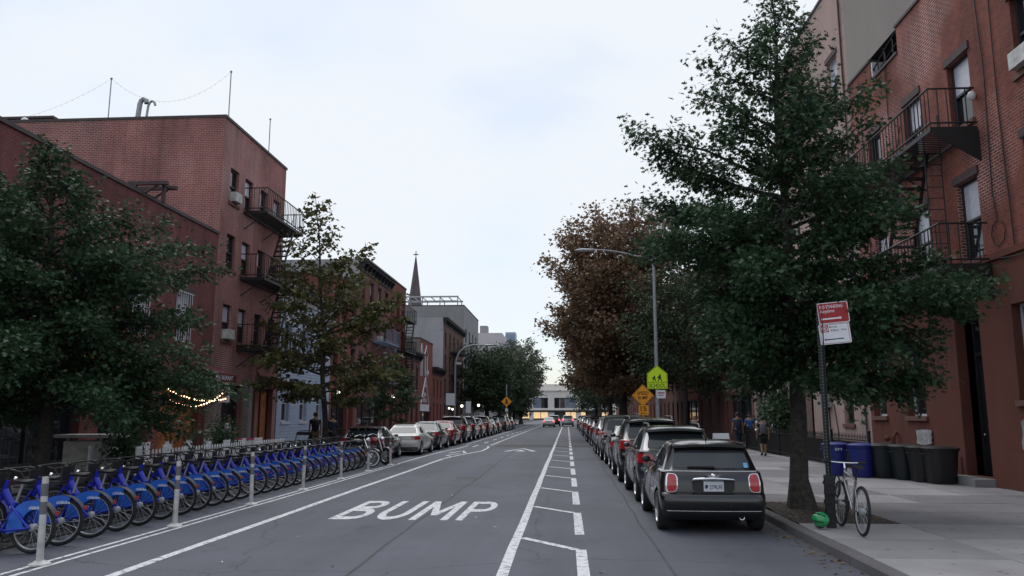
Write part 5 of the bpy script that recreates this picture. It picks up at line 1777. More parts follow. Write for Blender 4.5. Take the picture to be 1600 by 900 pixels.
    # mirrors, handles, spoiler, rails
    for sg in (-1, 1):
        ym_ = L - P['hood'] - .62
        p_ = B.S(B.u_y(KG, ym_), KG, .1)
        mm = MB(); mm.ball((sg * (p_.x + .13), ym_, p_.z + .04), .085, .05, .062, n=10, m=6)
        mm.tube([(sg * (p_.x - .02), ym_, p_.z), (sg * (p_.x + .1), ym_, p_.z + .02)], .02, 6)
        inst('wing_mirror', mm.mesh('wing_mirror', paintm if kind != 'mini' else M['plastic'], True, 60), t)
        if detail > 1:
            for yh in ((L * .47,) if kind == 'mini' else (L * .33, L * .53)):
                ph = B.S(B.u_y(7, yh), 6, .75)
                hm = MB().tube([(sg * (ph.x + .012), yh - .09, ph.z), (sg * (ph.x + .03), yh, ph.z), (sg * (ph.x + .012), yh + .09, ph.z)], .013, 6)
                inst('door_handle', hm.mesh('door_handle', M['chrome'] if kind == 'mini' else paintm, True, 60), t)
            # door seam as a narrow dark groove strip
            for ys in ((L * .43, L * .70) if kind == 'mini' else (L * .27, L * .47, L * .68)):
                us = B.u_y(5, ys)
                sm_ = MB().tube([B.S(us, 2, .5 + 5.3 * q / 8) + B.N(us, 4, .5) * .0005 for q in range(9)], .005, 4)
                if sg < 0: sm_.v = [(-x, y_, zz) for x, y_, zz in sm_.v]
                inst('door_seam', sm_.mesh('door_seam', M['black']), t)
    if kind in ('hatch', 'suv', 'van', 'mini'):
        sp = MB()
        w_ = P['hwt'] - .04
        yb0 = P['sp']
        sp.loft([[(x, yb0 + .12 + .04 * (x / w_) ** 2, z[8] + .035 - .03 * (x / w_) ** 2) for x in np.linspace(-w_, w_, 9)] + [(x, yb0 + .12 + .04 * (x / w_) ** 2, z[8] - .02 - .03 * (x / w_) ** 2) for x in np.linspace(w_, -w_, 9)],
                 [(x, yb0 - .05 + .06 * (x / w_) ** 2, z[8] + .015 - .03 * (x / w_) ** 2) for x in np.linspace(-w_, w_, 9)] + [(x, yb0 - .05 + .06 * (x / w_) ** 2, z[8] - .025 - .03 * (x / w_) ** 2) for x in np.linspace(w_, -w_, 9)]])
        inst('roof_spoiler', sp.mesh('roof_spoiler', paintm, True, 35), t)
    if rails:
        for sg in (-1, 1):
            rm_ = MB().tube([(sg * (P['hwt'] - .1), yb0 + .25, z[9] - .03), (sg * (P['hwt'] - .1), yb0 + .4, z[9] + .055), (sg * (P['hwt'] - .1), L - P['ft'] - .5, z[9] + .065), (sg * (P['hwt'] - .1), L - P['ft'] - .3, z[9] - .02)], .022, 6)
            inst('roof_rail', rm_.mesh('roof_rail', M['plastic'], True, 60), t)
    if detail > 1:
        an = MB().tube([(0, P['sp'] + .35, z[9] - .02), (0, P['sp'] + .2, z[9] + .13)], [.012, .004], 5)
        inst('aerial', an.mesh('aerial', M['black']), t)
    for sg in (False, True):
        inst('headlamp', shared('headlamp#%d' % sg, lambda sg=sg: B.patch(B.half - 8.0, B.half - 4.6, 5, .4, 1.8, off=.01, nu=6, nv=4, ru=.15, mirror=sg), M['chrome']), t)
    tm, rm = wheel_meshes(P['wr'], .2, rim_n)
    for y_ in P['wb']:
        for sg in (-1, 1):
            w = inst('wheel', tm, t, (sg * (W - .115), y_, P['wr']), (0, 0, 0 if sg > 0 else math.pi))
            inst('rim', rm, w)
    return t


M['sticker'] = mat('pale_blue_sticker', (0.16, 0.42, 0.72), 0.4, var=.05)
PB = {}
for nm, col, mt, ro in (('graphite', (.018, .018, .021), .5, .3), ('black', (.008, .008, .009), .2, .25), ('gunmetal', (.035, .038, .045), .5, .3), ('silver', (.42, .43, .45), .6, .32), ('white', (.62, .61, .58), .0, .35),
                        ('red', (.25, .010, .014), .2, .3), ('maroon', (.07, .010, .014), .3, .3), ('navy', (.014, .018, .035), .4, .3), ('grey', (.14, .145, .15), .6, .32), ('green', (.02, .028, .025), .4, .3)):
    PB[nm] = paint(nm, col, mt, ro)
GR, GL = 'cars parked along the right kerb', 'cars parked along the left kerb'
car('graphite three door hatchback with chrome trim and licence plate, nearest parked car', 'mini', (2.27, 12.78, 0), PB['graphite'], 0, group=GR, plate='279LFE', rim_n=8)
right_cars = [
    ('dark grey crossover with red and white tail lamps right behind the small hatchback', 'hatch', 2.36, 16.85, 'gunmetal', True),
    ('black sport utility car with wide red tail lamp, third from the camera on the right', 'suv', 2.34, 21.75, 'black', True),
    ('dark green sedan hidden between two sport utility cars on the right', 'sedan', 2.32, 27.0, 'green', False),
    ('grey van with tall roof and roof rails on the right', 'van', 2.28, 32.2, 'grey', True),
    ('silver sport utility car in the middle of the right row', 'suv', 2.24, 37.6, 'silver', False),
    ('navy sedan just beyond the silver sport utility car', 'sedan', 2.3, 42.8, 'navy', False),
    ('maroon hatchback parked under the rust coloured tree', 'hatch', 2.28, 48.1, 'maroon', False),
    ('black sport utility car level with the speed hump sign, right row', 'suv', 2.25, 53.2, 'black', True),
    ('red sedan in the right row under the trees', 'sedan', 2.28, 58.5, 'red', False),
    ('grey hatchback far down the right row', 'hatch', 2.25, 63.8, 'grey', False),
    ('navy sport utility car far down the right row', 'suv', 2.25, 68.9, 'navy', False),
    ('black sedan far down the right row', 'sedan', 2.25, 74.2, 'black', False),
    ('white hatchback far down the right row', 'hatch', 2.25, 79.5, 'white', False),
    ('graphite sport utility car far down the right row', 'suv', 2.25, 84.6, 'graphite', False),
    ('maroon sedan near the end of the right row', 'sedan', 2.25, 90, 'maroon', False),
    ('gunmetal hatchback near the end of the right row', 'hatch', 2.25, 95.4, 'gunmetal', False),
    ('last black sport utility car of the right row', 'suv', 2.25, 100.6, 'black', False)]
for i, (lab, kd, x, y, c, rl) in enumerate(right_cars):
    car(lab, kd, (x + rng.uniform(-.04, .04), y, 0), PB[c], rng.uniform(-.008, .008), 2 if i < 6 else 1, group=GR, rails=rl)
left_cars = [
    ('low black hatchback parked behind the two motorcycles', 'hatch', -8.1, 31.2, 'black', False),
    ('white sedan with dark red tail lamp parked beyond the red motorcycle', 'sedan', -7.52, 35.75, 'white', False),
    ('dark green sedan right in front of the white sedan', 'sedan', -7.5, 41.2, 'green', False),
    ('bright red sedan in the left row', 'sedan', -7.5, 46.6, 'red', False),
    ('maroon sport utility car with a silver roof edge in the left row', 'suv', -7.5, 51.9, 'maroon', True),
    ('navy sport utility car in the left row past the maroon one', 'suv', -7.5, 57.3, 'navy', False),
    ('gunmetal hatchback in the left row by the lamp post', 'hatch', -7.5, 62.7, 'gunmetal', False),
    ('dark maroon sport utility car with a bright bumper in the left row', 'suv', -7.5, 68.0, 'maroon', False),
    ('black sedan far along the left row', 'sedan', -7.5, 73.6, 'black', False),
    ('graphite hatchback far along the left row', 'hatch', -7.5, 79.0, 'graphite', False),
    ('black sport utility car near the pedestrian warning sign', 'suv', -7.5, 88.0, 'black', False),
    ('navy sedan beyond the pedestrian warning sign', 'sedan', -7.5, 94, 'navy', False),
    ('last grey hatchback of the left row', 'hatch', -7.5, 100, 'grey', False)]
for i, (lab, kd, x, y, c, rl) in enumerate(left_cars):
    q = car(lab, kd, (x, y, 0), PB[c], rng.uniform(-.008, .008), 2 if i < 4 else 1, group=GL, rails=rl)
    if i < 2: q.scale = (1, 1, (.86, .94)[i])
GM = 'cars waiting at the end of the street'
car('white car with lit brake lamps waiting at the end of the street', 'sedan', (-2.6, 118, 0), PB['white'], 0, 1, lit=True, group=GM)
car('dark car with lit brake lamps ahead of the white one', 'suv', (-1.9, 127, 0), PB['black'], 0, 1, lit=True, group=GM)
car('pale sport utility car with lit brake lamps by the far right row', 'suv', (0.2, 123, 0), PB['silver'], 0, 1, lit=True, group=GM)

# ================================================================== RENTAL BICYCLES AND DOCKS
ORD = ['first', 'second', 'third', 'fourth', 'fifth', 'sixth', 'seventh', 'eighth', 'ninth', 'tenth', 'eleventh', 'twelfth', 'thirteenth', 'fourteenth', 'fifteenth', 'sixteenth', 'seventeenth', 'eighteenth', 'nineteenth', 'twentieth', 'twenty-first', 'twenty-second', 'twenty-third', 'twenty-fourth', 'twenty-fifth', 'twenty-sixth', 'twenty-seventh']


def bike_wheel(parent, c, r, name, tyre_r=.024, spokes=18, hub=.05, rimm='steel'):
    w = inst(name, MB().torus((0, 0, 0), r - tyre_r, tyre_r, 'X', 36, 8).mesh('tyre', M['rubber'], True, 60), parent, c)
    inst('rim', MB().torus((0, 0, 0), r - tyre_r * 2.1, .012, 'X', 36, 6).mesh('rim', M[rimm], True, 60), w)
    sp = MB()
    for k in range(spokes):
        a = 2 * math.pi * k / spokes
        sg = (-1) ** k * .028
        sp.cyl((sg, .02 * math.cos(a + .6), .02 * math.sin(a + .6)), (0, (r - tyre_r * 2.2) * math.cos(a), (r - tyre_r * 2.2) * math.sin(a)), .0022, n=3)
    q = inst('spokes', sp.mesh('spokes', M['steel']), w); q['kind'] = 'stuff'
    inst('hub', MB().lathe([(.001, -.05), (.02, -.05), (hub, -.035), (hub, .035), (.02, .05), (.001, .05)], axis='X', n=14).mesh('hub', M['steel'], True, 40), w)
    return w


def rental_bike():
    t = thing('rental_bicycle', 'x', 'bicycle', (0, 0, 0), 0, 'blue rental bicycles in the docking row')
    r = .335
    bike_wheel(t, (0, 0, r), r, 'rear_wheel', .027)
    bike_wheel(t, (0, 1.08, r), r, 'front_wheel', .027)
    f = MB()
    f.tube([(0, .83, .76), (0, .74, .60), (0, .60, .42), (0, .45, .29)], [.05, .052, .052, .05], 10)       # big step-through tube
    f.tube([(0, .45, .27), (0, .36, .48), (0, .29, .66)], .03, 8)
    f.tube([(0, .80, .90), (0, .88, .62)], .032, 8)
    for sg in (-1, 1):
        f.tube([(sg * .045, .44, .29), (sg * .07, .2, .31), (sg * .075, 0, r)], .017, 6)
        f.tube([(sg * .03, .32, .60), (sg * .07, .2, .52), (sg * .08, 0, r)], .016, 6)
        f.tube([(sg * .035, .90, .70), (sg * .06, .95, .60), (sg * .06, 1.08, r)], .017, 6)
    f.build('frame', M['bike_blue'], t, smooth=True, angle=60)
    fe = MB()
    for sg in (-1, 1):
        ring_o, ring_i = [], []
        n = 16
        for k in range(n + 1):
            a = R(168) - R(150) * k / n if False else R(-14) + R(128) * k / n      # from the front, over the top, to the back
            ro = r + .022
            ri = r * (.16 + .62 * (k / n) ** .8)
            ring_o.append((sg * .05, ro * math.cos(a), r + ro * math.sin(a)))
            ring_i.append((sg * .05, ri * math.cos(a), r + ri * math.sin(a)))
        m_ = n + 1
        outer = [(x + sg * .006, y, z) for x, y, z in ring_o]; inner = [(x + sg * .006, y, z) for x, y, z in ring_i]
        vs = ring_o + ring_i + outer + inner
        fs = []
        for k in range(n):
            fs += [(k, k + 1, m_ + k + 1, m_ + k), (2 * m_ + k, 3 * m_ + k, 3 * m_ + k + 1, 2 * m_ + k + 1), (k, 2 * m_ + k, 2 * m_ + k + 1, k + 1), (m_ + k, m_ + k + 1, 3 * m_ + k + 1, 3 * m_ + k)]
        fe.add(vs, fs)
    skirt = fe.build('rear_fender', M['bike_sky'], t, smooth=True, angle=40)
    bl = MB()
    for k in range(20):
        a0, a1 = R(-14) + R(168) * k / 20, R(-14) + R(168) * (k + 1) / 20
        ro = r + .028
        bl.add([(-.05, ro * math.cos(a0), r + ro * math.sin(a0)), (.05, ro * math.cos(a0), r + ro * math.sin(a0)), (.05, ro * math.cos(a1), r + ro * math.sin(a1)), (-.05, ro * math.cos(a1), r + ro * math.sin(a1))], [(0, 1, 2, 3)])
    bl.build('mudguard_top', M['plastic'], t, smooth=True, fix=False)
    for sg in (-1, 1):
        me = text_mesh('citibike', 1, .0008, .012, 'CENTER', .19, .045); me.materials.append(M['sign_white'])
        inst('lettering', me, skirt, (sg * .058, -.05 if sg < 0 else -.05, r + .262), (R(90), 0, R(90) if sg > 0 else R(-90)))
    fr = t
    me = text_mesh('citibike', 1, .0008, .012, 'CENTER', .2, .045); me.materials.append(M['sign_white'])
    inst('frame_lettering', me, t, (.054, .63, .47), (R(90), R(-50), R(90)))
    me2 = me.copy()
    inst('frame_lettering', me2, t, (-.054, .63, .47), (R(90), R(50), R(-90)))
    fg = MB()
    for k in range(14):
        a0, a1 = R(30) + R(140) * k / 14, R(30) + R(140) * (k + 1) / 14
        ro = r + .028
        fg.add([(-.045, 1.08 + ro * math.cos(a0), r + ro * math.sin(a0)), (.045, 1.08 + ro * math.cos(a0), r + ro * math.sin(a0)), (.045, 1.08 + ro * math.cos(a1), r + ro * math.sin(a1)), (-.045, 1.08 + ro * math.cos(a1), r + ro * math.sin(a1))], [(0, 1, 2, 3)])
    fg.build('front_mudguard', M['bike_blue'], t, smooth=True, fix=False)
    MB().tube([(0, .29, .66), (0, .22, .90)], .016, 8).build('seat_post', M['steel'], t, smooth=True)
    sd = MB()
    rings = []
    for y, w, z0, z1 in ((.06, .07, .90, .955), (.10, .105, .895, .965), (.18, .10, .90, .96), (.27, .05, .905, .955), (.34, .028, .905, .95), (.37, .012, .915, .94)):
        rings.append([(w * math.cos(q), y, (z0 + z1) / 2 + (z1 - z0) / 2 * math.sin(q)) for q in [2 * math.pi * k / 10 for k in range(10)]])
    sd.loft(rings)
    sd.build('saddle', M['black'], t, smooth=True, angle=60)
    hb = MB()
    hb.tube([(0, .80, .90), (0, .79, 1.03)], .018, 8)
    hb.tube([(-.31, .62, 1.05), (-.26, .70, 1.07), (-.12, .79, 1.06), (.12, .79, 1.06), (.26, .70, 1.07), (.31, .62, 1.05)], .014, 8)
    hb.tube([(-.31, .62, 1.05), (-.27, .69, 1.068)], .021, 8); hb.tube([(.31, .62, 1.05), (.27, .69, 1.068)], .021, 8)
    hb.build('handlebar', M['black'], t, smooth=True)
    bk = MB()
    bk.box(-.14, .90, .74, .14, 1.12, .77)
    for sg in (-1, 1): bk.tube([(sg * .14, .90, .77), (sg * .17, 1.0, .98), (sg * .14, 1.14, 1.0)], .012, 6)
    bk.tube([(-.16, 1.0, .98), (.16, 1.0, .98)], .012, 6)
    bk.box(-.13, .885, .78, .13, .905, 1.0)
    bk.build('front_rack', M['plastic'], t)
    MB().lathe([(.001, -.02), (.03, -.015), (.04, .02), (.001, .03)], (0, 1.16, .86), 'Y', 12).build('front_lamp', M['chrome'], t, smooth=True)
    MB().box(-.022, -.352, .50, .022, -.335, .55).build('tail_lamp', M['reflector'], t)
    cr = MB()
    cr.lathe([(.09, -.008), (.09, .008)], (.06, .45, .28), 'X', 20)
    cr.lathe([(.001, .062), (.085, .062), (.09, .055), (.09, .05)], (0, .45, .28), 'X', 18)
    cr.build('chain_guard', M['plastic'], t)
    for sg, y_, z_ in ((1, .52, .13), (-1, .38, .43)):
        MB().tube([(sg * .075, .45, .28), (sg * .085, y_, z_)], .012, 6).build('crank_arm', M['plastic'], t)
        MB().box(sg * .085, y_ - .05, z_ - .012, sg * .18, y_ + .05, z_ + .012).build('pedal', M['plastic'], t)
    return t


proto = rental_bike()
NB = 25
for i in range(NB):
    yy = 10.42 + .695 * i + rng.uniform(-.05, .05)
    o = proto if i == 0 else copy_tree(proto)
    o.location = (-7.12 + rng.uniform(-.03, .03), yy, 0.002)
    o.rotation_euler = (0, R(rng.uniform(-2, 2)), R(90 + rng.uniform(-7, 6)))
    o['label'] = 'blue rental bicycle, %s from the left in the docking row' % ORD[i]
dk = thing('bike_dock', 'x', 'bike dock', (0, 0, 0), 0, 'docks of the rental bicycle row')
mb = MB()
mb.loft([[(-.11, 0, 0), (.11, 0, 0), (.11, .30, 0), (-.11, .30, 0)], [(-.11, .02, .55), (.11, .02, .55), (.11, .27, .6), (-.11, .27, .6)], [(-.10, .08, .80), (.10, .08, .80), (.10, .22, .84), (-.10, .22, .84)]])
mb.build('post', M['bin_black'], dk)
MB().box(-.06, -.06, .48, .06, .03, .60).build('locking_head', M['steel'], dk)
MB().obox((0, .045, .70), (.12, .01, .12), Matrix.Rotation(R(-14), 3, 'X')).build('panel', M['plastic'], dk)
MB().bevel_box(-.34, -.75, -.0, .34, .55, .03, .012).build('base_plate', M['plastic'], dk)
for i in range(NB):
    o = dk if i == 0 else copy_tree(dk)
    o.location = (-8.42, 10.42 + .695 * i, 0.001)
    o.rotation_euler = (0, 0, R(90))
    o['label'] = 'dark docking post of the %s rental bicycle from the left' % ORD[i]

# flexible white marker posts
def flex_post(y, x, label, tilt=0):
    t = thing('marker_post', label, 'bollard', (x, y, 0.005), 0, 'white flexible marker posts along the bicycle row')
    t.rotation_euler = (R(tilt * .6), R(tilt), rng.uniform(0, 1))
    MB().lathe([(.001, .0), (.13, .0), (.125, .018), (.085, .03), (.06, .05), (.045, .055)], (0, 0, 0), 'Z', 10).build('base', M['offwhite'], t, smooth=True, angle=35)
    p = MB().lathe([(.042, .05), (.04, .5), (.038, 1.02), (.036, 1.05), (.001, 1.052)], (0, 0, 0), 'Z', 14).build('post', M['offwhite'], t, smooth=True, angle=50)
    for za, zb in ((.60, .75), (.82, .97)):
        MB().lathe([(.0405, za), (.0412, za + .002), (.0405, zb), (.0395, zb + .001)], (0, 0, 0), 'Z', 14).build('reflective_band', M['band'], p, smooth=True)
    return t
M['band'] = mat('grey_reflective_band', (0.16, 0.16, 0.17), 0.5, var=.2)
for i, (yy, tl) in enumerate(((9.72, -1), (13.11, .5), (16.31, -.8), (19.52, 1.2), (22.83, -.5), (25.93, 1.0), (29.23, -1.2))):
    flex_post(yy, -6.46 + .006 * i, '%s white flexible post with dark bands, counted from the left' % ORD[i], tl)

# ================================================================== MOTORCYCLES
def motorcycle(label, loc, rz, tank, wheel_style):
    t = thing('motorcycle', label, 'motorcycle', loc, rz, 'motorcycles parked past the rental bicycles')
    wr = .31
    for y, nm in ((0, 'rear_wheel'), (1.42, 'front_wheel')):
        w = inst(nm, MB().torus((0, 0, 0), wr - .055, .055, 'X', 32, 10).mesh('tyre', M['rubber'], True, 60), t, (0, y, wr))
        if wheel_style == 'whitewall':
            for sg in (-1, 1): inst('whitewall', MB().lathe([(wr - .085, sg * .049), (wr - .055, sg * .056), (wr - .03, sg * .050)], axis='X', n=32).mesh('whitewall', M['white'], True), w)
        inst('rim', MB().torus((0, 0, 0), wr - .105, .018, 'X', 32, 6).mesh('rim', M['chrome'], True, 60), w)
        sp = MB()
        n = 5 if wheel_style == 'cast' else 20
        for k in range(n):
            a = 2 * math.pi * k / n
            sp.cyl((0, .03 * math.cos(a), .03 * math.sin(a)), (0, (wr - .11) * math.cos(a), (wr - .11) * math.sin(a)), .022 if n == 5 else .004, .016 if n == 5 else .004, n=6)
        inst('spokes', sp.mesh('spokes', M['alloy']), w)
        inst('disc', MB().lathe([(.05, .05), (.13, .05), (.13, .056), (.05, .056), (.05, .05)], axis='X', n=20).mesh('disc', M['steel']), w)
        fd = MB()
        for k in range(12):
            a0, a1 = R(25 + 120 * k / 12), R(25 + 120 * (k + 1) / 12)
            ro = wr + .03
            s_ = 1
            fd.add([(-.07, y + ro * math.cos(a0), wr + ro * math.sin(a0)), (.07, y + ro * math.cos(a0), wr + ro * math.sin(a0)), (.07, y + ro * math.cos(a1), wr + ro * math.sin(a1)), (-.07, y + ro * math.cos(a1), wr + ro * math.sin(a1))], [(0, 1, 2, 3)])
        inst('mudguard', fd.mesh('mudguard', tank, True, fix=False), w, (0, -y, -wr))
    fr = MB()
    fr.tube([(0, 1.12, .92), (0, .75, .80), (0, .25, .70), (0, -.2, .78)], .028, 8)
    fr.tube([(0, 1.12, .86), (0, .95, .45), (0, .80, .24), (0, .35, .24), (0, 0, .31)], .026, 8)
    fr.build('frame', M['black'], t, smooth=True)
    for sg in (-1, 1):
        MB().tube([(sg * .1, 1.42, wr), (sg * .1, 1.22, .78), (sg * .1, 1.14, .98)], [.022, .028, .024], 8).build('fork_leg', M['chrome'], t, smooth=True)
        MB().tube([(sg * .13, 0, .34), (sg * .13, .16, .66)], .03, 8).build('shock_absorber', M['chrome'], t, smooth=True)
    MB().ball((0, .78, .86), .155, .29, .13, n=14, m=8).build('fuel_tank', tank, t, smooth=True, angle=80)
    st = MB()
    st.loft([[(-w, y, z), (w, y, z), (w * .85, y, z + .09), (-w * .85, y, z + .09)] for y, w, z in ((-.28, .1, .84), (-.1, .13, .78), (.2, .14, .75), (.5, .1, .77))])
    st.build('seat', M['black'], t, smooth=True, angle=50)
    en = MB()
    en.bevel_box(-.17, .35, .24, .17, .85, .48, .04)
    for k in range(7): en.box(-.13 - .01 * (k % 2), .48, .48 + .032 * k, .13 + .01 * (k % 2), .78, .50 + .032 * k)
    en.tube([(.17, .5, .36), (.2, .5, .36)], .1, 14); en.tube([(-.17, .5, .36), (-.2, .5, .36)], .1, 14)
    en.build('engine', M['steel'], t)
    MB().tube([(.14, .78, .58), (.17, .92, .45), (.18, .7, .26), (.19, .2, .27), (.2, -.35, .33)], [.022, .022, .025, .045, .05], 10).build('exhaust', M['chrome'], t, smooth=True)
    hb = MB(); hb.tube([(-.38, .88, 1.06), (-.26, 1.02, 1.12), (0, 1.1, 1.04), (.26, 1.02, 1.12), (.38, .88, 1.06)], .014, 8)
    hb.tube([(-.38, .88, 1.06), (-.3, .96, 1.1)], .02, 8); hb.tube([(.38, .88, 1.06), (.3, .96, 1.1)], .02, 8)
    hb.build('handlebar', M['chrome'], t, smooth=True)
    for sg in (-1, 1):
        mm = MB(); mm.tube([(sg * .28, .98, 1.1), (sg * .33, 1.0, 1.26)], .008, 5); mm.lathe([(.001, -.01), (.055, -.006), (.05, .015), (.001, .02)], (sg * .34, 1.0, 1.3), 'Y', 14)
        mm.build('mirror', M['black'], t, smooth=True)
    MB().lathe([(.001, .1), (.05, .08), (.09, .02), (.088, -.005), (.001, -.01)], (0, 1.24, .93), 'Y', 18).build('headlamp', M['chrome'], t, smooth=True)
    MB().box(-.05, -.46, .62, .05, -.40, .70).build('tail_lamp', M['tail_red'], t)
    MB().tube([(-.12, .35, .28), (-.22, .32, .0)], .012, 6).build('kickstand', M['steel'], t)
    return t
M['tank_black'] = paint('tank_black', (.01, .01, .011), .1, .25)
M['tank_red'] = paint('tank_red', (.28, .012, .016), .1, .25)
motorcycle('black motorcycle with white walled wheel at the end of the bicycle row', (-8.25, 28.35, 0), R(-97), M['tank_black'], 'whitewall')
motorcycle('red motorcycle with spoked wheels parked beside the black one', (-7.95, 30.25, 0), R(-118), M['tank_red'], 'cast')

# ================================================================== BICYCLE, HELMET, SIGN POST
t = thing('bicycle', 'silver bicycle with black tyres locked to the sign post on the right', 'bicycle', (4.12, 11.83, .135), R(-3))
t.rotation_euler = (0, R(3), R(-3))
r = .345
bike_wheel(t, (0, 0, r), r, 'rear_wheel', .022, 24)
bike_wheel(t, (0, 1.05, r), r, 'front_wheel', .022, 24)
f = MB()
bb, st_, hd, hd2 = (0, .43, .29), (0, .27, .76), (0, .84, .84), (0, .87, .72)
f.tube([bb, st_], .017, 8); f.tube([st_, hd], .017, 8); f.tube([bb, hd2], .021, 8); f.tube([hd2, (0, .83, .88)], .02, 8)
for sg in (-1, 1):
    f.tube([(sg * .02, .43, .29), (sg * .06, 0, r)], .011, 6); f.tube([(sg * .02, .28, .72), (sg * .06, 0, r)], .009, 6)
f.build('frame', M['steel_bike'] if 'steel_bike' in M else M['alloy'], t, smooth=True)
fk = MB()
for sg in (-1, 1): fk.tube([(sg * .04, .88, .70), (sg * .055, .92, .62), (sg * .055, 1.05, r)], .014, 6)
fk.build('fork', M['alloy'], t, smooth=True)
MB().tube([st_, (0, .23, .92)], .014, 8).build('seat_post', M['black'], t)
sd = MB()
sd.loft([[(w * math.cos(q), y, z + h_ * math.sin(q)) for q in [2 * math.pi * k / 10 for k in range(10)]] for y, w, z, h_ in ((.08, .06, .94, .02), (.12, .08, .945, .028), (.2, .07, .945, .025), (.3, .03, .94, .02), (.36, .012, .935, .012))])
sd.build('saddle', M['black'], t, smooth=True, angle=60)
hb = MB(); hb.tube([(0, .83, .88), (0, .86, .96)], .016, 8); hb.tube([(-.31, .82, .98), (-.1, .86, .965), (.1, .86, .965), (.31, .82, .98)], .012, 8)
hb.build('handlebar', M['chrome'], t, smooth=True)
for sg in (-1, 1): MB().tube([(sg * .31, .82, .98), (sg * .2, .84, .972)], .018, 8).build('grip', M['black'], t)
cr = MB(); cr.lathe([(.085, .05), (.09, .053), (.085, .056), (.02, .054)], bb, 'X', 24); cr.build('chain_ring', M['black'], t)
for sg, y_, z_ in ((1, .5, .14), (-1, .36, .44)):
    MB().tube([(sg * .065, .43, .29), (sg * .075, y_, z_)], .011, 6).build('crank_arm', M['black'], t)
    MB().box(sg * .075, y_ - .04, z_ - .012, sg * .165, y_ + .04, z_ + .012).build('pedal', M['black'], t)
MB().tube([(.055, .43, .38), (.055, 0, r + .04), (.055, -.045, r), (.055, 0, r - .04), (.055, .08, .2), (.055, .43, .2)], .006, 5).build('chain', M['black'], t)
bo = MB(); bo.lathe([(.001, -.1), (.036, -.1), (.036, .06), (.02, .09), (.015, .12), (.001, .12)], (0, 0, 0), 'Z', 14)
bo.build('water_bottle', M['offwhite'], t, smooth=True, loc=(0, .40, .56), rot=(R(19), 0, 0))
MB().torus((-.12, .8, .62), .16, .012, 'X', 20, 6).build('lock', M['black'], t, smooth=True)

t = thing('bike_helmet', 'shiny green bicycle helmet hanging at the foot of the sign post', 'helmet', (3.80, 12.62, .145), R(20))
t.rotation_euler = (R(10), R(-68), R(25))
hm = MB()
rings = []
for k in range(9):
    a = R(4 + 86 * k / 8)
    rings.append([(.115 * math.cos(a) * math.cos(q), .145 * math.cos(a) * math.sin(q), .125 * math.sin(a)) for q in [2 * math.pi * j / 20 for j in range(20)]])
hm.loft(rings, cap=True)
hs = hm.build('shell', M['green_gloss'], t, smooth=True, angle=60)
for sg in (-1, 0, 1):
    MB().tube([(sg * .05, -.11 + .0 * abs(sg), .075), (sg * .055, 0, .118), (sg * .05, .10, .08)], .009, 6).build('vent', M['black'], hs)
MB().torus((0, 0, .005), .118, .012, 'Z', 24, 6).build('rim', M['black'], t)
MB().tube([(.1, 0, 0), (.06, .02, -.1), (0, .02, -.14), (-.06, .02, -.1), (-.1, 0, 0)], .006, 5).build('strap', M['black'], t)
t.location = (3.80, 12.60, .26)


def flat_sign(parent, name, w, h, m, loc, rz=0, rad=.02, th=.003, rx=90, border=None, bw=.012):
    poly = []
    for cx, cy, a0 in ((w / 2 - rad, h / 2 - rad, 0), (-w / 2 + rad, h / 2 - rad, 90), (-w / 2 + rad, -h / 2 + rad, 180), (w / 2 - rad, -h / 2 + rad, 270)):
        for k in range(4): poly.append((cx + rad * math.cos(R(a0 + 30 * k)), cy + rad * math.sin(R(a0 + 30 * k))))
    o = inst(name, MB().prism(poly, lambda a, b_, d: (a, b_, d), 0, th).mesh(name, border or m), parent, loc, (R(rx), 0, rz))
    if border:
        p2 = [(x * (1 - 2 * bw / w), y * (1 - 2 * bw / h)) for x, y in poly]
        inst('sign_face', MB().prism(p2, lambda a, b_, d: (a, b_, d), th - .001, th + .001).mesh('sign_face', m), o)
    return o


def arrow(parent, x0, x1, y, w, m, z, head=.03):
    d = 1 if x1 > x0 else -1
    me = MB().add([(x0, y - w, z), (x1 - d * head * 1.3, y - w, z), (x1 - d * head * 1.3, y - head, z), (x1, y, z), (x1 - d * head * 1.3, y + head, z), (x1 - d * head * 1.3, y + w, z), (x0, y + w, z)], [tuple(range(7))]).mesh('arrow', m, fix=False)
    return inst('arrow', me, parent)


t = thing('parking_sign', 'red and white no standing sign on a dark perforated post at right', 'sign', (3.985, 12.72, .13), 0)
t.rotation_euler = (0, R(.15), 0)
p = MB()
p.prism([(-.045, -.012), (-.03, .02), (.03, .02), (.045, -.012), (.036, -.016), (.024, .010), (-.024, .010), (-.036, -.016)], lambda a, b_, d: (a, b_, d), 0.0, 3.42)
post = p.build('post', M['sign_green'], t)
hole = MB().lathe([(.001, -.0005), (.006, -.0005), (.006, .001)], (0, 0, 0), 'Y', 8).mesh('punched_hole', M['steel'])
for k in range(60): inst('punched_hole', hole, post, (0, .009, .5 + k * .05))
hole2 = MB().box(-.0465, -.006, -.012, -.0405, .003, .012).mesh('edge_notch', M['steel'])
for k in range(56): inst('edge_notch', hole2, post, (.0, 0, .5 + k * .05))
MB().box(-.07, -.02, 0, .07, .035, .78).build('post_sleeve', M['bin_black'], t)
for k in range(5): MB().box(-.08 + .01 * (k % 2), -.05, .08 + k * .14, .08 - .01 * (k % 2), .05, .13 + k * .14).build('chain_lock', M['bin_black'], t)
s1 = flat_sign(t, 'red_panel', .46, .33, M['sign_red'], (.205, -.03, 3.275), 0, .02, border=M['sign_white'], bw=.011)
s1.rotation_euler = (R(90), R(-5), R(-8))
text('lettering', 'NO STANDING', M['sign_white'], s1, (-.02, .10, .0045), (0, 0, 0), .345, .052, .0008, .012)
text('lettering', 'Anytime', M['sign_white'], s1, (-.085, .025, .0045), (0, 0, 0), .215, .068, .0008, .008)
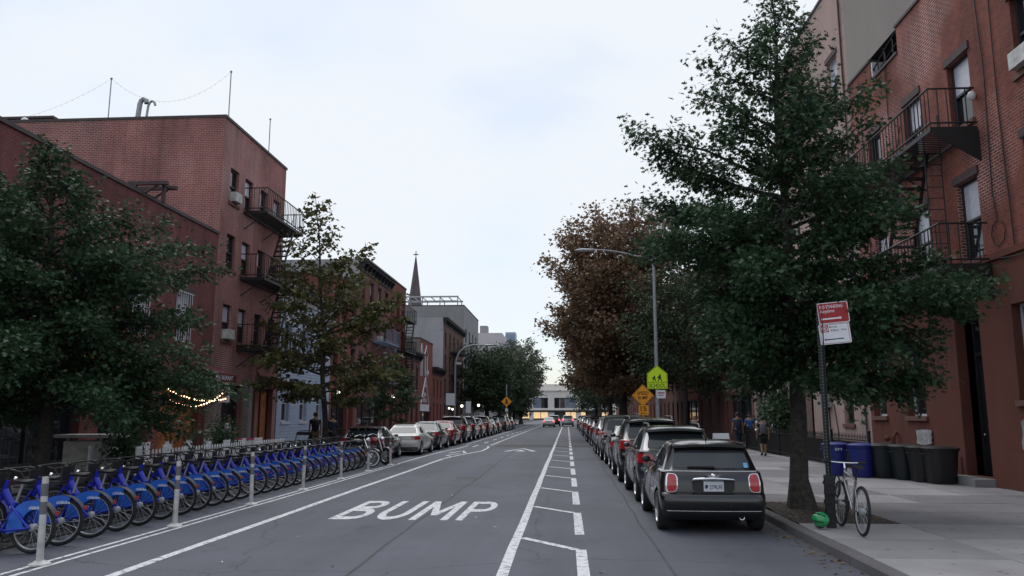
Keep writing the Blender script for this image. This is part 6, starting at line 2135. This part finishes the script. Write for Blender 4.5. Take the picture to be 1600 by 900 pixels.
arrow(s1, -.19, .12, -.09, .012, M['sign_white'], .0052, .026)
s2 = flat_sign(t, 'white_panel', .46, .32, M['sign_white'], (.215, -.026, 2.945), 0, .02, border=M['sign_white'], bw=.012)
s2.rotation_euler = (R(90), R(-5), R(-8))
inst('border_line', MB().prism([(-.212, -.15), (.212, -.15), (.212, .15), (-.212, .15)], lambda a, b_, d: (a, b_, d), .002, .0045).mesh('border_line', M['sign_red']), s2)
inst('inner_face', MB().prism([(-.205, -.143), (.205, -.143), (.205, .143), (-.205, .143)], lambda a, b_, d: (a, b_, d), .002, .005).mesh('inner_face', M['sign_white']), s2)
inst('symbol_square', MB().prism([(-.2, .03), (-.085, .03), (-.085, .14), (-.2, .14)], lambda a, b_, d: (a, b_, d), .002, .0056).mesh('symbol_square', M['sign_red']), s2)
inst('symbol_ring', MB().torus((-.142, .085, .0056), .042, .005, 'Z', 24, 6, .15).mesh('symbol_ring', M['sign_white']), s2)
inst('symbol_slash', MB().obox((-.142, .085, .0062), (.085, .009, .001), Matrix.Rotation(R(-45), 3, 'Z')).mesh('symbol_slash', M['sign_white']), s2)
text('lettering', 'P', M['sign_white'], s2, (-.142, .085, .0064), (0, 0, 0), .032, .05, .0004, .01)
text('lettering', 'Monday', M['ink'], s2, (-.01, .105, .0058), (0, 0, 0), .12, .036, .0004, .004)
text('lettering', '8:30am - 11am', M['ink'], s2, (.06, .055, .0058), (0, 0, 0), .23, .032, .0004, .004)
arrow(s2, .12, -.17, -.085, .008, M['ink'], .0062, .02)

# school crossing sign on the lamp post, speed hump sign
M['school_ink'] = M['ink']
def lamp_post(label, loc, h, arm, side, sz=1.0, m='lamp_grey', arm_rise=.55):
    t = thing('street_lamp', label, 'street lamp', loc, 0, 'street lamps')
    MB().lathe([(.001, 0), (.2, 0), (.2, .06), (.13, .12), (.12, .7), (.1, .74), (.09, .8)], (0, 0, 0), 'Z', 12).build('base', M[m], t, smooth=True, angle=35)
    MB().tube([(0, 0, .75), (0, 0, h * .5), (0, 0, h)], [.095, .08, .06], 12).build('pole', M[m], t, smooth=True)
    pts = []
    for k in range(9):
        u = k / 8
        pts.append((side * arm * u, 0, h - .25 + arm_rise * math.sin(u * math.pi / 2)))
    MB().tube(pts, [.045 - .015 * k / 8 for k in range(9)], 8).build('arm', M[m], t, smooth=True)
    e = pts[-1]
    hd = MB()
    hd.loft([[(e[0] + side * x, w * math.cos(q), e[2] - .02 + hh * math.sin(q)) for q in [2 * math.pi * j / 10 for j in range(10)]] for x, w, hh in ((-.1, .05, .05), (.05, .11, .07), (.4, .14, .08), (.65, .09, .05), (.72, .03, .02))])
    hd.build('lamp_head', M['steel'], t, smooth=True, angle=60)
    return t
lp = lamp_post('tall grey street lamp with a long arm on the right, school sign on its pole', (4.05, 36.0, .13), 8.9, 2.85, -1)
t = thing('school_sign', 'lime school crossing sign with two walking figures', 'sign', (4.05, 35.86, 2.95))
def sgn(poly, d0, d1, name, m, par): return inst(name, MB().prism(poly, lambda a, b_, d: (a, -d, b_), d0, d1).mesh(name, m), par)
pent = [(-.45, 0), (.45, 0), (.45, .68), (0, 1.05), (-.45, .68)]
pl = sgn(pent, 0, .004, 'panel', M['sign_lime'], t)
for q in (pent,):
    bd = MB()
    for i in range(5):
        a, c = Vector(q[i]), Vector(q[(i + 1) % 5])
        ctr = Vector((0, .5))
        a2, c2 = ctr + (a - ctr) * .95, ctr + (c - ctr) * .95
        a3, c3 = ctr + (a - ctr) * .91, ctr + (c - ctr) * .91
        bd.add([(a2.x, -.0055, a2.y), (c2.x, -.0055, c2.y), (c3.x, -.0055, c3.y), (a3.x, -.0055, a3.y)], [(0, 1, 2, 3)])
    bd.add([(-.42, -.0055, .285), (.42, -.0055, .285), (.42, -.0055, .305), (-.42, -.0055, .305)], [(0, 1, 2, 3)])
    bd.build('border', M['ink'], pl, fix=False)
text('lettering', 'SCHOOL', M['ink'], pl, (0, -.007, .155), (R(90), 0, 0), .72, .17, .001, .014)
for cx, s_ in ((-.13, .82), (.12, 1.0)):
    k = .5 * s_
    body = [(-.06, .45), (.06, .47), (.085, .30), (.12, .12), (.16, 0), (.10, 0), (.06, .10), (.0, .24), (-.05, .12), (-.12, .0), (-.18, .02), (-.11, .15), (-.09, .28), (-.15, .33), (-.17, .24), (-.2, .25), (-.18, .38)]
    sgn([(cx + x * k * 1.25, .33 + y * k * 2.05 * .52) for x, y in body], .004, .0065, 'walking_figure', M['ink'], pl)
    inst('figure_head', MB().lathe([(.001, -.0068), (.042 * s_, -.0066), (.042 * s_, -.004)], (cx, 0, .33 + .56 * k), 'Y', 14).mesh('figure_head', M['ink']), pl)
t.scale = (1, 1, 1)
t2 = thing('notice_plate', 'small white notice under the lime school sign', 'sign', (4.2, 35.88, 2.72))
flat_sign(t2, 'panel', .4, .36, M['sign_white'], (0, 0, 0), 0, .02)
MB().box(-.15, -.0055, .03, .15, -.0045, .08).build('printed_line', M['sign_red'], t2)
MB().box(-.13, -.0055, -.06, .1, -.0045, -.03).build('printed_line', M['ink'], t2)

t = thing('speed_sign', 'amber diamond speed bump sign with fifteen miles plate', 'sign', (3.88, 41.0, .13))
MB().box(-.03, -.03, 0, .03, .03, 3.2).build('post', M['steel'], t)
di = [(0, -.56), (.56, 0), (0, .56), (-.56, 0)]
pl = inst('diamond_panel', MB().prism(di, lambda a, b_, d: (a, -.04 - d, b_ + 2.66), 0, .004).mesh('diamond_panel', M['sign_yellow']), t)
bd = MB()
for i in range(4):
    a, c = Vector(di[i]), Vector(di[(i + 1) % 4])
    bd.add([(a.x * .94, -.046, a.y * .94 + 2.66), (c.x * .94, -.046, c.y * .94 + 2.66), (c.x * .91, -.046, c.y * .91 + 2.66), (a.x * .91, -.046, a.y * .91 + 2.66)], [(0, 1, 2, 3)])
bd.build('border', M['ink'], pl, fix=False)
text('lettering', 'SPEED', M['ink'], pl, (0, -.047, 2.77), (R(90), 0, 0), .56, .17, .001, .012)
text('lettering', 'BUMP', M['ink'], pl, (0, -.047, 2.54), (R(90), 0, 0), .48, .17, .001, .012)
p2 = flat_sign(t, 'speed_plate', .5, .5, M['sign_yellow'], (.02, -.04, 1.92), 0, .03)
text('lettering', '15', M['ink'], p2, (0, .07, .006), (0, 0, 0), .3, .24, .001, .02)
text('lettering', 'M.P.H.', M['ink'], p2, (0, -.16, .006), (0, 0, 0), .3, .09, .001, .008)

# far left lamp post with curved arm, small signs, pedestrian sign, globe lamps
t = thing('street_lamp', 'grey street lamp with a curved arm on the left before the dark trees', 'street lamp', (-9.35, 67, .13), 0, 'street lamps')
MB().lathe([(.001, 0), (.2, 0), (.2, .06), (.12, .15), (.11, .7), (.09, .8)], (0, 0, 0), 'Z', 12).build('base', M['lamp_grey'], t, smooth=True)
MB().tube([(0, 0, .7), (0, 0, 5.6), (.08, 0, 6.3), (.35, 0, 6.95), (.8, 0, 7.35), (1.5, 0, 7.55), (2.6, 0, 7.55)], [.1, .085, .08, .075, .07, .06, .05], 10).build('pole', M['lamp_grey'], t, smooth=True)
hd = MB(); hd.loft([[(2.5 + x, w * math.cos(q), 7.53 + hh * math.sin(q)) for q in [2 * math.pi * j / 10 for j in range(10)]] for x, w, hh in ((0, .06, .05), (.2, .13, .08), (.5, .13, .08), (.75, .05, .03))])
hd.build('lamp_head', M['steel'], t, smooth=True)
MB().box(.1, -.1, 5.9, .5, .1, 6.1).build('junction_box', M['offwhite'], t)
t = thing('notice_board', 'white notice on the left street lamp pole', 'sign', (-9.72, 66.85, 2.6)); flat_sign(t, 'panel', .75, 1.0, M['sign_white'], (0, 0, .5), 0, .03)
t = thing('parking_notice', 'white parking notice on a thin post in front of the dark trees', 'sign', (-9.3, 76, .13)); MB().box(-.03, -.03, 0, .03, .03, 2.9).build('post', M['steel'], t); flat_sign(t, 'panel', .5, 1.1, M['sign_white'], (0, -.04, 2.4), 0, .03)
t = thing('pedestrian_sign', 'small amber pedestrian warning diamond far down the left side', 'sign', (-6.95, 93.35, .13))
MB().box(-.05, -.05, 0, .05, .05, 5.2).build('post', M['steel'], t)
inst('diamond_panel', MB().prism([(0, -.62), (.62, 0), (0, .62), (-.62, 0)], lambda a, b_, d: (a, -.06 - d, b_ + 3.2), 0, .006).mesh('diamond_panel', M['sign_yellow']), t)
inst('figure', MB().prism([(-.08, .3), (.08, .3), (.1, 0), (.2, -.33), (.1, -.33), (0, -.1), (-.12, -.33), (-.22, -.33), (-.1, 0)], lambda a, b_, d: (a, -.068 - d, b_ + 3.2), 0, .006).mesh('figure', M['ink']), t)
MB().box(-.16, -.08, 2.05, .16, -.06, 2.4).build('arrow_plate', M['sign_white'], t)
for i, (x, y, z, lab) in enumerate(((-12.4, 84.5, 2.2, 'first lit globe lamp by the narrow windowed red house'), (-12.2, 85.6, 2.1, 'second lit globe lamp by the narrow windowed red house'), (-11.9, 91, 2.5, 'lit globe lamp left of the far lamp post'), (-10.2, 93, 2.6, 'lit globe lamp right of the far lamp post'))):
    t = thing('globe_lamp', lab, 'lamp', (x, y, .13), 0, 'lit globe lamps')
    MB().tube([(0, 0, 0), (0, 0, z)], .04, 8).build('post', M['black'], t)
    MB().ball((0, 0, z + .17), .15 if i > 1 else .11).build('globe', M['globe'], t, smooth=True, angle=80)
for (x, y, z, lab) in ((-13.3, 45.4, 3.1, 'lit wall lantern beside the clapboard house'), (-13.3, 60.3, 3.2, 'lit round wall lamp behind the young tree')):
    t = thing('wall_lamp', lab, 'lamp', (x, y, z)); MB().tube([(-.18, 0, 0), (0, 0, .12), (.12, 0, .08)], .02, 6).build('bracket', M['black'], t); MB().ball((.15, 0, 0), .13).build('globe', M['globe'], t, smooth=True)

# ================================================================== BINS AND RAILINGS ON THE RIGHT
def bin_(label, x, y, m, r0=.27, r1=.34, h=.83, lid=None, rz=0.0, square=False, letters=None):
    t = thing('trash_bin', label, 'trash bin', (x, y, .135), rz, 'bins standing by the railings')
    n = 20
    def ring(rr, z):
        out = []
        for k in range(n):
            a = 2 * math.pi * k / n
            c_, s_ = math.cos(a), math.sin(a)
            q = (abs(c_) ** 5 + abs(s_) ** 5) ** (-.2) if square else 1
            out.append((rr * c_ * q, rr * s_ * q, z))
        return out
    MB().loft([ring(r0 * .96, 0), ring(r0, .04), ring(r1 * .98, h - .05), ring(r1 + .015, h - .04), ring(r1 + .015, h)]).build('body', m, t, smooth=True, angle=40)
    MB().loft([ring(r1 + .03, h + .001), ring(r1 + .035, h + .03), ring(r1 * .9, h + .06), ring(r1 * .5, h + .085)]).build('lid', lid or m, t, smooth=True, angle=35)
    for sg in (-1, 1): MB().tube([(sg * (r1 + .0), -.08, h - .1), (sg * (r1 + .05), -.06, h - .11), (sg * (r1 + .05), .06, h - .11), (sg * r1, .08, h - .1)], .012, 6).build('handle', m, t)
    if letters:
        text('label_mark', letters, M['sign_white'], t, (-.02, -(r0 + r1) / 2 - .045, h * .88), (R(90), 0, 0), .18, .07, .003)
    return t
bin_('blue recycling bin nearest the tree, white letters on its rim', 7.62, 23.6, M['bin_blue'], letters='BM')
bin_('blue recycling bin between the lettered one and the dark bins', 8.12, 22.95, M['bin_blue'])
bin_('dark green bin right of the blue bins', 8.62, 22.75, M['bin_dark'], square=True)
bin_('second dark green bin, with a pale lid edge', 8.95, 22.15, M['bin_dark'], square=True)
bin_('black bin second from the black door', 9.12, 21.45, M['bin_black'], square=True)
bin_('black bin nearest the black door', 9.3, 20.95, M['bin_black'], r0=.30, r1=.37, square=True)
t = thing('iron_fence', 'black spiked iron railings in front of the stucco and brick houses', 'fence', (8.95, 32.5, .13))
pk = MB(); pk.cyl((0, 0, 0), (0, 0, 1.0), .011, n=5); pk.cyl((0, 0, 1.0), (0, 0, 1.13), .02, .002, n=5)
pkm = pk.mesh('picket', M['iron'])
y = 24.6
while y < 41.0:
    inst('picket', pkm, t, (0, y - 32.5, 0)); y += .135
for z_ in (.12, .9): MB().box(-.018, 24.6 - 32.5, z_, .018, 41 - 32.5, z_ + .035).build('rail', M['iron'], t)
for y_ in (24.6, 28.0, 31.4, 34.8, 38.2, 41.0):
    q = MB(); q.box(-.035, y_ - 32.535, 0, .035, y_ - 32.465, 1.15); q.ball((0, y_ - 32.5, 1.19), .05)
    q.build('post', M['iron'], t)
for a, c in ((24.7, 27.9), (28.1, 31.3), (31.5, 34.7), (34.9, 38.1), (38.3, 40.9)):
    MB().box(.025, a - 32.5, .05, .035, c - 32.5, .86).build('backing_panel', M['bin_black'], t)
t = thing('iron_gate', 'black iron gate and tall post at the end of the railings', 'gate', (8.7, 41.4, .13))
for x_ in (0, 1.3): MB().box(x_ - .05, -.05, 0, x_ + .05, .05, 2.3).build('post', M['iron'], t)
for k in range(9): MB().box(.08 + k * .14, -.01, .1, .1 + k * .14, .01, 1.6).build('bar', M['iron'], t)
for z_ in (.1, .85, 1.6): MB().box(.05, -.015, z_, 1.25, .015, z_ + .04).build('rail', M['iron'], t)

# ================================================================== PEOPLE
def skin_obj(name, parent, joints, edges, m, sub=2):
    """joints: {key: (x, y, z, rx, ry)}; grown with the Skin modifier"""
    keys = list(joints)
    me = bpy.data.meshes.new(name)
    me.from_pydata([joints[k][:3] for k in keys], [(keys.index(a), keys.index(b_)) for a, b_ in edges], [])
    o = inst(name, me, parent)
    md = o.modifiers.new('skin', 'SKIN')
    md.use_smooth_shade = True
    sv = me.skin_vertices[0].data if me.skin_vertices else None
    if sv is None:
        me.attributes
    for i, k in enumerate(keys):
        sv[i].radius = joints[k][3:5]
    sv[0].use_root = True
    sb = o.modifiers.new('sub', 'SUBSURF'); sb.levels = sub; sb.render_levels = sub
    me.materials.append(m)
    return o


def person(label, loc, rz, h=1.72, shirt=None, legs=None, skin='skin', stride=.0, arms='down', backpack=None, shorts=False, hair='hair', bald=False, sleeves=.55, shoe='black', group='people on the sidewalks', bag=None):
    """faces local +Y"""
    s = h / 1.75
    t = thing('person', label, 'person', loc, rz, group)
    t.scale = (s, s, s)
    st = stride
    hipz = .93 - .03 * abs(st) * 2
    J = {}
    J['pelvis'] = (0, 0, hipz, .15, .11)
    J['waist'] = (0, 0, 1.08, .135, .10)
    J['chest'] = (0, .01, 1.28, .165, .115)
    J['collar'] = (0, 0, 1.42, .13, .085)
    J['neck'] = (0, .015, 1.50, .052, .055)
    J['head'] = (0, .035, 1.60, .075, .09)
    J['crown'] = (0, .025, 1.70, .06, .07)
    E = [('pelvis', 'waist'), ('waist', 'chest'), ('chest', 'collar'), ('collar', 'neck'), ('neck', 'head'), ('head', 'crown')]
    legsJ = {}
    for sg, nm in ((-1, 'l'), (1, 'r')):
        f = st * sg
        J['hip' + nm] = (sg * .095, 0, hipz - .06, .092, .095)
        J['knee' + nm] = (sg * .10, f * .55 + .03, .50, .062, .062)
        J['ankle' + nm] = (sg * .10, f * 1.0 - .02, .09 + (.06 if f < 0 else 0), .04, .042)
        J['toe' + nm] = (sg * .115, f * 1.0 + .15, .035 + (.02 if f < 0 else 0), .04, .03)
        E += [('pelvis', 'hip' + nm), ('hip' + nm, 'knee' + nm), ('knee' + nm, 'ankle' + nm), ('ankle' + nm, 'toe' + nm)]
        J['sh' + nm] = (sg * .185, 0, 1.40, .06, .06)
        if arms == 'down':
            el, wr = (sg * .235, -f * .25 - .03, 1.13), (sg * .245, -f * .5 + .05, .88)
        elif arms == 'bent':
            el, wr = (sg * .24, -.06, 1.13), (sg * .16, .22, 1.12)
        else:
            el, wr = (sg * .23, .0, 1.13), (sg * .12, .24, 1.02)
        J['el' + nm] = (*el, .045, .045)
        J['wr' + nm] = (*wr, .03, .028)
        d = (Vector(wr) - Vector(el)).normalized()
        hd = Vector(wr) + d * .09
        J['ha' + nm] = (*hd, .036, .022)
        fi = hd + d * .08
        J['fi' + nm] = (*fi, .016, .012)
        th = Vector(wr) + d * .05 + Vector((-sg * .035, .03, 0))
        J['th' + nm] = (*th, .012, .012)
        E += [('collar', 'sh' + nm), ('sh' + nm, 'el' + nm), ('el' + nm, 'wr' + nm), ('wr' + nm, 'ha' + nm), ('ha' + nm, 'fi' + nm), ('wr' + nm, 'th' + nm)]
    skin_obj('body', t, J, E, M[skin])
    up = {k: (*J[k][:3], J[k][3] * 1.10 + .012, J[k][4] * 1.10 + .012) for k in ('waist', 'pelvis', 'chest', 'collar', 'shl', 'shr')}
    EE = [('waist', 'pelvis'), ('waist', 'chest'), ('chest', 'collar'), ('collar', 'shl'), ('collar', 'shr')]
    for nm in 'lr':
        a, b_ = Vector(J['sh' + nm][:3]), Vector(J['el' + nm][:3])
        p = a.lerp(b_, sleeves if sleeves <= 1 else 1)
        up['sl' + nm] = (*p, .062, .062)
        EE.append(('sh' + nm, 'sl' + nm))
        if sleeves > 1:
            p2 = b_.lerp(Vector(J['wr' + nm][:3]), .9); up['cu' + nm] = (*p2, .045, .045); EE.append(('sl' + nm, 'cu' + nm))
    skin_obj('shirt', t, up, EE, shirt)
    lo = {'pelvis': (*J['pelvis'][:3], .165, .125)}
    EL = []
    for nm in 'lr':
        lo['hip' + nm] = (*J['hip' + nm][:3], .105, .108); lo['knee' + nm] = (*J['knee' + nm][:3], .085 if shorts else .075, .085 if shorts else .075)
        EL += [('pelvis', 'hip' + nm), ('hip' + nm, 'knee' + nm)]
        if not shorts:
            lo['ankle' + nm] = (*J['ankle' + nm][:3], .062, .066); EL.append(('knee' + nm, 'ankle' + nm))
    skin_obj('shorts' if shorts else 'trousers', t, lo, EL, legs)
    for nm in 'lr':
        a, b_ = Vector(J['ankle' + nm][:3]), Vector(J['toe' + nm][:3])
        sh = MB()
        sh.loft([[(a.x + w * math.cos(q), y_, max(.0, zc + hh * math.sin(q))) for q in [2 * math.pi * k / 10 for k in range(10)]] for y_, w, zc, hh in ((a.y - .06, .035, a.z - .03, .04), (a.y, .048, a.z - .03, .055), (b_.y, .052, b_.z + .0, .04), (b_.y + .07, .03, b_.z - .005, .022))])
        sh.build('shoe', M[shoe], t, smooth=True, angle=60)
    # face: eyes, nose, mouth, ears
    fc = MB()
    fc.loft([[(w * math.cos(q), .125 + d_, 1.60 + zz + w * .4 * math.sin(q)) for q in [2 * math.pi * k / 6 for k in range(6)]] for d_, w, zz in ((-.02, .018, .0), (.012, .012, -.012), (.018, .006, -.016))])
    for sg in (-1, 1): fc.ball((sg * .088, .03, 1.605), .012, .022, .03, n=8, m=5)
    fc.build('nose_and_ears', M[skin], t, smooth=True)
    for sg in (-1, 1): MB().ball((sg * .033, .112, 1.635), .012, .008, .008, n=8, m=5).build('eye', M['hair'], t)
    MB().tube([(-.028, .112, 1.562), (0, .122, 1.558), (.028, .112, 1.562)], .006, 5).build('mouth', M['maroon'], t)
    if not bald:
        hr = MB()
        rings = []
        for k in range(8):
            a = R(-28 + 118 * k / 7)
            rings.append([(.098 * math.cos(a) * math.cos(q), .012 + .112 * math.cos(a) * math.sin(q) - (.02 if math.sin(q) > 0 and k < 4 else 0) * (4 - k), 1.655 + .112 * math.sin(a)) for q in [2 * math.pi * j / 14 for j in range(14)]])
        hr.loft(rings)
        hr.build('hair', M[hair], t, smooth=True, angle=60)
    if backpack:
        bp = MB()
        bp.loft([[(w * math.cos(q) * 1.0, -.16 + dd * math.sin(q), z_) for q in [2 * math.pi * k / 12 for k in range(12)]] for z_, w, dd in ((.98, .11, .06), (1.02, .15, .10), (1.2, .16, .12), (1.38, .14, .09), (1.45, .08, .04))])
        bp.build('backpack', backpack, t, smooth=True, angle=60)
        for sg in (-1, 1): MB().tube([(sg * .1, -.12, 1.42), (sg * .11, 0, 1.49), (sg * .12, .13, 1.38), (sg * .13, .1, 1.15), (sg * .12, -.1, 1.05)], .018, 6, flat=.5).build('strap', backpack, t)
    return t


def cloth(name, c): return mat('cloth_' + name, c, .85, var=.15, scale=14, bump=.2, bscale=60)
C_white, C_navy, C_black, C_blue, C_grey, C_khaki, C_teal = cloth('white', (.62, .6, .66)), cloth('navy', (.02, .025, .05)), cloth('black', (.012, .012, .014)), cloth('blue', (.03, .12, .42)), cloth('grey', (.1, .1, .11)), cloth('khaki', (.16, .12, .09)), cloth('denim', (.05, .08, .16))
person('person in a white shirt standing at the café tables', (-11.9, 27.6, .13), R(-70), 1.68, C_white, C_black, 'skin_dark', .02, 'bent', sleeves=.6)
person('person with a dark backpack walking along the left sidewalk', (-11.1, 35.0, .13), R(20), 1.80, C_black, C_khaki, 'skin', .12, 'down', backpack=C_black, shorts=True)
person('person in dark clothes walking beside the backpacker, on the left', (-10.5, 35.6, .13), R(60), 1.72, C_navy, C_black, 'skin', .1, 'bent', sleeves=1.2)
person('person in denim shirt with a bag strap walking away on the right', (8.55, 41.0, .13), R(4), 1.80, C_teal, C_navy, 'skin', .14, 'down', backpack=C_navy)
person('person in black with a grey backpack walking away past the railings', (8.15, 34.2, .13), R(-3), 1.62, C_black, C_black, 'skin', .15, 'down', backpack=C_grey, shorts=True)
person('person in a bright blue top and dark shorts coming down the right sidewalk', (9.6, 43.0, .13), R(172), 1.78, C_blue, C_black, 'skin', .1, 'bent', shorts=True)
person('bald person in dark clothes behind the parked cars on the right', (5.9, 37.6, .13), R(150), 1.72, C_black, C_navy, 'skin', .03, 'down', bald=True, sleeves=1.2)
person('person in a pale shirt standing in the doorway of the grey brick house', (9.75, 38.6, .13), R(110), 1.72, C_white, C_grey, 'skin', .0, 'down', sleeves=1.2)
# white placard leaning by the tree trunk near the walkers
t = thing('sign_board', 'blank white folding board standing on the right sidewalk', 'sign', (5.9, 31.4, .13), R(10))
for sg in (-1, 1): MB().obox((0, sg * .14, .5), (.62, .02, 1.0), Matrix.Rotation(R(sg * 14), 3, 'X')).build('panel', M['sign_white'], t)

# ================================================================== CAFÉ ON THE LEFT SIDEWALK
def chair(label, x, y, rz):
    t = thing('cafe_chair', label, 'chair', (x, y, .128), rz, 'white slatted café chairs')
    for sx in (-1, 1):
        MB().box(sx * .2 - .02, -.2, 0, sx * .2 + .02, -.16, .44).build('leg', M['white'], t)
        MB().box(sx * .2 - .02, .16, 0, sx * .2 + .02, .2, .95).build('leg', M['white'], t)
    for k in range(5): MB().box(-.22, -.21 + k * .085, .44, .22, -.14 + k * .085, .46).build('seat_slat', M['white'], t)
    for k in range(4): MB().box(-.16 + k * .09, .165, .5, -.10 + k * .09, .185, .9).build('back_slat', M['white'], t)
    MB().box(-.18, .16, .88, .18, .19, .94).build('top_rail', M['white'], t)
    return t
k = 0
for row, x in ((0, -10.35), (1, -11.3)):
    for j in range(7):
        yy = 18.6 + j * 1.25 + .3 * row
        chair('white slatted café chair, %s of the %s row from the camera' % (ORD[j], ('street side', 'wall side')[row]), x, yy, R((-85 if row == 0 else 95) + rng.uniform(-15, 15)))
for j in range(4):
    yy = 19.2 + j * 2.4
    t = thing('cafe_table', '%s small dark café table from the camera between the white chairs' % ORD[j], 'table', (-10.85, yy, .128), 0, 'café tables')
    MB().lathe([(.001, .73), (.32, .73), (.32, .75), (.001, .75)], (0, 0, 0), 'Z', 24).build('table_top', M['bin_dark'], t)
    MB().tube([(0, 0, 0.02), (0, 0, .73)], .025, 8).build('leg', M['black'], t)
    MB().lathe([(.001, 0), (.2, 0), (.2, .015), (.03, .03)], (0, 0, 0), 'Z', 16).build('base', M['black'], t)
t = thing('picket_fence', 'low white picket fence round the café seating', 'fence', (-9.75, 22.5, .128), 0)
pm = MB().prism([(-.035, 0), (.035, 0), (.035, .78), (0, .84), (-.035, .78)], lambda a, b_, d: (d, a, b_), -.01, .01).mesh('picket', M['white'])
for j in range(56): inst('picket', pm, t, (0, -4.0 + j * .16, .05))
for z_ in (.2, .62): MB().box(-.035, -4.05, z_, -.012, 4.9, z_ + .06).build('rail', M['white'], t)
t = thing('serving_hatch', 'grey white kiosk counter with a pale canopy board, under the left oak', 'kiosk', (-11.85, 19.5, .128))
MB().bevel_box(-.52, -.4, 0, .45, .4, 1.05, .02).build('cabinet', M['offwhite'], t)
MB().box(-.72, -.5, 1.13, .68, .5, 1.21).build('canopy', M['offwhite'], t)
for sx in (-.45, .4): MB().box(sx - .03, -.35, 1.05, sx + .03, -.29, 1.13).build('strut', M['steel'], t)
for i, (x, y, lab) in enumerate(((-10.9, 19.3, 'potted shrub beside the kiosk, nearest the street'), (-10.9, 24.9, 'potted shrub among the white café chairs'))):
    t = thing('potted_shrub', lab, 'plant', (x, y, .128), 0, 'potted shrubs at the café')
    MB().lathe([(.001, 0), (.18, 0), (.24, .4), (.25, .45), (.2, .43), (.001, .42)], (0, 0, 0), 'Z', 16).build('pot', M['stone_dark'], t, smooth=True)
    rn = np.random.default_rng(90 + i)
    P = rn.normal(0, 1, (1500, 3)) * (.22, .22, .3) + (0, 0, .9)
    c = inst('foliage', leaf_mesh('foliage', P, rn.normal(0, 1, P.shape), .085, RHOMB, M['leaf_oak'], 91 + i), t); c['kind'] = 'stuff'
    MB().tube([(0, 0, .4), (0, 0, .9)], .02, 6).build('stem', M['bark'], t)
def canopy(name, label, x0, x1, ya, yb, z0, z1, m, letters=None, lm=None, cat='awning'):
    t = thing(name, label, cat, (x0, (ya + yb) / 2, z0))
    cy = (ya + yb) / 2
    mb = MB()
    mb.prism([(0, z1 - z0), (x1 - x0, .28), (x1 - x0, .0), (x1 - x0 - .02, 0), (x1 - x0 - .02, .26), (0, z1 - z0 - .03)], lambda a, b_, d: (a, d, b_), ya - cy, yb - cy)
    mb.build('canvas', m, t)
    for y_ in (ya + .1, yb - .1): MB().tube([(0, y_ - cy, .1), (x1 - x0 - .02, y_ - cy, .02)], .015, 6).build('strut', M['iron'], t)
    if letters: text('lettering', letters, lm or M['sign_white'], t, (x1 - x0 + .004, 0, .14), (R(90), 0, R(90)), (yb - ya) * .7, .17, .002)
    return t
canopy('awning', 'maroon canvas awning with pale lettering over the corner restaurant', -13.48, -12.3, 27.0, 29.1, 3.0, 3.75, M['maroon'], 'RESTAURANT')
canopy('awning', 'small maroon awning farther along the tall brick building', -13.48, -12.5, 34.0, 36.2, 2.95, 3.55, M['maroon'])
M['yellow_cloth'] = mat('yellow_banner', (.62, .44, .06), .7, var=.15)
canopy('awning', 'yellow awning half hidden behind the near left oak', -13.48, -12.6, 21.0, 23.4, 2.9, 3.5, M['yellow_cloth'])
t = thing('hanging_sign', 'white hanging sign with red letters by the restaurant pier', 'sign', (-12.75, 28.9, 2.55))
MB().box(-.3, -.02, -.28, .3, .02, .28).build('board', M['sign_white'], t)
text('lettering', 'ROM', M['sign_red'], t, (0, -.022, .05), (R(90), 0, 0), .45, .26, .002, .01)
t2 = MB().tube([(-.7, 0, .34), (.3, 0, .34)], .012, 6).build('bracket', M['iron'], t)
light_string('strand of lit warm bulbs under the restaurant awning', (-12.6, 24.2, 2.75), (-12.3, 28.4, 2.45), .25, 26, M['bulb'], .025)
light_string('second strand of lit warm bulbs hanging in front of the café', (-12.2, 23.8, 2.35), (-11.9, 27.4, 2.75), .4, 22, M['bulb'], .025)
light_string('lit warm bulbs hanging down at the left edge behind the oak', (-12.9, 14.9, 2.5), (-12.9, 15.3, .9), .0, 18, M['bulb'], .022)
t = thing('sandwich_board', 'folding board with a blue and white poster beyond the café', 'sign', (-10.1, 30.5, .128), R(-20))
for sg in (-1, 1): MB().obox((0, sg * .16, .52), (.66, .025, 1.06), Matrix.Rotation(R(sg * 15), 3, 'X')).build('panel', M['bin_black'], t)
MB().obox((0, -.178, .53), (.56, .006, .8), Matrix.Rotation(R(-15), 3, 'X')).build('poster', M['clapboard'], t)
t = thing('dining_table', 'long pale table with a pink cloth by the standing person', 'table', (-12.0, 29.2, .128), R(90))
MB().box(-.9, -.35, .72, .9, .35, .76).build('table_top', M['offwhite'], t)
M['pink'] = mat('pink_cloth', (.5, .06, .16), .8)
MB().box(.25, -.37, .761, .92, .37, .80).build('table_cloth', M['pink'], t)
for sx in (-.8, .8):
    for sy in (-.28, .28): MB().box(sx - .025, sy - .025, 0, sx + .025, sy + .025, .72).build('leg', M['black'], t)
t = thing('front_railing', 'low dark railing before the clapboard house', 'fence', (-12.4, 40.7, .128))
bm_ = MB().cyl((0, 0, 0), (0, 0, .95), .012, n=5).mesh('picket', M['iron'])
for j in range(40): inst('picket', bm_, t, (0, -4 + j * .2, 0))
for z_ in (.1, .93): MB().box(-.015, -4, z_, .015, 3.8, z_ + .03).build('rail', M['iron'], t)
